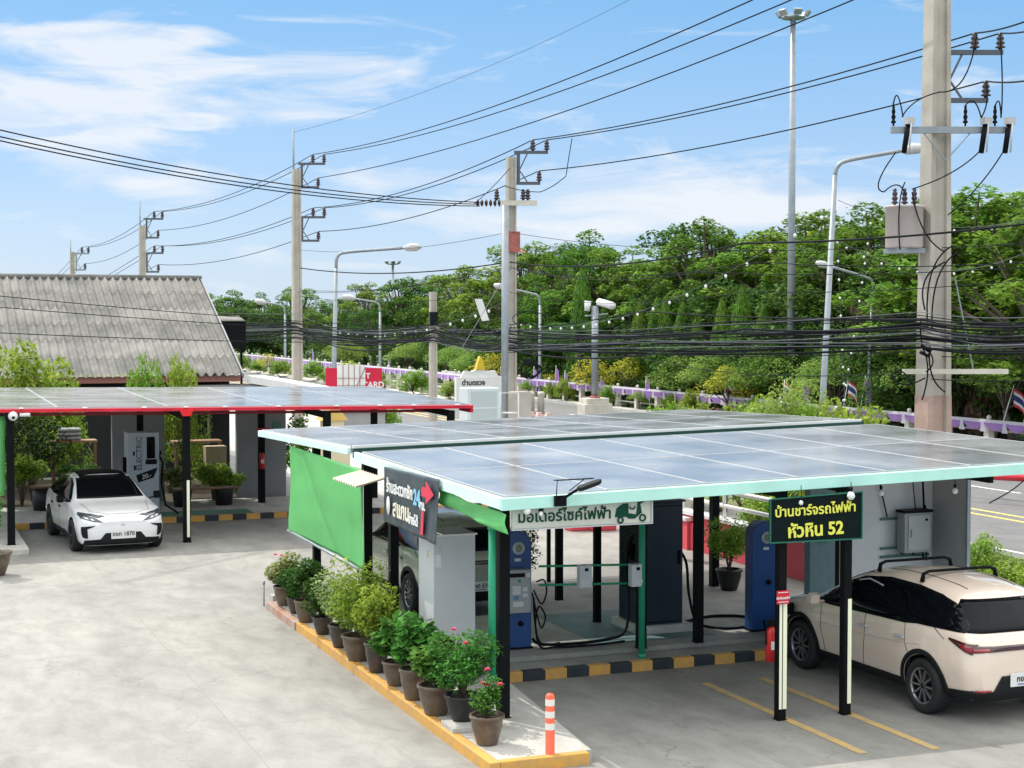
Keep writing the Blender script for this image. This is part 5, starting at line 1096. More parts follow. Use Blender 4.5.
PR['y1'] = tree_proto('p7', 7, 3.4, 3.0, M_leafY, 1500, .17, 1, .3, .4, 12, .16, .12)
PR['n1'] = tree_proto('p8', 8, 2.4, 1.9, M_leafL, 5200, .13, 2, .2, .5, 20, .17, .14)
def cypress_proto(seed, H, W_):
    rg = random.Random(seed); t = bpy.data.objects.new('p9', None); COL.objects.link(t); b = MB(); b.tube([(0, 0, 0), (0, 0, H * .95)], [.12, .03], 7); b.build('trunk', M_bark, t, world=False)
    b = MB(); n = 7000
    for k in range(n):
        q = rg.random() ** .8; z = H * (.06 + .94 * q); r = W_ * .5 * (1 - q) ** .55 * rg.uniform(.55, 1.08) * (1 + .22 * math.sin(z * 3 + k % 5)); a = rg.uniform(0, 6.283)
        c = Vector((r * math.cos(a), r * math.sin(a), z)); L_ = .3 * rg.uniform(.6, 1.2); W2 = .035; e = Vector((-math.sin(a), math.cos(a), 0)); o_ = Vector((math.cos(a) * .3, math.sin(a) * .3, -1)).normalized()
        b.add([c, c + o_ * L_ * .5 + e * W2, c + o_ * L_, c + o_ * L_ * .5 - e * W2], [(0, 1, 2, 3)])
    b.build('crown', M_leafA, t, world=False); return t
PR['c1'] = cypress_proto(9, 8, 1.9)
rg = random.Random(77)
# skyline trees: image x, distance, image y of the top, kind
TR = []
LOOK = {'b1': 'bright', 'b2': 'mid-green', 'b3': 'dark', 'b4': 'open-crowned', 'u1': 'low dark'}
sky_line = [(205, 288), (232, 285), (262, 290), (300, 282), (335, 292), (365, 277), (400, 268), (430, 272), (462, 258), (495, 262), (522, 240), (552, 236), (585, 232), (618, 243), (648, 254), (678, 240), (700, 208), (722, 214), (750, 233), (780, 226), (806, 205), (835, 199), (868, 203), (905, 200), (938, 180), (968, 172), (1005, 176), (1045, 170), (1090, 168)]
def line_u(px, u):
    d, f = ray(px, 320); return u / d.x * 1.0
for i, (px, py) in enumerate(sky_line):
    u = 44 + rg.uniform(-1.5, 3); py -= 6 if 500 < px < 930 else 0; d, f = ray(px, 320); t_ = u / d.x; dist = f * t_
    if px > 925: dist *= .88
    if px < 330: dist = min(dist, 175)
    p = DD(px, 320, dist); top = CAM_H + (320 - py) * dist / FPX
    kd = ['b1', 'b4', 'b2', 'b1', 'b4'][i % 5] if px not in (700, 722, 968, 1005) else ('b4' if px < 800 else 'b1')
    TR.append((px, p.x, p.y, top, kd))
    # a lower, nearer neighbour filling the gap below
    px2 = px + rg.uniform(8, 18); d, f = ray(px2, 320); dist2 = f * (41 + rg.uniform(0, 1.5)) / d.x
    if px2 < 330: dist2 = min(dist2, 160)
    p2 = DD(px2, 320, dist2); TR.append((px2, p2.x, p2.y, CAM_H + (320 - py) * dist2 / FPX * rg.uniform(.35, .62), ['u1', 'b3', 'u1', 'b2'][i % 4]))
    px3 = px + rg.uniform(-14, 4); d, f = ray(px3, 320); dist3 = min(f * (53 + rg.uniform(-1, 4)) / d.x, 190)
    p3 = DD(px3, 320, dist3); TR.append((px3, p3.x, p3.y, CAM_H + (320 - py) * dist3 / FPX * rg.uniform(.80, .93), ['b3', 'b2'][i % 2]))
H0 = {'b1': 11.6, 'b2': 11.6, 'b3': 11, 'b4': 12, 'u1': 7.6, 't1': 4.4, 'y1': 3.6, 'n1': 2.6, 'c1': 8}
def where(px):
    marks = [(205, 'the house roof'), (297, 'the tall double-bracket pole'), (336, 'the long-armed lamp'), (434, 'the short pole'), (510, 'the middle pole'), (596, 'the camera post'), (792, 'the floodlight mast'), (828, 'the leaning lamp'), (934, 'the near pole'), (1024, 'the right edge')]
    m_ = min(marks, key=lambda q: abs(q[0] - px)); d_ = px - m_[0]
    side = 'right of' if d_ > 0 else 'left of'
    return ('just ' if abs(d_) < 14 else 'some way ' if abs(d_) > 32 else '') + side + ' ' + m_[1], m_
cnt = {}
labs = []
for (px, u, v, top, kd) in TR:
    w_, _ = where(px); row = {'b1': 'bright green', 'b2': 'mid green', 'b3': 'dark green', 'b4': 'airy-crowned', 'u1': 'low dark'}[kd]
    s = top / H0[kd]; s = max(s, .42)
    hh = 'tall' if top > 9.6 else 'medium-high' if top > 7 else 'short'
    lab = f'{hh} {row} tree beyond the fence, {w_}'
    cnt[lab] = cnt.get(lab, 0) + 1; labs.append(lab)
seen = {}
ONES_ = ['first', 'second', 'third', 'fourth', 'fifth', 'sixth', 'seventh', 'eighth', 'ninth', 'tenth', 'eleventh', 'twelfth', 'thirteenth', 'fourteenth', 'fifteenth']
ORD = ['first', 'second', 'third', 'fourth', 'fifth', 'sixth']
order = sorted(range(len(TR)), key=lambda i: TR[i][0])
for i in order:
    px, u, v, top, kd = TR[i]; lab = labs[i]
    if cnt[lab] > 1: k = seen.get(lab, 0); seen[lab] = k + 1; lab = ORD[k] + ' from left ' + lab.replace('beyond the fence, ', '')
    s = max(top / H0[kd], .4); wd = s * rg.uniform(.92, 1.12) if kd != 'b4' else s * .9
    place(PR[kd], 'broadleaf_tree', lab, 'tree', u, v, -.05, wd, s, rg.uniform(0, 6.28), 'trees beyond the purple fence')
# cypress-like hanging trees
for k, (px, ty) in enumerate([(582, 268), (640, 300), (657, 296), (667, 292), (683, 300), (699, 306), (722, 298), (742, 285), (765, 300), (812, 305)]):
    d, f = ray(px, 320); dist = f * 39.6 / d.x; p = DD(px, 320, dist); top = CAM_H + (320 - ty) * dist / FPX; s = top / 8
    wx, _ = where(px); place(PR['c1'], 'weeping_mast_tree', ORD[k % 6] + f' narrow column tree of the {"left" if k < 6 else "right"} run, {wx}', 'tree', p.x, p.y, -.05, s * 1.15, s, k, 'narrow column trees beyond the fence')
for k, (px, ty, u_) in enumerate([(345, 338, 36.5), (410, 338, 38), (452, 343, 38), (478, 346, 38), (688, 352, 38.0), (716, 350, 38), (752, 352, 38), (840, 345, 38), (775, 342, 38), (895, 372, 38.3), (920, 345, 38.3), (1018, 330, 38)]):
    d, f = ray(px, 320); dist = f * u_ / d.x; p = DD(px, 320, dist); top = CAM_H + (320 - ty) * dist / FPX; s = top / 4.4
    wx, _ = where(px); place(PR['t1'], 'feathery_tree', ORD[k % 6] + f' feathery light green tree by the fence, {wx}', 'tree', p.x, p.y, -.05, max(s * 1.15, .95), s, k * 1.3, 'feathery small trees by the fence')
for k, (px, ty, u_) in enumerate([(628, 352, 38.3), (612, 372, 38.3), (352 + 200, 372, 38.3), (535, 378, 38.3)]):
    d, f = ray(px, 320); dist = f * u_ / d.x; p = DD(px, 320, dist); top = CAM_H + (320 - ty) * dist / FPX; s = top / 3.6
    wx, _ = where(px); place(PR['y1'], 'yellow_flowering_tree', ORD[k] + f' yellow blooming tree by the fence, {wx}', 'tree', p.x, p.y, -.05, max(s * 1.1, .8), s, k * 1.3, 'yellow trees by the fence')
# ornamental bushes between road and canopy on the right, near hedge
def bush_at(px, py_top, u_, kind, s_w, nm, lab, k, v_=None):
    d, f = ray(px, 320); dist = f * u_ / d.x; p = DD(px, 320, dist); top = CAM_H + (320 - py_top) * dist / FPX; s = top / H0[kind]; return place(PR[kind], nm, lab, 'bush', p.x, p.y, 0, s_w, max(s, .3), k, 'bushes by the road')
bush_at(770, 490, 17.4, 'n1', .62, 'bush', 'yellow-green rounded bush behind the white pipe railing, above the second kiosk', 1)
bush_at(985, 530, 17.0, 'n1', .5, 'bush', 'orange-tinged bush rising beside the right edge of the side wall', 2)
bush_at(1012, 560, 16.6, 'n1', .55, 'bush', 'bright green bush behind the beige car at the right edge', 3)
bush_at(1035, 555, 17.6, 'n1', .6, 'bush', 'green bush cut by the right edge of the view beside the road', 4)
bush_at(655, 520, 18.5, 'n1', .2, 'bush', 'tiny bush behind the navy cabinet beside the pink wall', 5)
for k in range(15):
    v_ = 56 + k * 3.1 + (k * 7 % 5) * .3; sz_ = (.42, .62, .5, .75, .55)[k % 5]
    place(PR[('n1', 't1', 'n1', 'y1', 'n1')[k % 5]], 'low_shrub', ONES_[k] + ' low shrub from the right along the foot of the draped fence', 'shrub', 36.75, v_, .1, sz_ * (1.2 if k % 5 != 1 else .5), sz_ * (1 if k % 5 != 1 else .38), k * 1.1, 'low shrubs at the foot of the fence')
for k in range(12):
    v_ = 90 + k * 5.2 + (k * 7 % 5) * .5; sz_ = (.5, .7, .42, .62, .55)[k % 5]
    place(PR[('n1', 'n1', 't1', 'n1', 'y1')[k % 5]], 'low_shrub', ONES_[k] + ' low shrub from the right before the far draped fence left of the middle pole', 'shrub', 31.6 - .2 * (k % 3), v_, -.02, sz_ * (1.5 if k % 5 != 2 else .55), sz_ * (1 if k % 5 != 2 else .5), k * 1.7, 'low shrubs before the far fence')
# bushes on this side of the fence seen over the roof
for k, (px, ty, kd, sw) in enumerate([(668, 402, 'n1', .4), (752, 396, 'n1', .7), (778, 404, 'n1', .7), (792, 382, 't1', .45), (845, 400, 'n1', .8), (812, 402, 'n1', .9), (700, 402, 'n1', .7), (866, 408, 'n1', .6), (385, 395, 'n1', .6)]):
    d, f = ray(px, 320); dist = f * 19.2 / d.x if px > 600 else f * 24 / d.x; dist = min(dist, 60); p = DD(px, 320, dist); top = CAM_H + (320 - ty) * dist / FPX
    wx, _ = where(px); place(PR[kd], 'roadside_bush', ORD[k % 6] + f' roadside bush over the canopy roof, {wx}' + (' farther' if k > 5 else ''), 'bush', p.x, p.y, 0, max(top / H0[kd] * .8, sw * 1.0), top / H0[kd] * 1.06, k, 'roadside bushes over the roof')
# trees between left canopy and the house
for k, (px, ty, v_, kd, sw, lab) in enumerate([(22, 338, 46.5, 'n1', 1.45, 'rounded green tree in front of the corrugated roof at the left edge'), (58, 372, 46, 'n1', .8, 'low right shoulder shrub of the round tree before the corrugated roof'), (145, 352, 46, 'n1', .62, 'bright green shrub reaching above the left canopy, left one of the pair'), (180, 352, 46.3, 'n1', .66, 'bright green shrub reaching above the left canopy, right one of the pair')]):
    d, f = ray(px, 320); t_ = v_ / d.y; dist = f * t_; p = DD(px, 320, dist); top = CAM_H + (320 - ty) * dist / FPX
    place(PR['n1'], 'garden_tree', lab, 'tree', p.x, p.y, 0, sw, top / 2.5, k * 1.7, 'trees between canopy and house')
# palm
def palm(px, ty, u_, lab, seed):
    rg2 = random.Random(seed); d, f = ray(px, 320); dist = f * u_ / d.x; p = DD(px, 320, dist); H = CAM_H + (320 - ty) * dist / FPX
    t = thing('palm_tree', lab, 'palm', (p.x, p.y, 0), 0, 'palms beyond the fence'); b = MB(); b.tube([(0, 0, 0), (.1, 0, H * .5), (0, .05, H * .8)], [.22, .17, .15], 9); b.build('trunk', M_bark, t, world=False)
    b = MB()
    for k in range(22):
        a = k * 2.4; el = rg2.uniform(.1, 1.2); L_ = rg2.uniform(2.0, 2.8); pts = []
        for q in range(9):
            s_ = q / 8; r = L_ * s_ * math.cos(el * (1 - s_ * .4)); z = H * .8 + L_ * s_ * math.sin(el) - 1.5 * s_ * s_; pts.append(Vector((r * math.cos(a), r * math.sin(a), z)))
        for q in range(1, 9):
            for w__ in range(3):
                c = pts[q - 1].lerp(pts[q], w__ / 3); e = Vector((-math.sin(a), math.cos(a), 0)); dd = (pts[q] - pts[q - 1]).normalized()
                for sg_ in (-1, 1):
                    tip = c + e * sg_ * .45 * (1 - abs(q / 8 - .4)) + dd * .18 - Vector((0, 0, .22)); b.add([c, c + dd * .05, tip, c - dd * .02], [(0, 1, 2, 3)])
        b.tube(pts, .02, 4)
    b.build('crown', M_leafC, t, world=False)
palm(577, 318, 38.6, 'palm with drooping fronds beyond the fence left of the camera post', 3)
palm(568, 330, 39.5, 'second lower palm behind the drooping palm left of the camera post', 4)
# bromeliad-like brown spiky plant over roof
rg2 = random.Random(9); p = DD(722, 425, 40); t = thing('spiky_plant', 'brown and green spiky plant seen over the middle of the near canopy roof', 'plant', (p.x, p.y, 0)); b = MB()
for k in range(60):
    a = k * 2.4; el = rg2.uniform(.2, 1.4); L_ = rg2.uniform(.7, 1.2); e = Vector((-math.sin(a), math.cos(a), 0)) * .05; b0 = Vector((0, 0, 2.1)); b1 = b0 + Vector((math.cos(a) * math.cos(el), math.sin(a) * math.cos(el), math.sin(el))) * L_ * .6; b2 = b1 + Vector((math.cos(a) * .4, math.sin(a) * .4, -.3)) * L_ * .7
    b.add([b0 - e, b0 + e, b1 + e, b1 - e, b2], [(0, 1, 2, 3), (3, 2, 4)])
b.build('leaves', M_dry, t, world=False); b = MB(); b.cyl((0, 0), .15, 0, 2.2, 8); b.build('trunk', M_bark, t, world=False)
# dry hanging creeper by the near pole, beyond the fence
for k, (px, y0, y1) in enumerate(((957, 240, 300), (972, 300, 420), (963, 330, 425), (985, 350, 430), (902, 330, 415), (868, 300, 400))):
    d, f = ray(px, 320); dist = f * 39.4 / d.x; p = DD(px, 320, dist); zt = CAM_H + (320 - y0) * dist / FPX; zb = max(.1, CAM_H + (320 - y1) * dist / FPX)
    b = MB(); rg3 = random.Random(k); cs = [Vector((p.x + rg3.gauss(0, .32), p.y + rg3.gauss(0, .32), rg3.uniform(zb, zt))) for _ in range(900)]
    for c in cs: e = Vector((rg3.uniform(-.05, .05), rg3.uniform(-.05, .05), 0)); b.add([c - e, c + e, c + e + Vector((0, 0, -.35)), c - e + Vector((0, 0, -.35))], [(0, 1, 2, 3)])
    t = thing('dry_creeper', ('topmost', 'right-leaning', 'middle', 'rightmost lowest', 'left', 'far left')[k] + ' curtain of dry brown creeper hanging near the near power pole', 'creeper', (p.x, p.y, 0), 0, 'dry creepers beyond the fence'); b.build('leaves', M_dry, t); b = MB(); b.tube([(p.x, p.y, 0), (p.x + .1, p.y, zt)], [.14, .05], 6); b.build('trunk', M_bark, t)
for k in list(PR): kill(PR[k])
PR.clear()
# ================================================================== FENCE WITH PURPLE CLOTH
FU = 37.05
def fence_section(v0, n, per, lab, FU=37.05, ex=0):
    t = thing('boundary_fence', lab, 'fence', (FU, v0, 0), 0, 'fence sections draped with purple cloth')
    for k in range(n):
        v = v0 + k * per
        b = MB(); b.box((FU - .13, v - .13, 0), (FU + .13, v + .13, 1.12 + ex)); b.prism([(FU - .16, v - .16, 1.12 + ex), (FU + .16, v - .16, 1.12 + ex), (FU + .16, v + .16, 1.12 + ex), (FU - .16, v + .16, 1.12 + ex)], (0, 0, .08)); b.sphere((FU, v, 1.30 + ex), .09, 8); b.build('post', M_fence, t)
        b = MB(); b.bar((FU, v + .135, .45), (FU, v + per - .135, .45), .05, .06); b.build('rail', M_pole, t)
        b = MB(); b.bar((FU, v + .135, .85), (FU, v + per - .135, .85), .05, .06); b.build('rail', M_pole, t)
        # drape: lilac strip above purple swags, two swags to a bay
        vs = []; vt = []; nn = 16
        for i in range(nn + 1):
            s_ = i / nn; q = abs(math.sin(2 * math.pi * s_)); sg_ = .05 + .20 * q; y = v + per * s_
            x = FU - .20 - .05 * q - .02 * math.sin(s_ * 37)
            vt += [(x + .03, y, 1.24 + ex), (x - .03, y, 1.13 + ex + .02 * math.sin(s_ * 50))]
            vs += [(x - .02, y, 1.13 + ex), (x - .015, y, 1.10 + ex - sg_ * .6), (x, y, 1.10 + ex - sg_)]
        b = MB(); b.add(vs, [(3 * i + j, 3 * i + 3 + j, 3 * i + 4 + j, 3 * i + 1 + j) for i in range(nn) for j in (0, 1)], True); b.build('purple_drape', M_purple, t)
        b = MB(); b.add(vt, [(2 * i, 2 * i + 2, 2 * i + 3, 2 * i + 1) for i in range(nn)], True)
        for w__ in (0, .5):
            y = v + per * w__; b.add([(FU - .29, y - .05, 1.2 + ex), (FU - .29, y + .05, 1.2 + ex), (FU - .27, y + .17, .80 + ex), (FU - .27, y - .17, .80 + ex)], [(0, 1, 2, 3)])
        b.build('lilac_trim', M_lilac, t)
v = 40.; k = 0; names = ['nearest fence section with purple cloth, at the right edge of the view', 'fence section with purple cloth right of and behind the near power pole', 'fence section with purple cloth behind the leaning street lamp', 'fence section with purple cloth right of the camera post', 'fence section with purple cloth left of the camera post', 'fence section with purple cloth behind the white flat cabinet and middle pole', 'fence section with purple cloth right of the red panel', 'farthest fence section with purple cloth, left of the red panel']
for k, (a, n, per) in enumerate(((40, 5, 2.4), (52, 5, 2.4), (64, 5, 2.4), (76, 6, 2.4), (90.4, 7, 2.4), (88.0, 16, 2.4), (126.4, 10, 2.4), (150.4, 18, 2.4))): fence_section(a, n, per, names[k], 37.05 if k < 5 else 32.2, 0 if k < 5 else .35)
sheet('corner_pavement', [(31.4, 86), (33.2, 86), (36.1, 96), (36.15, 400), (31.4, 400)], .10, M_fence, th=.12)
sheet('verge_planting', [(32.6, 92), (34.5, 94), (36, 100), (36, 400), (32.6, 400)], .13, M_grass)
# flags on poles
def flag(px, py0, kind, lab, lean=.25, u_=36.8, s=1):
    d, f = ray(px, 320); dist = f * u_ / d.x; p = DD(px, py0, dist); z0 = 1.0; t = thing('flag', lab, 'flag', (p.x, p.y, z0), 0, 'flags along the fence')
    x = lean; b = MB(); b.tube([(p.x, p.y, z0), (p.x + x * .3, p.y - x * .9, p.z + .1)], .018, 6); b.build('flag_pole', M_white, t)
    top = Vector((p.x + x * .3, p.y - x * .9, p.z)); cols = [M_flagr, M_flagw, M_flagb, M_flagw, M_flagr] if kind == 'thai' else [M_purple]
    W = .95 * s; Hh = .62 * s; b = MB(); nn = len(cols); hts = ([0, 1 / 6, 2 / 6, 4 / 6, 5 / 6, 1] if kind == 'thai' else [0, 1])
    for c in range(nn):
        b.cur = c; vs = []
        for i in range(7):
            s_ = i / 6
            for h_ in (hts[c], hts[c + 1]): vs.append(top + Vector((-.05 * math.sin(s_ * 7), -W * s_ * (.45 if kind != 'thai' else .7), -Hh * h_ * (1 if kind == 'thai' else 1.6) - s_ * s_ * .5 * W)) + Vector((0, 0, 0)))
        b.add(vs, [(2 * i, 2 * i + 2, 2 * i + 3, 2 * i + 1) for i in range(6)])
    b.build('flag_cloth', cols, t)
for a in ((1002, 388, 'thai', 'leaning Thai flag nearest the right edge', .5), (843, 380, 'thai', 'Thai flag right of the leaning street lamp', .3), (783, 382, 'thai', 'small Thai flag left of the leaning street lamp', .1), (860, 378, 'p', 'purple pennant between the Thai flag and the near power pole', .3), (797, 380, 'p', 'purple pennant left of the leaning street lamp', .4), (1022, 405, 'p', 'purple pennant cut by the right edge', .3),
          (533, 368, 'p', 'tall purple pennant right of the middle power pole', .1), (555, 367, 'p', 'purple pennant second right of the middle power pole', .1), (564, 372, 'p', 'purple pennant left of the drooping palm trunk', .1), (600, 378, 'p', 'purple pennant right of the camera post base', .1), (645, 378, 'p', 'purple pennant between camera post and feathery trees', .1), (724, 376, 'thai', 'small Thai flag over the middle of the roof', .2),
          (500, 368, 'p', 'purple pennant left of the middle power pole', .1), (388, 362, 'p', 'purple pennant right of the red panel', .1), (312, 350, 'p', 'purple pennant between tall pole and red panel', .1), (250, 352, 'p', 'purple pennant next to the house roof edge', .1), (272, 352, 'p', 'purple pennant left of the tall double-bracket pole', .1), (262, 354, 'p', 'purple pennant second from the house roof edge', .1)): flag(*a)

# ================================================================== POLES
def insul(b, p, h=.3, r=.09):
    x, y, z = p
    prof = [(.002, 0), (r * .4, 0), (r * .4, h * .12)]
    for k in range(3): zz = h * (.15 + k * .26); prof += [(r * (1 - .12 * k), zz), (r * (1 - .12 * k), zz + h * .07), (r * .5, zz + h * .13)]
    prof += [(r * .55, h * .9), (r * .4, h), (.002, h)]; b.lathe(prof, p, 12)
def conc_pole(b, u, v, H, w0, w1):
    # tapered concrete pole with a recessed web
    for (x0, x1, y0, y1) in ((-1, -.56, -1, 1), (.56, 1, -1, 1), (-.56, .56, -.62, .62)):
        b.hexa([Vector((u + x * w0 / 2, v + y * w0 / 2 * .8, 0)) for x, y in ((x0, y0), (x1, y0), (x1, y1), (x0, y1))], [Vector((u + x * w1 / 2, v + y * w1 / 2 * .8, H)) for x, y in ((x0, y0), (x1, y0), (x1, y1), (x0, y1))])
RD = Vector((math.cos(TH), -math.sin(TH), 0))       # brackets reach out to the road side
def bracket(t, u, v, z, L, sc, top=True):
    """C shaped pair of steel arms with three insulators; returns the wire points"""
    b = MB(); A = Vector((u, v, z)); pr = []
    up = Vector((0, 0, 1.05 * sc))
    b.bar(A + RD * .1 + up, A + RD * (.3 + L) + up, .08 * sc + .02); b.bar(A + RD * .1, A + RD * (.3 + L * .72), .08 * sc + .02); b.bar(A + RD * .25 * sc, A + RD * .25 * sc + up, .07 * sc + .02)
    b.bar(A + RD * .3 * sc + up * .45, A + RD * .55 * sc + up * .95, .04); b.bar(A + RD * .3 * sc + up * .4, A + RD * .55 * sc + up * .05, .04); b.build('steel_bracket', M_galv if sc > 1.1 else M_wireg, t)
    out = []
    for q, hz in ((.3 + L * .45, 1), (.3 + L * .95, 1), (.3 + L * .68, 0)):
        p = A + RD * q + up * hz + Vector((0, 0, .04)); b = MB(); insul(b, p, .38 * sc, .11 * sc); b.build('insulator', M_ins, t); out.append(p + Vector((0, 0, .38 * sc)))
    return out
P1 = DD(934, 320, 33); P2 = DD(511, 320, 52); P3 = DD(297, 320, 72); P4 = DD(143, 320, 99); P5 = DD(73, 320, 124)
def zat(py, dist): return CAM_H + (320 - py) * dist / FPX
# near pole
n1_ = thing('power_pole', 'near thick concrete power pole with transformer and cut-outs, at right', 'power pole', (P1.x, P1.y, 0), 0, 'power poles along the road')
b = MB(); conc_pole(b, P1.x, P1.y, 13.6, .62, .38); b.build('pole', M_pole, n1_)
b = MB(); b.box((P1.x - .30, P1.y - .30, 1.9), (P1.x + .30, P1.y - .255, 3.3)); 
br1 = bracket(n1_, P1.x, P1.y, zat(102, 33), 1.05, .93)
wp1 = br1
ztop = 12.6
# wooden crossarm w/ cut-outs
zc = zat(133, 33); C0 = Vector((P1.x, P1.y - .33, zc)); b = MB(); b.bar(C0 - RD * 1.12, C0 + RD * 1.2, .11, .13); b.build('crossarm', M_galv, n1_)
b = MB(); b.bar(C0 - RD * .5, C0 + Vector((0, 0, -.62)), .04, .02); b.bar(C0 + RD * .55, C0 + Vector((0, 0, -.62)), .04, .02); b.build('crossarm_brace', M_galv, n1_)
def fuse(t, p):
    b = MB(); b.tube([p + Vector((0, 0, .14)), p + RD * -.16 + Vector((0, -.12, -.5))], .055, 8); b.build('fuse_cutout', M_blk, t)
    b = MB(); b.box(tuple(p + Vector((-.09, -.1, .08))), tuple(p + Vector((.09, .06, .22)))); b.tube([p + RD * -.04 + Vector((0, -.16, .1)), p + RD * -.1 + Vector((0, -.2, -.5))], .018, 6); b.build('fuse_holder', M_insg, t)
for q in (-.82, .74, 1.22): fuse(n1_, C0 + RD * q + Vector((0, -.1, .02)))
b = MB()
for q in (-1.08, .38, .98): insul(b, C0 + RD * q + Vector((0, -.02, .08)), .42, .05)
b.build('surge_arrester', M_blk, n1_)
b = MB()
jump = lambda pts: b.tube(pts, .014, 6)
def arcw(a, m_, c): # quadratic bezier
    a, m_, c = Vector(a), Vector(m_), Vector(c); return [a.lerp(m_, t / 10).lerp(m_.lerp(c, t / 10), t / 10) for t in range(11)]
W_ = lambda px, py, dd=32.45: DD(px, py, dd)
for a_, m_, c_ in (((977, 34), (968, 95), (940, 92)), ((940, 92), (912, 98), (902, 117)), ((1000, 34), (1004, 85), (1001, 118)), ((986, 82), (990, 104), (981, 118)), ((893, 106), (897, 80), (903, 117)), ((965, 106), (975, 92), (981, 117)), ((995, 106), (1000, 92), (1001, 117)), ((896, 152), (868, 190), (884, 192)), ((884, 192), (900, 176), (906, 196)), ((979, 152), (955, 176), (912, 189)), ((1003, 152), (980, 190), (948, 215)), ((905, 182), (896, 200), (900, 250)), ((912, 192), (920, 240), (945, 252))): jump(arcw(W_(*a_), W_(*m_), W_(*c_)))
b.build('jumper_wires', M_wire, n1_)
# transformer
TX = Vector((P1.x, P1.y, 0)) - RD * .72 + Vector((0, -.15, 0)); zt0, zt1 = zat(249, 33), zat(207, 33)
b = MB(); b.lathe([(.002, zt0), (.36, zt0), (.38, zt0 + .04), (.38, zt1 - .05), (.41, zt1 - .04), (.41, zt1), (.002, zt1 + .03)], (TX.x, TX.y, 0), 28); b.build('transformer_tank', mat('transformer_grey', (.52, .45, .43), .5, var=.06), n1_)
b = MB()
for k in range(3): insul(b, TX + RD * (-.2 + .2 * k) + Vector((0, 0, zt1)), .36, .07)
b.build('bushing', M_ins, n1_)
b = MB(); b.bar(TX + Vector((0, 0, zt0 - .04)), Vector((P1.x, P1.y, zt0 - .04)), .08); b.box((TX.x - .3, TX.y - .3, zt0 - .1), (TX.x + .3, TX.y + .3, zt0 - .001)); b.build('transformer_shelf', M_galv, n1_)
# lower arm
za = zat(371, 33); C1 = Vector((P1.x, P1.y - .36, za)); b = MB(); b.bar(C1 - RD * .85, C1 + RD * 1.3, .08, .10); b.build('lower_arm', M_fence, n1_)
b = MB(); b.bar(C1 + RD * .6, C1 + Vector((0, 0, 1.9)) + RD * .2, .04, .02); b.build('lower_brace', M_galv, n1_)
b = MB()
W2_ = lambda px, py: DD(px, py, 32.35)
for a_, m_, c_ in (((928, 330), (922, 262), (952, 246)), ((932, 330), (930, 268), (958, 252)), ((925, 310), (915, 275), (945, 262)), ((921, 345), (934, 365), (922, 400)), ((926, 348), (940, 362), (926, 372)), ((913, 385), (900, 362), (892, 376)), ((892, 376), (900, 392), (925, 378)), ((930, 345), (926, 380), (945, 392)), ((921, 318), (918, 350), (930, 352))): b.tube(arcw(W2_(*a_), W2_(*m_), W2_(*c_)), .016, 6)
b.tube([W2_(921, 346), W2_(931, 350), W2_(928, 356), W2_(920, 352)], .04, 6); b.build('cable_loops', M_wire, n1_)
b = MB(); conc_pole(b, P1.x, P1.y, 3.25, .632, .574); b.build('painted_foot', mat('dusty_red_band', (.42, .29, .24), .8, var=.2, scale=2), n1_)
def simple_pole(P, dist, ytop, wpx0, wpx1, lab, levels, rod=None, lean=0):
    t = thing('power_pole', lab, 'power pole', (P.x, P.y, 0), 0, 'power poles along the road'); H = zat(ytop, dist); b = MB(); conc_pole(b, P.x, P.y, H, wpx0 * .86 * dist / FPX, wpx1 * .86 * dist / FPX); b.build('pole', M_pole, t)
    if rod: b = MB(); b.tube([(P.x - .12, P.y, H - .8), (P.x - .12, P.y, zat(rod, dist))], .045, 6); b.build('lightning_rod', M_galv, t)
    outs = []
    for (yb, L, sc) in levels: outs.append(bracket(t, P.x, P.y, zat(yb, dist), L, sc))
    return t, outs
t2, o2 = simple_pole(P2, 52, 158, 12, 10, 'middle power pole with insulator row and rusty red band above the camera post trees', [(184, .9, .95)])
t3, o3 = simple_pole(P3, 72, 170, 12, 9, 'tall power pole with two brackets and a lightning rod right of the house roof', [(188, 1.0, 1.0), (241, 1.0, 1.0)], rod=131)
t4, o4 = simple_pole(P4, 99, 226, 9, 7, 'far power pole with two brackets rising behind the house roof', [(238, 1.0, 1.1), (272, 1.0, 1.1)], rod=202)
t5, o5 = simple_pole(P5, 124, 252, 6, 5, 'farthest power pole rising behind the left part of the house roof', [(270, 1.0, 1.2)], rod=240)
# pole 2 extra: insulator string crossarm, red band
zc2 = zat(204, 52); C2 = Vector((P2.x, P2.y - .25, zc2)); b = MB(); b.bar(C2 - RD * .5, C2 + RD * .75, .14, .16); b.build('crossarm', M_fence, t2)
b = MB()
for k in range(6):
    a_ = C2 - RD * (.42 + .14 * k); b.tube([a_, a_ - RD * .05, a_ - RD * .1], [.06, .14, .05], 10)
b.build('strain_insulator', M_ins, t2)
b = MB()
for q in (-.55, .3, .45): insul(b, C2 + RD * q + Vector((0, 0, .08)), .36, .10)
b.build('insulator', M_ins, t2)
b = MB(); b.box((P2.x - .24, P2.y - .2, zat(252, 52)), (P2.x + .24, P2.y + .2, zat(232, 52))); b.prism([(P2.x - .25, P2.y - .21, zat(252, 52)), (P2.x + .25, P2.y - .21, zat(252, 52)), (P2.x + .45, P2.y - .21, zat(253, 52)), (P2.x - .45, P2.y - .21, zat(253, 52))][:3] + [], (0, .42, .12)); b.build('red_band', M_rust, t2)
b = MB(); b.tube([(P2.x + .5 + (.26 + .003 * q) * math.cos(q * .5), P2.y - .35 - .004 * q, 3.2 + (.36 - .004 * q) * math.sin(q * .5)) for q in range(44)], .022, 6); b.build('cable_coil', M_wire, t2)
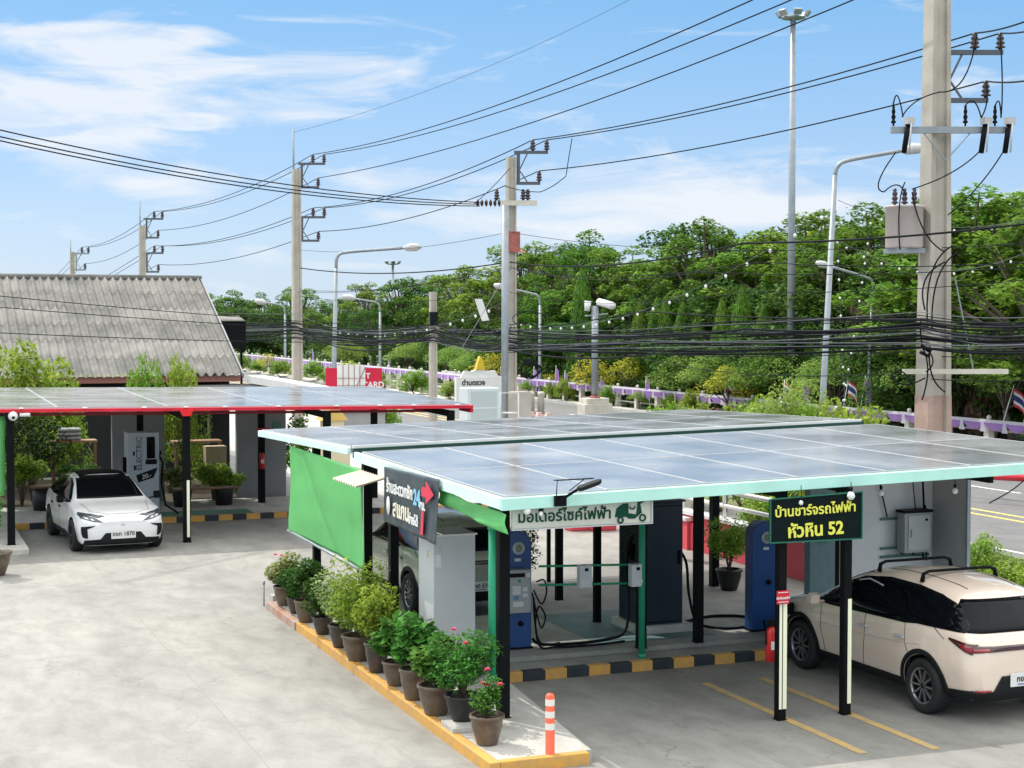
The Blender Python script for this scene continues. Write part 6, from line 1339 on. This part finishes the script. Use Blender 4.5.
p = DD(486, 310, 51); b = MB(); b.hexa([p + Vector(q) for q in ((-.1, 0, -.35), (.12, 0, -.35), (.12, .12, -.35), (-.1, .12, -.35))], [p + Vector(q) + Vector((-.3, 0, 0)) for q in ((-.05, 0, .35), (.17, 0, .35), (.17, .12, .35), (-.05, .12, .35))]); tag(b.build('hanging_junction_case', M_white, loc=p), 'tilted white cable case hanging on the bundle left of the middle power pole', 'cable case')
# slim companion pole by pole 2, on a concrete foot
p = DD(505, 320, 49); b = MB(); t = thing('slim_pole', 'slim galvanised pole directly left of the middle power pole', 'pole', (p.x, p.y, 0)); b.cyl((p.x, p.y), .11, 0, 8.3, 12); b.build('pole', M_galv, t); b = MB(); b.box((p.x + .05, p.y - .3, 0), (p.x + .75, p.y + .3, 2.6)); b.build('concrete_foot', M_pole, t)
p = DD(433, 320, 60); t = thing('short_concrete_pole', 'short square concrete pole carrying the cable bundle between the lamps', 'pole', (p.x, p.y, 0)); b = MB(); conc_pole(b, p.x, p.y, zat(292, 60), .30, .24); b.build('pole', M_pole, t); b = MB(); b.box((p.x - .2, p.y - .3, 4.6), (p.x + .1, p.y - .15, 5.1)); b.build('cable_clamp', M_wire, t)
PS = p
# ---- street lamps
def lamp(px, dist, ytop, armpts, r, lab, red=False, xtop=None, head=.5):
    p = DD(px, 320, dist); zt = zat(ytop, dist); t = thing('street_lamp', lab, 'street lamp', (p.x, p.y, 0), 0, 'street lamps'); xt = xtop if xtop is not None else px
    q = DD(xt, ytop, dist); b = MB(); b.tube([(p.x, p.y, 0), (p.x, p.y, .5), q], [r, r, r * .7], 12); b.cyl((p.x, p.y), r * 2.2, 0, .12, 12); b.build('pole', M_galv, t)
    pts = [q] + [DD(a, b_, dist) for a, b_ in armpts]; out = []
    Q = [pts[0]] + pts + [pts[-1]]
    for i in range(1, len(Q) - 2):
        for k in range(5):
            s_ = k / 5; a, b_, c, d = Q[i - 1:i + 3]; out.append(.5 * ((2 * b_) + (c - a) * s_ + (2 * a - 5 * b_ + 4 * c - d) * s_ ** 2 + (3 * b_ - a - 3 * c + d) * s_ ** 3))
    out.append(pts[-1]); b = MB(); b.tube(out, r * .6, 8); b.build('arm', M_galv, t)
    e = pts[-1]; d = (pts[-1] - pts[-2]).normalized(); b = MB(); n_ = []
    rad = [.02, .10, .13, .12, .05]; b.tube([e + d * head * k / 4 + Vector((0, 0, -.02 * (k % 2))) for k in range(5)], [x * head / .6 for x in rad], 12); b.build('lamp_head', M_insg, t); return t
lamp(820, 45, 175, [(838, 166), (850, 160), (900, 151)], .10, 'tall leaning street lamp whose arm reaches behind the near power pole', xtop=835, head=.7)
lamp(868, 66, 290, [(872, 281), (862, 276), (832, 267)], .10, 'shorter street lamp beyond the fence with its head left of the near power pole', xtop=873, head=.7)
lamp(333, 83, 268, [(338, 256), (350, 252), (402, 248)], .14, 'long-armed street lamp right of the tall double-bracket pole', xtop=336, head=1.0)
lamp(540, 97, 305, [(538, 296), (530, 293), (508, 288)], .11, 'short street lamp right of the middle power pole', head=.9)
lamp(380, 128, 312, [(379, 305), (374, 302), (357, 299)], .13, 'small far street lamp between the red panel and short concrete pole', head=1.2)
lamp(285, 140, 314, [(284, 308), (280, 305), (268, 303)], .13, 'farthest small street lamp left of the tall double-bracket pole', head=1.2)
# ---- floodlight masts
def mast(px, dist, ytop, r, sc, lab):
    p = DD(px, 320, dist); zt = zat(ytop, dist); t = thing('floodlight_mast', lab, 'light mast', (p.x, p.y, 0), 0, 'high floodlight masts'); b = MB(); b.tube([(p.x, p.y, 0), (p.x, p.y, zt)], [r * 1.15, r * .75], 14); b.build('mast', M_galv, t)
    b = MB(); b.lathe([(.3 * sc, -.2 * sc), (1.0 * sc, -.12 * sc), (1.0 * sc, .0), (.3 * sc, .02)], (p.x, p.y, zt), 18); b.build('head_ring', M_galv, t)
    for k in range(6):
        a = k * math.pi / 3 + .3; c = Vector((p.x + math.cos(a) * 1.25 * sc, p.y + math.sin(a) * 1.25 * sc, zt + .28 * sc)); b = MB(); M_ = Matrix.Translation(c) @ Matrix.Rotation(a, 4, 'Z') @ Matrix.Rotation(.6, 4, 'Y'); b.box((-.15 * sc, -.35 * sc, -.28 * sc), (.15 * sc, .35 * sc, .28 * sc), M_); b.build('floodlight', M_galv, t, bevel=.03)
mast(791, 73, 20, .17, .53, 'very tall floodlight mast rising before the trees'); mast(393, 170, 264, .18, .6, 'small far floodlight mast over the trees right of the long-armed lamp')
# ---- camera post
p = DD(595, 320, 80); t = thing('camera_post', 'grey post with two white surveillance cameras on a concrete base', 'camera post', (p.x, p.y, 0)); b = MB(); b.cyl((p.x, p.y), .17, .9, zat(306, 80), 12); b.build('post', M_galv, t)
b = MB(); b.box((p.x - .75, p.y - .5, 0), (p.x + .75, p.y + .5, .62)); b.box((p.x - .62, p.y - .4, .62), (p.x + .62, p.y + .4, .9)); b.build('concrete_base', M_fence, t, bevel=.03)
b = MB(); b.tube([DD(585, 316, 80), DD(608, 314, 80)], .05, 6); b.build('camera_bar', M_galv, t)
b = MB(); b.tube([DD(599, 302, 80), DD(613, 306, 79)], .19, 8); b.build('camera', M_white, t); b = MB(); b.tube([DD(588, 301, 80), DD(587, 311, 80)], [.18, .14], 8); b.build('camera', M_white, t)
b = MB(); b.cyl((p.x, p.y), .26, .9, 1.0, 12); b.build('flange', M_rust, t)

# ================================================================== WIRES
def wire(name, pts_list, r, lab, grp, m=M_wire, cat='wire'):
    b = MB()
    out = []
    for (a, c, s_) in pts_list: seg = sag(a, c, s_, 18); out += seg if not out else seg[1:]
    b.tube(out, r, 5, False); return tag(b.build(name, m, loc=out[0]), lab, cat, grp)
def far(P, dist, px, py): return DD(px, py, dist)
G1 = 'high voltage wires of the lower circuit'; G2 = 'high voltage wires of the upper circuit'
tn = ('outer top', 'inner top', 'lower')
NR = [DD(1090, -10, 22), DD(1090, 5, 22), DD(1090, 62, 22)]
for k in range(3):
    wire('power_line', [(NR[k], wp1[k], .12), (wp1[k], o2[0][k], .25), (o2[0][k], o3[1][k], .45), (o3[1][k], o4[1][k], .5), (o4[1][k], DD(20 + 3 * k, 318, 150), .4)], .017, f'{tn[k]} wire of the circuit carried by the near, middle and tall poles', G1)
UP = [DD(800, -22, 33), DD(842, -22, 33), DD(905, -22, 33)]
for k in range(3):
    wire('power_line', [(UP[k], o3[0][k], .55), (o3[0][k], o4[0][k], .55), (o4[0][k], o5[0][k], .5), (o5[0][k], DD(20 + 2 * k, 303, 160), .5)], .017, f'{tn[k]} wire of the upper circuit passing above the middle pole to the tall pole', G2)
for k, (yl, yr) in enumerate(((130, 203), (137, 206), (141, 208))):
    wire('branch_line', [(DD(-60, yl - 14, 33), C2 - RD * (1.1) + Vector((.0, 0, .02 - .06 * k)), .35 + .02 * k)], .016, ('top', 'middle', 'lowest')[k] + ' of the three wires crossing the left sky to the middle pole insulators', 'branch wires over the left sky')
b_pts = [(C2 + RD * .3, DD(556, 190, 51)), ]
wire('jumper_wire', [(DD(572, 138.5, 51), DD(566, 176, 51.5), -.03), (DD(566, 176, 51.5), DD(540, 192, 51.5), .06), (DD(540, 192, 51.5), DD(505, 186, 51.5), .05)], .014, 'looping jumper wire right of the middle pole head', 'jumper wires at the middle pole')
wire('jumper_wire', [(DD(510, 168, 51.5), DD(474, 204, 51.5), .05)], .012, 'straight jumper wire slanting down left of the middle pole head', 'jumper wires at the middle pole')
wire('guy_wire', [(DD(640, -6, 60), DD(294, 132, 72), .5)], .009, 'very faint thin wire crossing the sky above the tall double-bracket pole', 'thin wires', M_wireg)
# mid level service wires
MID = [((1100, 214), (744, 243), (509, 262), (300, 268), .022), ((1100, 258), (760, 262), (509, 268), (300, 290), .010), ((1100, 262), (700, 272), (509, 266), (297, 292), .009), ((1100, 272), (744, 292), (509, 292), (300, 296), .008), ((1100, 232), (900, 246), (509, 232), (300, 250), .008), ((1100, 352), (900, 352), (509, 338), (300, 330), .010), ((1100, 376), (880, 374), (620, 352), (440, 322), .010)]
for k, (a, b_, c, d, r) in enumerate(MID):
    wire('service_cable', [(DD(a[0], a[1], 27), DD(b_[0], b_[1], 35), .12), (DD(b_[0], b_[1], 35), DD(c[0], c[1], 52), .3), (DD(c[0], c[1], 52), DD(d[0], d[1], 70), .3)], r, ('thickest black', 'second', 'third', 'fourth', 'uppermost thin', 'low', 'lowest slanting')[k] + ' service cable crossing in front of the trees at mid height', 'service cables before the trees')
# communication cable bundle
rgb = random.Random(5); NB = 26
ONES = ['first', 'second', 'third', 'fourth', 'fifth', 'sixth', 'seventh', 'eighth', 'ninth', 'tenth', 'eleventh', 'twelfth', 'thirteenth', 'fourteenth', 'fifteenth', 'sixteenth', 'seventeenth', 'eighteenth', 'nineteenth', 'twentieth', 'twenty-first', 'twenty-second', 'twenty-third', 'twenty-fourth', 'twenty-fifth', 'twenty-sixth', 'twenty-seventh', 'twenty-eighth', 'twenty-ninth', 'thirtieth']
for k in range(NB):
    f_ = k / NB; g_ = lambda s_: rgb.gauss(0, s_)
    y1 = 312 + 32 * f_ + g_(2.5); y2 = 333 + 17 * f_ + g_(4); y3 = 322 + 15 * f_ + g_(3.5); y4 = 320 + 15 * f_ + g_(3.5)
    w2 = .02 * rgb.random()
    a = DD(1120, y1 - 2 + g_(4), 25); b1 = DD(920 + g_(2), y1 + 3, 32.6 - w2 * 10); b2 = DD(508, y2, 51.5); b3 = DD(434, y3 + 3, 59.6); b4 = DD(296, y4 + 2, 71.5); b5 = DD(150, y4 + 1 + g_(2), 90)
    m1 = b1.lerp(b2, rgb.uniform(.3, .6)) - Vector((0, 0, .04 + g_(.2) + .06 * f_))     # cables hang unevenly between the poles
    wire('telecom_cable', [(a, b1, .1 + abs(g_(.1))), (b1, m1, abs(g_(.08))), (m1, b2, abs(g_(.12))), (b2, b3, .05 + abs(g_(.15))), (b3, b4, .1 + abs(g_(.3))), (b4, b5, .1)], rgb.choice([.008, .010, .012, .014, .018, .026]), ONES[k] + ' black strand from the top of the dense telecom cable bundle strung between the poles', 'telecom cables of the dense bundle', M_wire if k % 4 else M_wireg)
for k, (yl, yr) in enumerate(((291, 330), (303, 334), (331, 340))):
    wire('roof_cable', [(DD(-60, yl - 1, 30), DD(509, yr, 51.5), .15)], .009, ('upper', 'middle', 'lower')[k] + ' thin cable passing in front of the corrugated roof', 'cables before the house roof')
# knots of spare cable
b = MB()
for k in range(9):
    c = DD(462 + 9 * k + rgb.uniform(-8, 8), 334 + rgb.uniform(-16, 10), 51); a0 = rgb.uniform(0, 6); R_ = rgb.uniform(.3, .8); b.tube([c + RD * R_ * math.cos(a0 + q * .55) + Vector((0, 0, R_ * .45 * math.sin(a0 + q * .55))) for q in range(10)], .014, 5, False)
tag(b.build('spare_cable_coil', M_wire, loc=DD(500, 334, 51)), 'tangle of spare black cable loops around the middle pole', 'cable coil')
wire('stay_wire', [(DD(510, 268, 51.5), DD(462, 348, 49), .0)], .012, 'pale taut stay wire slanting down left of the middle pole', 'thin wires', M_wireg)
# ---- string lights
def string_lights(a, c, s_, n, lab, r=.032):
    t = thing('string_lights', lab, 'string lights', tuple(a), 0, 'strings of small white bulbs'); b = MB(); pts = sag(a, c, s_, 30); b.tube(pts, .008, 4, False); b.build('cord', M_wireg, t); b0 = None
    for k in range(n):
        f_ = (k + .5) / n * 30; i = int(f_); p = pts[i].lerp(pts[min(i + 1, 30)], f_ - i)
        if b0 is None: b = MB(); b.sphere((0, 0, -.09), r, 6, 1.25); b0 = b.build('bulb', mat('white_bulb_plastic', (.8, .8, .76), .3), t, world=False); o = b0
        else: o = b0.copy(); COL.objects.link(o); o.parent = t
        o.location = p - Vector(a)
string_lights(DD(836, 205, 45), DD(500, 318, 85), 1.6, 22, 'long string of bulbs running left across the middle of the trees', .05)
string_lights(DD(836, 210, 45), DD(845, 405, 50), 0, 11, 'string of bulbs hanging steeply right of the leaning street lamp')
string_lights(DD(872, 210, 48), DD(842, 405, 50), .2, 11, 'slanting string of bulbs between leaning lamp and transformer')
string_lights(DD(838, 200, 45), DD(1060, 210, 42), .6, 12, 'string of bulbs running right past the near power pole top foliage')
string_lights(DD(838, 240, 45), DD(1060, 235, 42), .9, 12, 'second string of bulbs running right below the transformer')
string_lights(DD(510, 300, 60), DD(336, 330, 80), .6, 16, 'string of bulbs between the middle pole and the long-armed lamp', .05)

# ================================================================== PINK WALLS, ENTRY, ROADSIDE THINGS
t = thing('boundary_wall', 'low pink and red wall with white coping and white pipe railing behind the kiosks', 'wall', (15.8, 28, 0))
b = MB(); b.box((15.7, 24.2, 0), (15.9, 30.9, .72)); b.box((15.72, 24.25, .0), (15.88, 24.3, .7)); b.build('wall_body', M_pinkwall, t, bevel=.01)
b = MB(); b.box((15.64, 24.15, .722), (15.96, 30.9, .80)); b.build('coping', M_white, t, bevel=.01)
b = MB(); b.tube([(15.8, 24.2, 1.35), (15.8, 31.0, 1.35)], .045, 10); b.build('rail', M_white, t); b = MB(); b.tube([(15.8, 24.2, 1.05), (15.8, 31.0, 1.05)], .04, 10); b.build('rail', M_white, t)
for v in (24.4, 26.4, 28.4, 30.2): b = MB(); b.tube([(15.8, v, .8), (15.8, v, 1.35)], .035, 8); b.build('upright', M_white, t)
g = G(722, 552); t = thing('gate_pillar', 'square pink gate pillar at the far end of the white pipe railing', 'pillar', (g.x, 31.3, 0)); b = MB(); b.box((15.45, 30.95, 0), (16.1, 31.65, 1.75)); b.build('pillar', M_pinkwall, t, bevel=.01); b = MB(); b.box((15.38, 30.88, 1.75), (16.17, 31.72, 1.9)); b.build('cap', mat('red_cap_paint', (.72, .05, .06), .7), t, bevel=.01)
g = G(665, 548); t = thing('planter_wall', 'pink curved planter wall with a white top left of the gate pillar', 'wall', (g.x, g.y, 0)); b = MB()
gg = [G(672, 542), G(692, 550), G(706, 553)]
b.bar(gg[0] + Vector((0, 0, .3)), gg[1] + Vector((0, 0, .3)), .22, .6); b.build('wall_body', M_pinkwall, t); b = MB(); b.bar(gg[1] + Vector((.1, 0, .28)), gg[2] + Vector((.1, 0, .28)), .3, .56); b.build('end_block', M_pinkwall, t); b = MB(); b.bar(gg[0] + Vector((0, 0, .64)), gg[1] + Vector((0, 0, .64)), .3, .07); b.build('coping', M_white, t)
g = G(694, 545); b = MB(); b.box((g.x - .14, g.y + .4, 0), (g.x + .14, g.y + .68, 1.75)); t = thing('beige_post', 'square beige post with dark bands between planter wall and gate pillar', 'post', (g.x, g.y + .5, 0)); b.build('post', M_fence, t); b = MB(); b.box((g.x - .145, g.y + .395, 1.3), (g.x + .145, g.y + .685, 1.36)); b.box((g.x - .145, g.y + .395, 1.1), (g.x + .145, g.y + .685, 1.14)); b.build('band', M_blk, t)
g = G(670, 560); b = MB(); b.box((g.x, g.y, .6), (g.x + .06, g.y + .6, 1.9)); t = thing('signboard', 'upright pink-red panel right behind the navy cabinet', 'sign', (g.x, g.y, 0)); b.build('board', M_pinkwall, t); b = MB(); b.box((g.x, g.y + .1, 0), (g.x + .05, g.y + .2, .6)); b.build('leg', M_blk, t)
for k, px in enumerate((583, 605)):
    g = G(px, 531); b = MB(); b.box((g.x - .3, g.y, .0), (g.x + .3, g.y + .4, .55)); tag(b.build('road_barrier_block', M_pinkwall, bevel=.03, loc=(g.x, g.y, 0)), ('left', 'right')[k] + ' pink block visible below the pale scooter sign', 'block', 'pink blocks below the scooter sign')
g = G(595, 600); b = MB(); b.box((g.x - .18, g.y + 2, 1.1), (g.x + .18, g.y + 2.15, 1.65)); t = thing('meter_box', 'small grey meter box on a post under the canopy middle', 'electric box', (g.x, g.y + 2, 0)); b.build('housing', M_grey, t); b = MB(); b.box((g.x - .03, g.y + 2.02, 0), (g.x + .03, g.y + 2.08, 1.1)); b.build('post', M_blk, t)
# red and white barrier arm end at the right
t = thing('barrier_arm', 'red and white barrier boom end over the road at the right edge', 'barrier', (22.4, 35.5, 0)); a = DD(992, 476, 43); c = DD(1070, 480, 41); b = MB(); b.tube([a, c], .11, 10); b.build('red_boom', M_red, t); b = MB(); b.tube([a - (c - a).normalized() * .2, a], .11, 10); b.build('white_end', M_white, t); b = MB(); b.box((c.x - .15, c.y - .15, 0), (c.x + .15, c.y + .15, c.z + .1)); b.build('barrier_post', M_white, t)
# white display cabinet behind canopies, with frame
p = DD(484, 380, 47); zt = zat(388, 47); t = thing('white_cabinet', 'pale glass-fronted cabinet standing between the two canopies', 'cabinet', (p.x, p.y, 0)); b = MB(); b.box((p.x - .5, p.y, 0), (p.x + .5, p.y + .8, zt)); b.build('housing', mat('pale_blue_white', (.62, .68, .7), .4), t, bevel=.03)
b = MB(); b.box((p.x - .4, p.y - .012, .9), (p.x + .4, p.y - .002, zt - .1)); b.build('front_panel', mat('pale_glass', (.5, .56, .58), .15), t)
b = MB()
for q in (1.4, 1.8, 2.2): b.box((p.x - .4, p.y - .02, q), (p.x + .4, p.y - .014, q + .03))
b.build('shelf_line', M_white, t)
p = DD(500, 430, 48); t = thing('pipe_frame', 'white pipe goalpost frame right of the pale glass-fronted cabinet', 'frame', (p.x, p.y, 0)); b = MB(); a0 = DD(500, 393, 48); a1 = DD(518, 393, 48); a0.z = a1.z = zat(393, 48); b.tube([(a0.x, a0.y, 0), a0, a1, (a1.x, a1.y, 0)], .035, 8); b.build('frame', M_white, t); b = MB(); b.tube([a0 - Vector((0, 0, .6)), a1 - Vector((0, 0, .6))], .03, 8); b.build('crossbar', M_white, t)
# white van / signboard shape beyond (low pale sign with ornate top)
p = DD(482, 372, 88); t = thing('ornate_sign_board', 'pale stepped signboard with a small yellow shrine ornament before the fence', 'sign', (p.x, p.y, 0)); z0, z1 = zat(398, 88), zat(377, 88); b = MB(); b.box((p.x - 1.5, p.y, .2), (p.x + 1.3, p.y + .3, z1)); b.prism([(p.x - 1.2, p.y + .05, z1), (p.x + 1.0, p.y + .05, z1), (p.x + .8, p.y + .05, z1 + .35), (p.x + .3, p.y + .05, z1 + .3), (p.x, p.y + .05, z1 + .55), (p.x - .6, p.y + .05, z1 + .3), (p.x - 1.0, p.y + .05, z1 + .35)], (0, .2, 0)); b.build('board', M_white, t)
b = MB(); b.prism([(p.x - .35, p.y, z1 + .4), (p.x + .2, p.y, z1 + .4), (p.x + .02, p.y, z1 + 1.0), (p.x - .1, p.y, z1 + 1.15), (p.x - .2, p.y, z1 + .9)], (0, .3, 0)); b.build('yellow_ornament', mat('gold_yellow', (.7, .48, .04), .4), t)
put_text(text('ด่านตรวจ', .36, M_blk, bold=.01), t, (-.5, -.02, z1 - .32))
# red panel with white lattice
d0 = 66; a0 = DD(326, 388, d0); t = thing('red_sign_panel', 'red panel with white lettering half covered by a white grid board beyond the left canopy', 'sign', (a0.x, a0.y, 0)); xs = [DD(q, 388, d0) for q in (326, 337, 365, 382)]; zt = zat(368, d0); dr = RD
def pan(a_, c_, zb_, zt_, off): return [Vector((a_.x, a_.y - off, zb_)), Vector((c_.x, c_.y - off, zb_)), Vector((c_.x, c_.y - off, zt_)), Vector((a_.x, a_.y - off, zt_))]
b = MB(); b.prism(pan(xs[0], xs[3], .6, zt, 0), (0, .08, 0)); b.build('red_board', mat('crimson_board', (.62, .01, .05), .5), t)
b = MB(); b.prism(pan(xs[1], xs[2], .6, zt + .12, .06), (0, .04, 0)); b.build('white_board', M_white, t)
b = MB()
for k in range(1, 5): q = xs[1].lerp(xs[2], k / 5); b.bar(Vector((q.x, q.y - .07, .6)), Vector((q.x, q.y - .07, zt + .12)), .03, .02)
for k in range(6): z = .9 + k * .3; b.bar(Vector((xs[1].x, xs[1].y - .085, z)), Vector((xs[2].x, xs[2].y - .085, z)), .02, .015)
b.bar(Vector((xs[1].x + .25, xs[1].y - .10, .9)), Vector((xs[2].x, xs[2].y - .10, zt + .05)), .04, .02); b.build('grid_frame', mat('red_grey_frame', (.3, .14, .14), .5), t)
for q in (.1, .9): pp = xs[0].lerp(xs[3], q); b = MB(); b.box((pp.x - .05, pp.y + .1, 0), (pp.x + .05, pp.y + .2, 1.9)); b.build('leg', M_galv, t)
tt = text('CARD', .34, M_lbl, bold=.01); put_text(tt, t, (DD(373, 384, d0) - a0) + Vector((0, -.01, 0)), -TH); tt.location.z = zat(385, d0)
tt = text('T', .3, M_lbl, bold=.01); put_text(tt, t, (DD(368, 376, d0) - a0) + Vector((0, -.01, 0)), -TH); tt.location.z = zat(376, d0)
# small shrine and red sign under left canopy
p = DD(332, 420, 52); t = thing('spirit_house', 'small cream spirit house with a stepped roof seen under the left canopy', 'shrine', (p.x, p.y, 0)); b = MB(); b.box((p.x - .5, p.y - .4, 0), (p.x + .5, p.y + .4, .9)); b.box((p.x - .32, p.y - .3, .9), (p.x + .32, p.y + .3, 1.55)); b.build('body', mat('cream_shrine', (.7, .62, .42), .6), t, bevel=.02); b = MB(); b.prism([(p.x - .45, p.y - .4, 1.55), (p.x + .45, p.y - .4, 1.55), (p.x, p.y - .4, 2.1)], (0, .8, 0)); b.build('roof', mat('shrine_gold', (.65, .45, .12), .4), t)
b = MB()
for q in (-.12, .08): b.box((p.x + q, p.y - .31, 1.1), (p.x + q + .06, p.y - .301, 1.35))
b.build('doorway', M_dkwall, t)
p = DD(350, 415, 58); t = thing('red_shop_sign', 'red shopfront sign strip with white lettering seen between the left canopy posts', 'sign', (p.x, p.y, 0)); b = MB(); a0 = DD(338, 411, 58); a1 = DD(386, 411, 58); b.prism(pan(a0, a1, 1.45, 2.0, 0), (0, .1, 0)); b.build('board', mat('crimson_board', (.62, .01, .05), .5), t); b = MB(); b.prism(pan(a0, a1, 0.0, 1.44, -.1), (0, .1, 0)); b.build('lower_wall', M_grey, t)
# bollards and kerb blocks of the turning
for k, px in enumerate((521, 531, 541)):
    g = G(px, 413); b = MB(); b.lathe([(.002, 0), (.18, 0), (.18, .95), (.2, 1.0), (.15, 1.1), (.002, 1.12)], (g.x, g.y, 0), 14); tag(b.build('concrete_bollard', M_fence, loc=(g.x, g.y, 0)), ('left', 'middle', 'right')[k] + ' one of the three cream bollards right of the white pipe frame', 'bollard', 'cream bollards at the turning')
for k, px in enumerate((516, 524, 532, 540, 549)):
    g = G(px, 415 + k * .6); b = MB(); b.prism([(g.x - .18, g.y, 0), (g.x + .18, g.y, 0), (g.x + .1, g.y, .22), (g.x - .1, g.y, .22)], (0, .2, 0)); tag(b.build('kerb_marker', mat('faded_red_white', (.8, .3, .25), .6, col2=(.8, .7, .65), scale=3), loc=(g.x, g.y, 0)), ORD[k] + ' faded red kerb marker from the left, at the cream bollards', 'marker', 'faded red kerb markers')
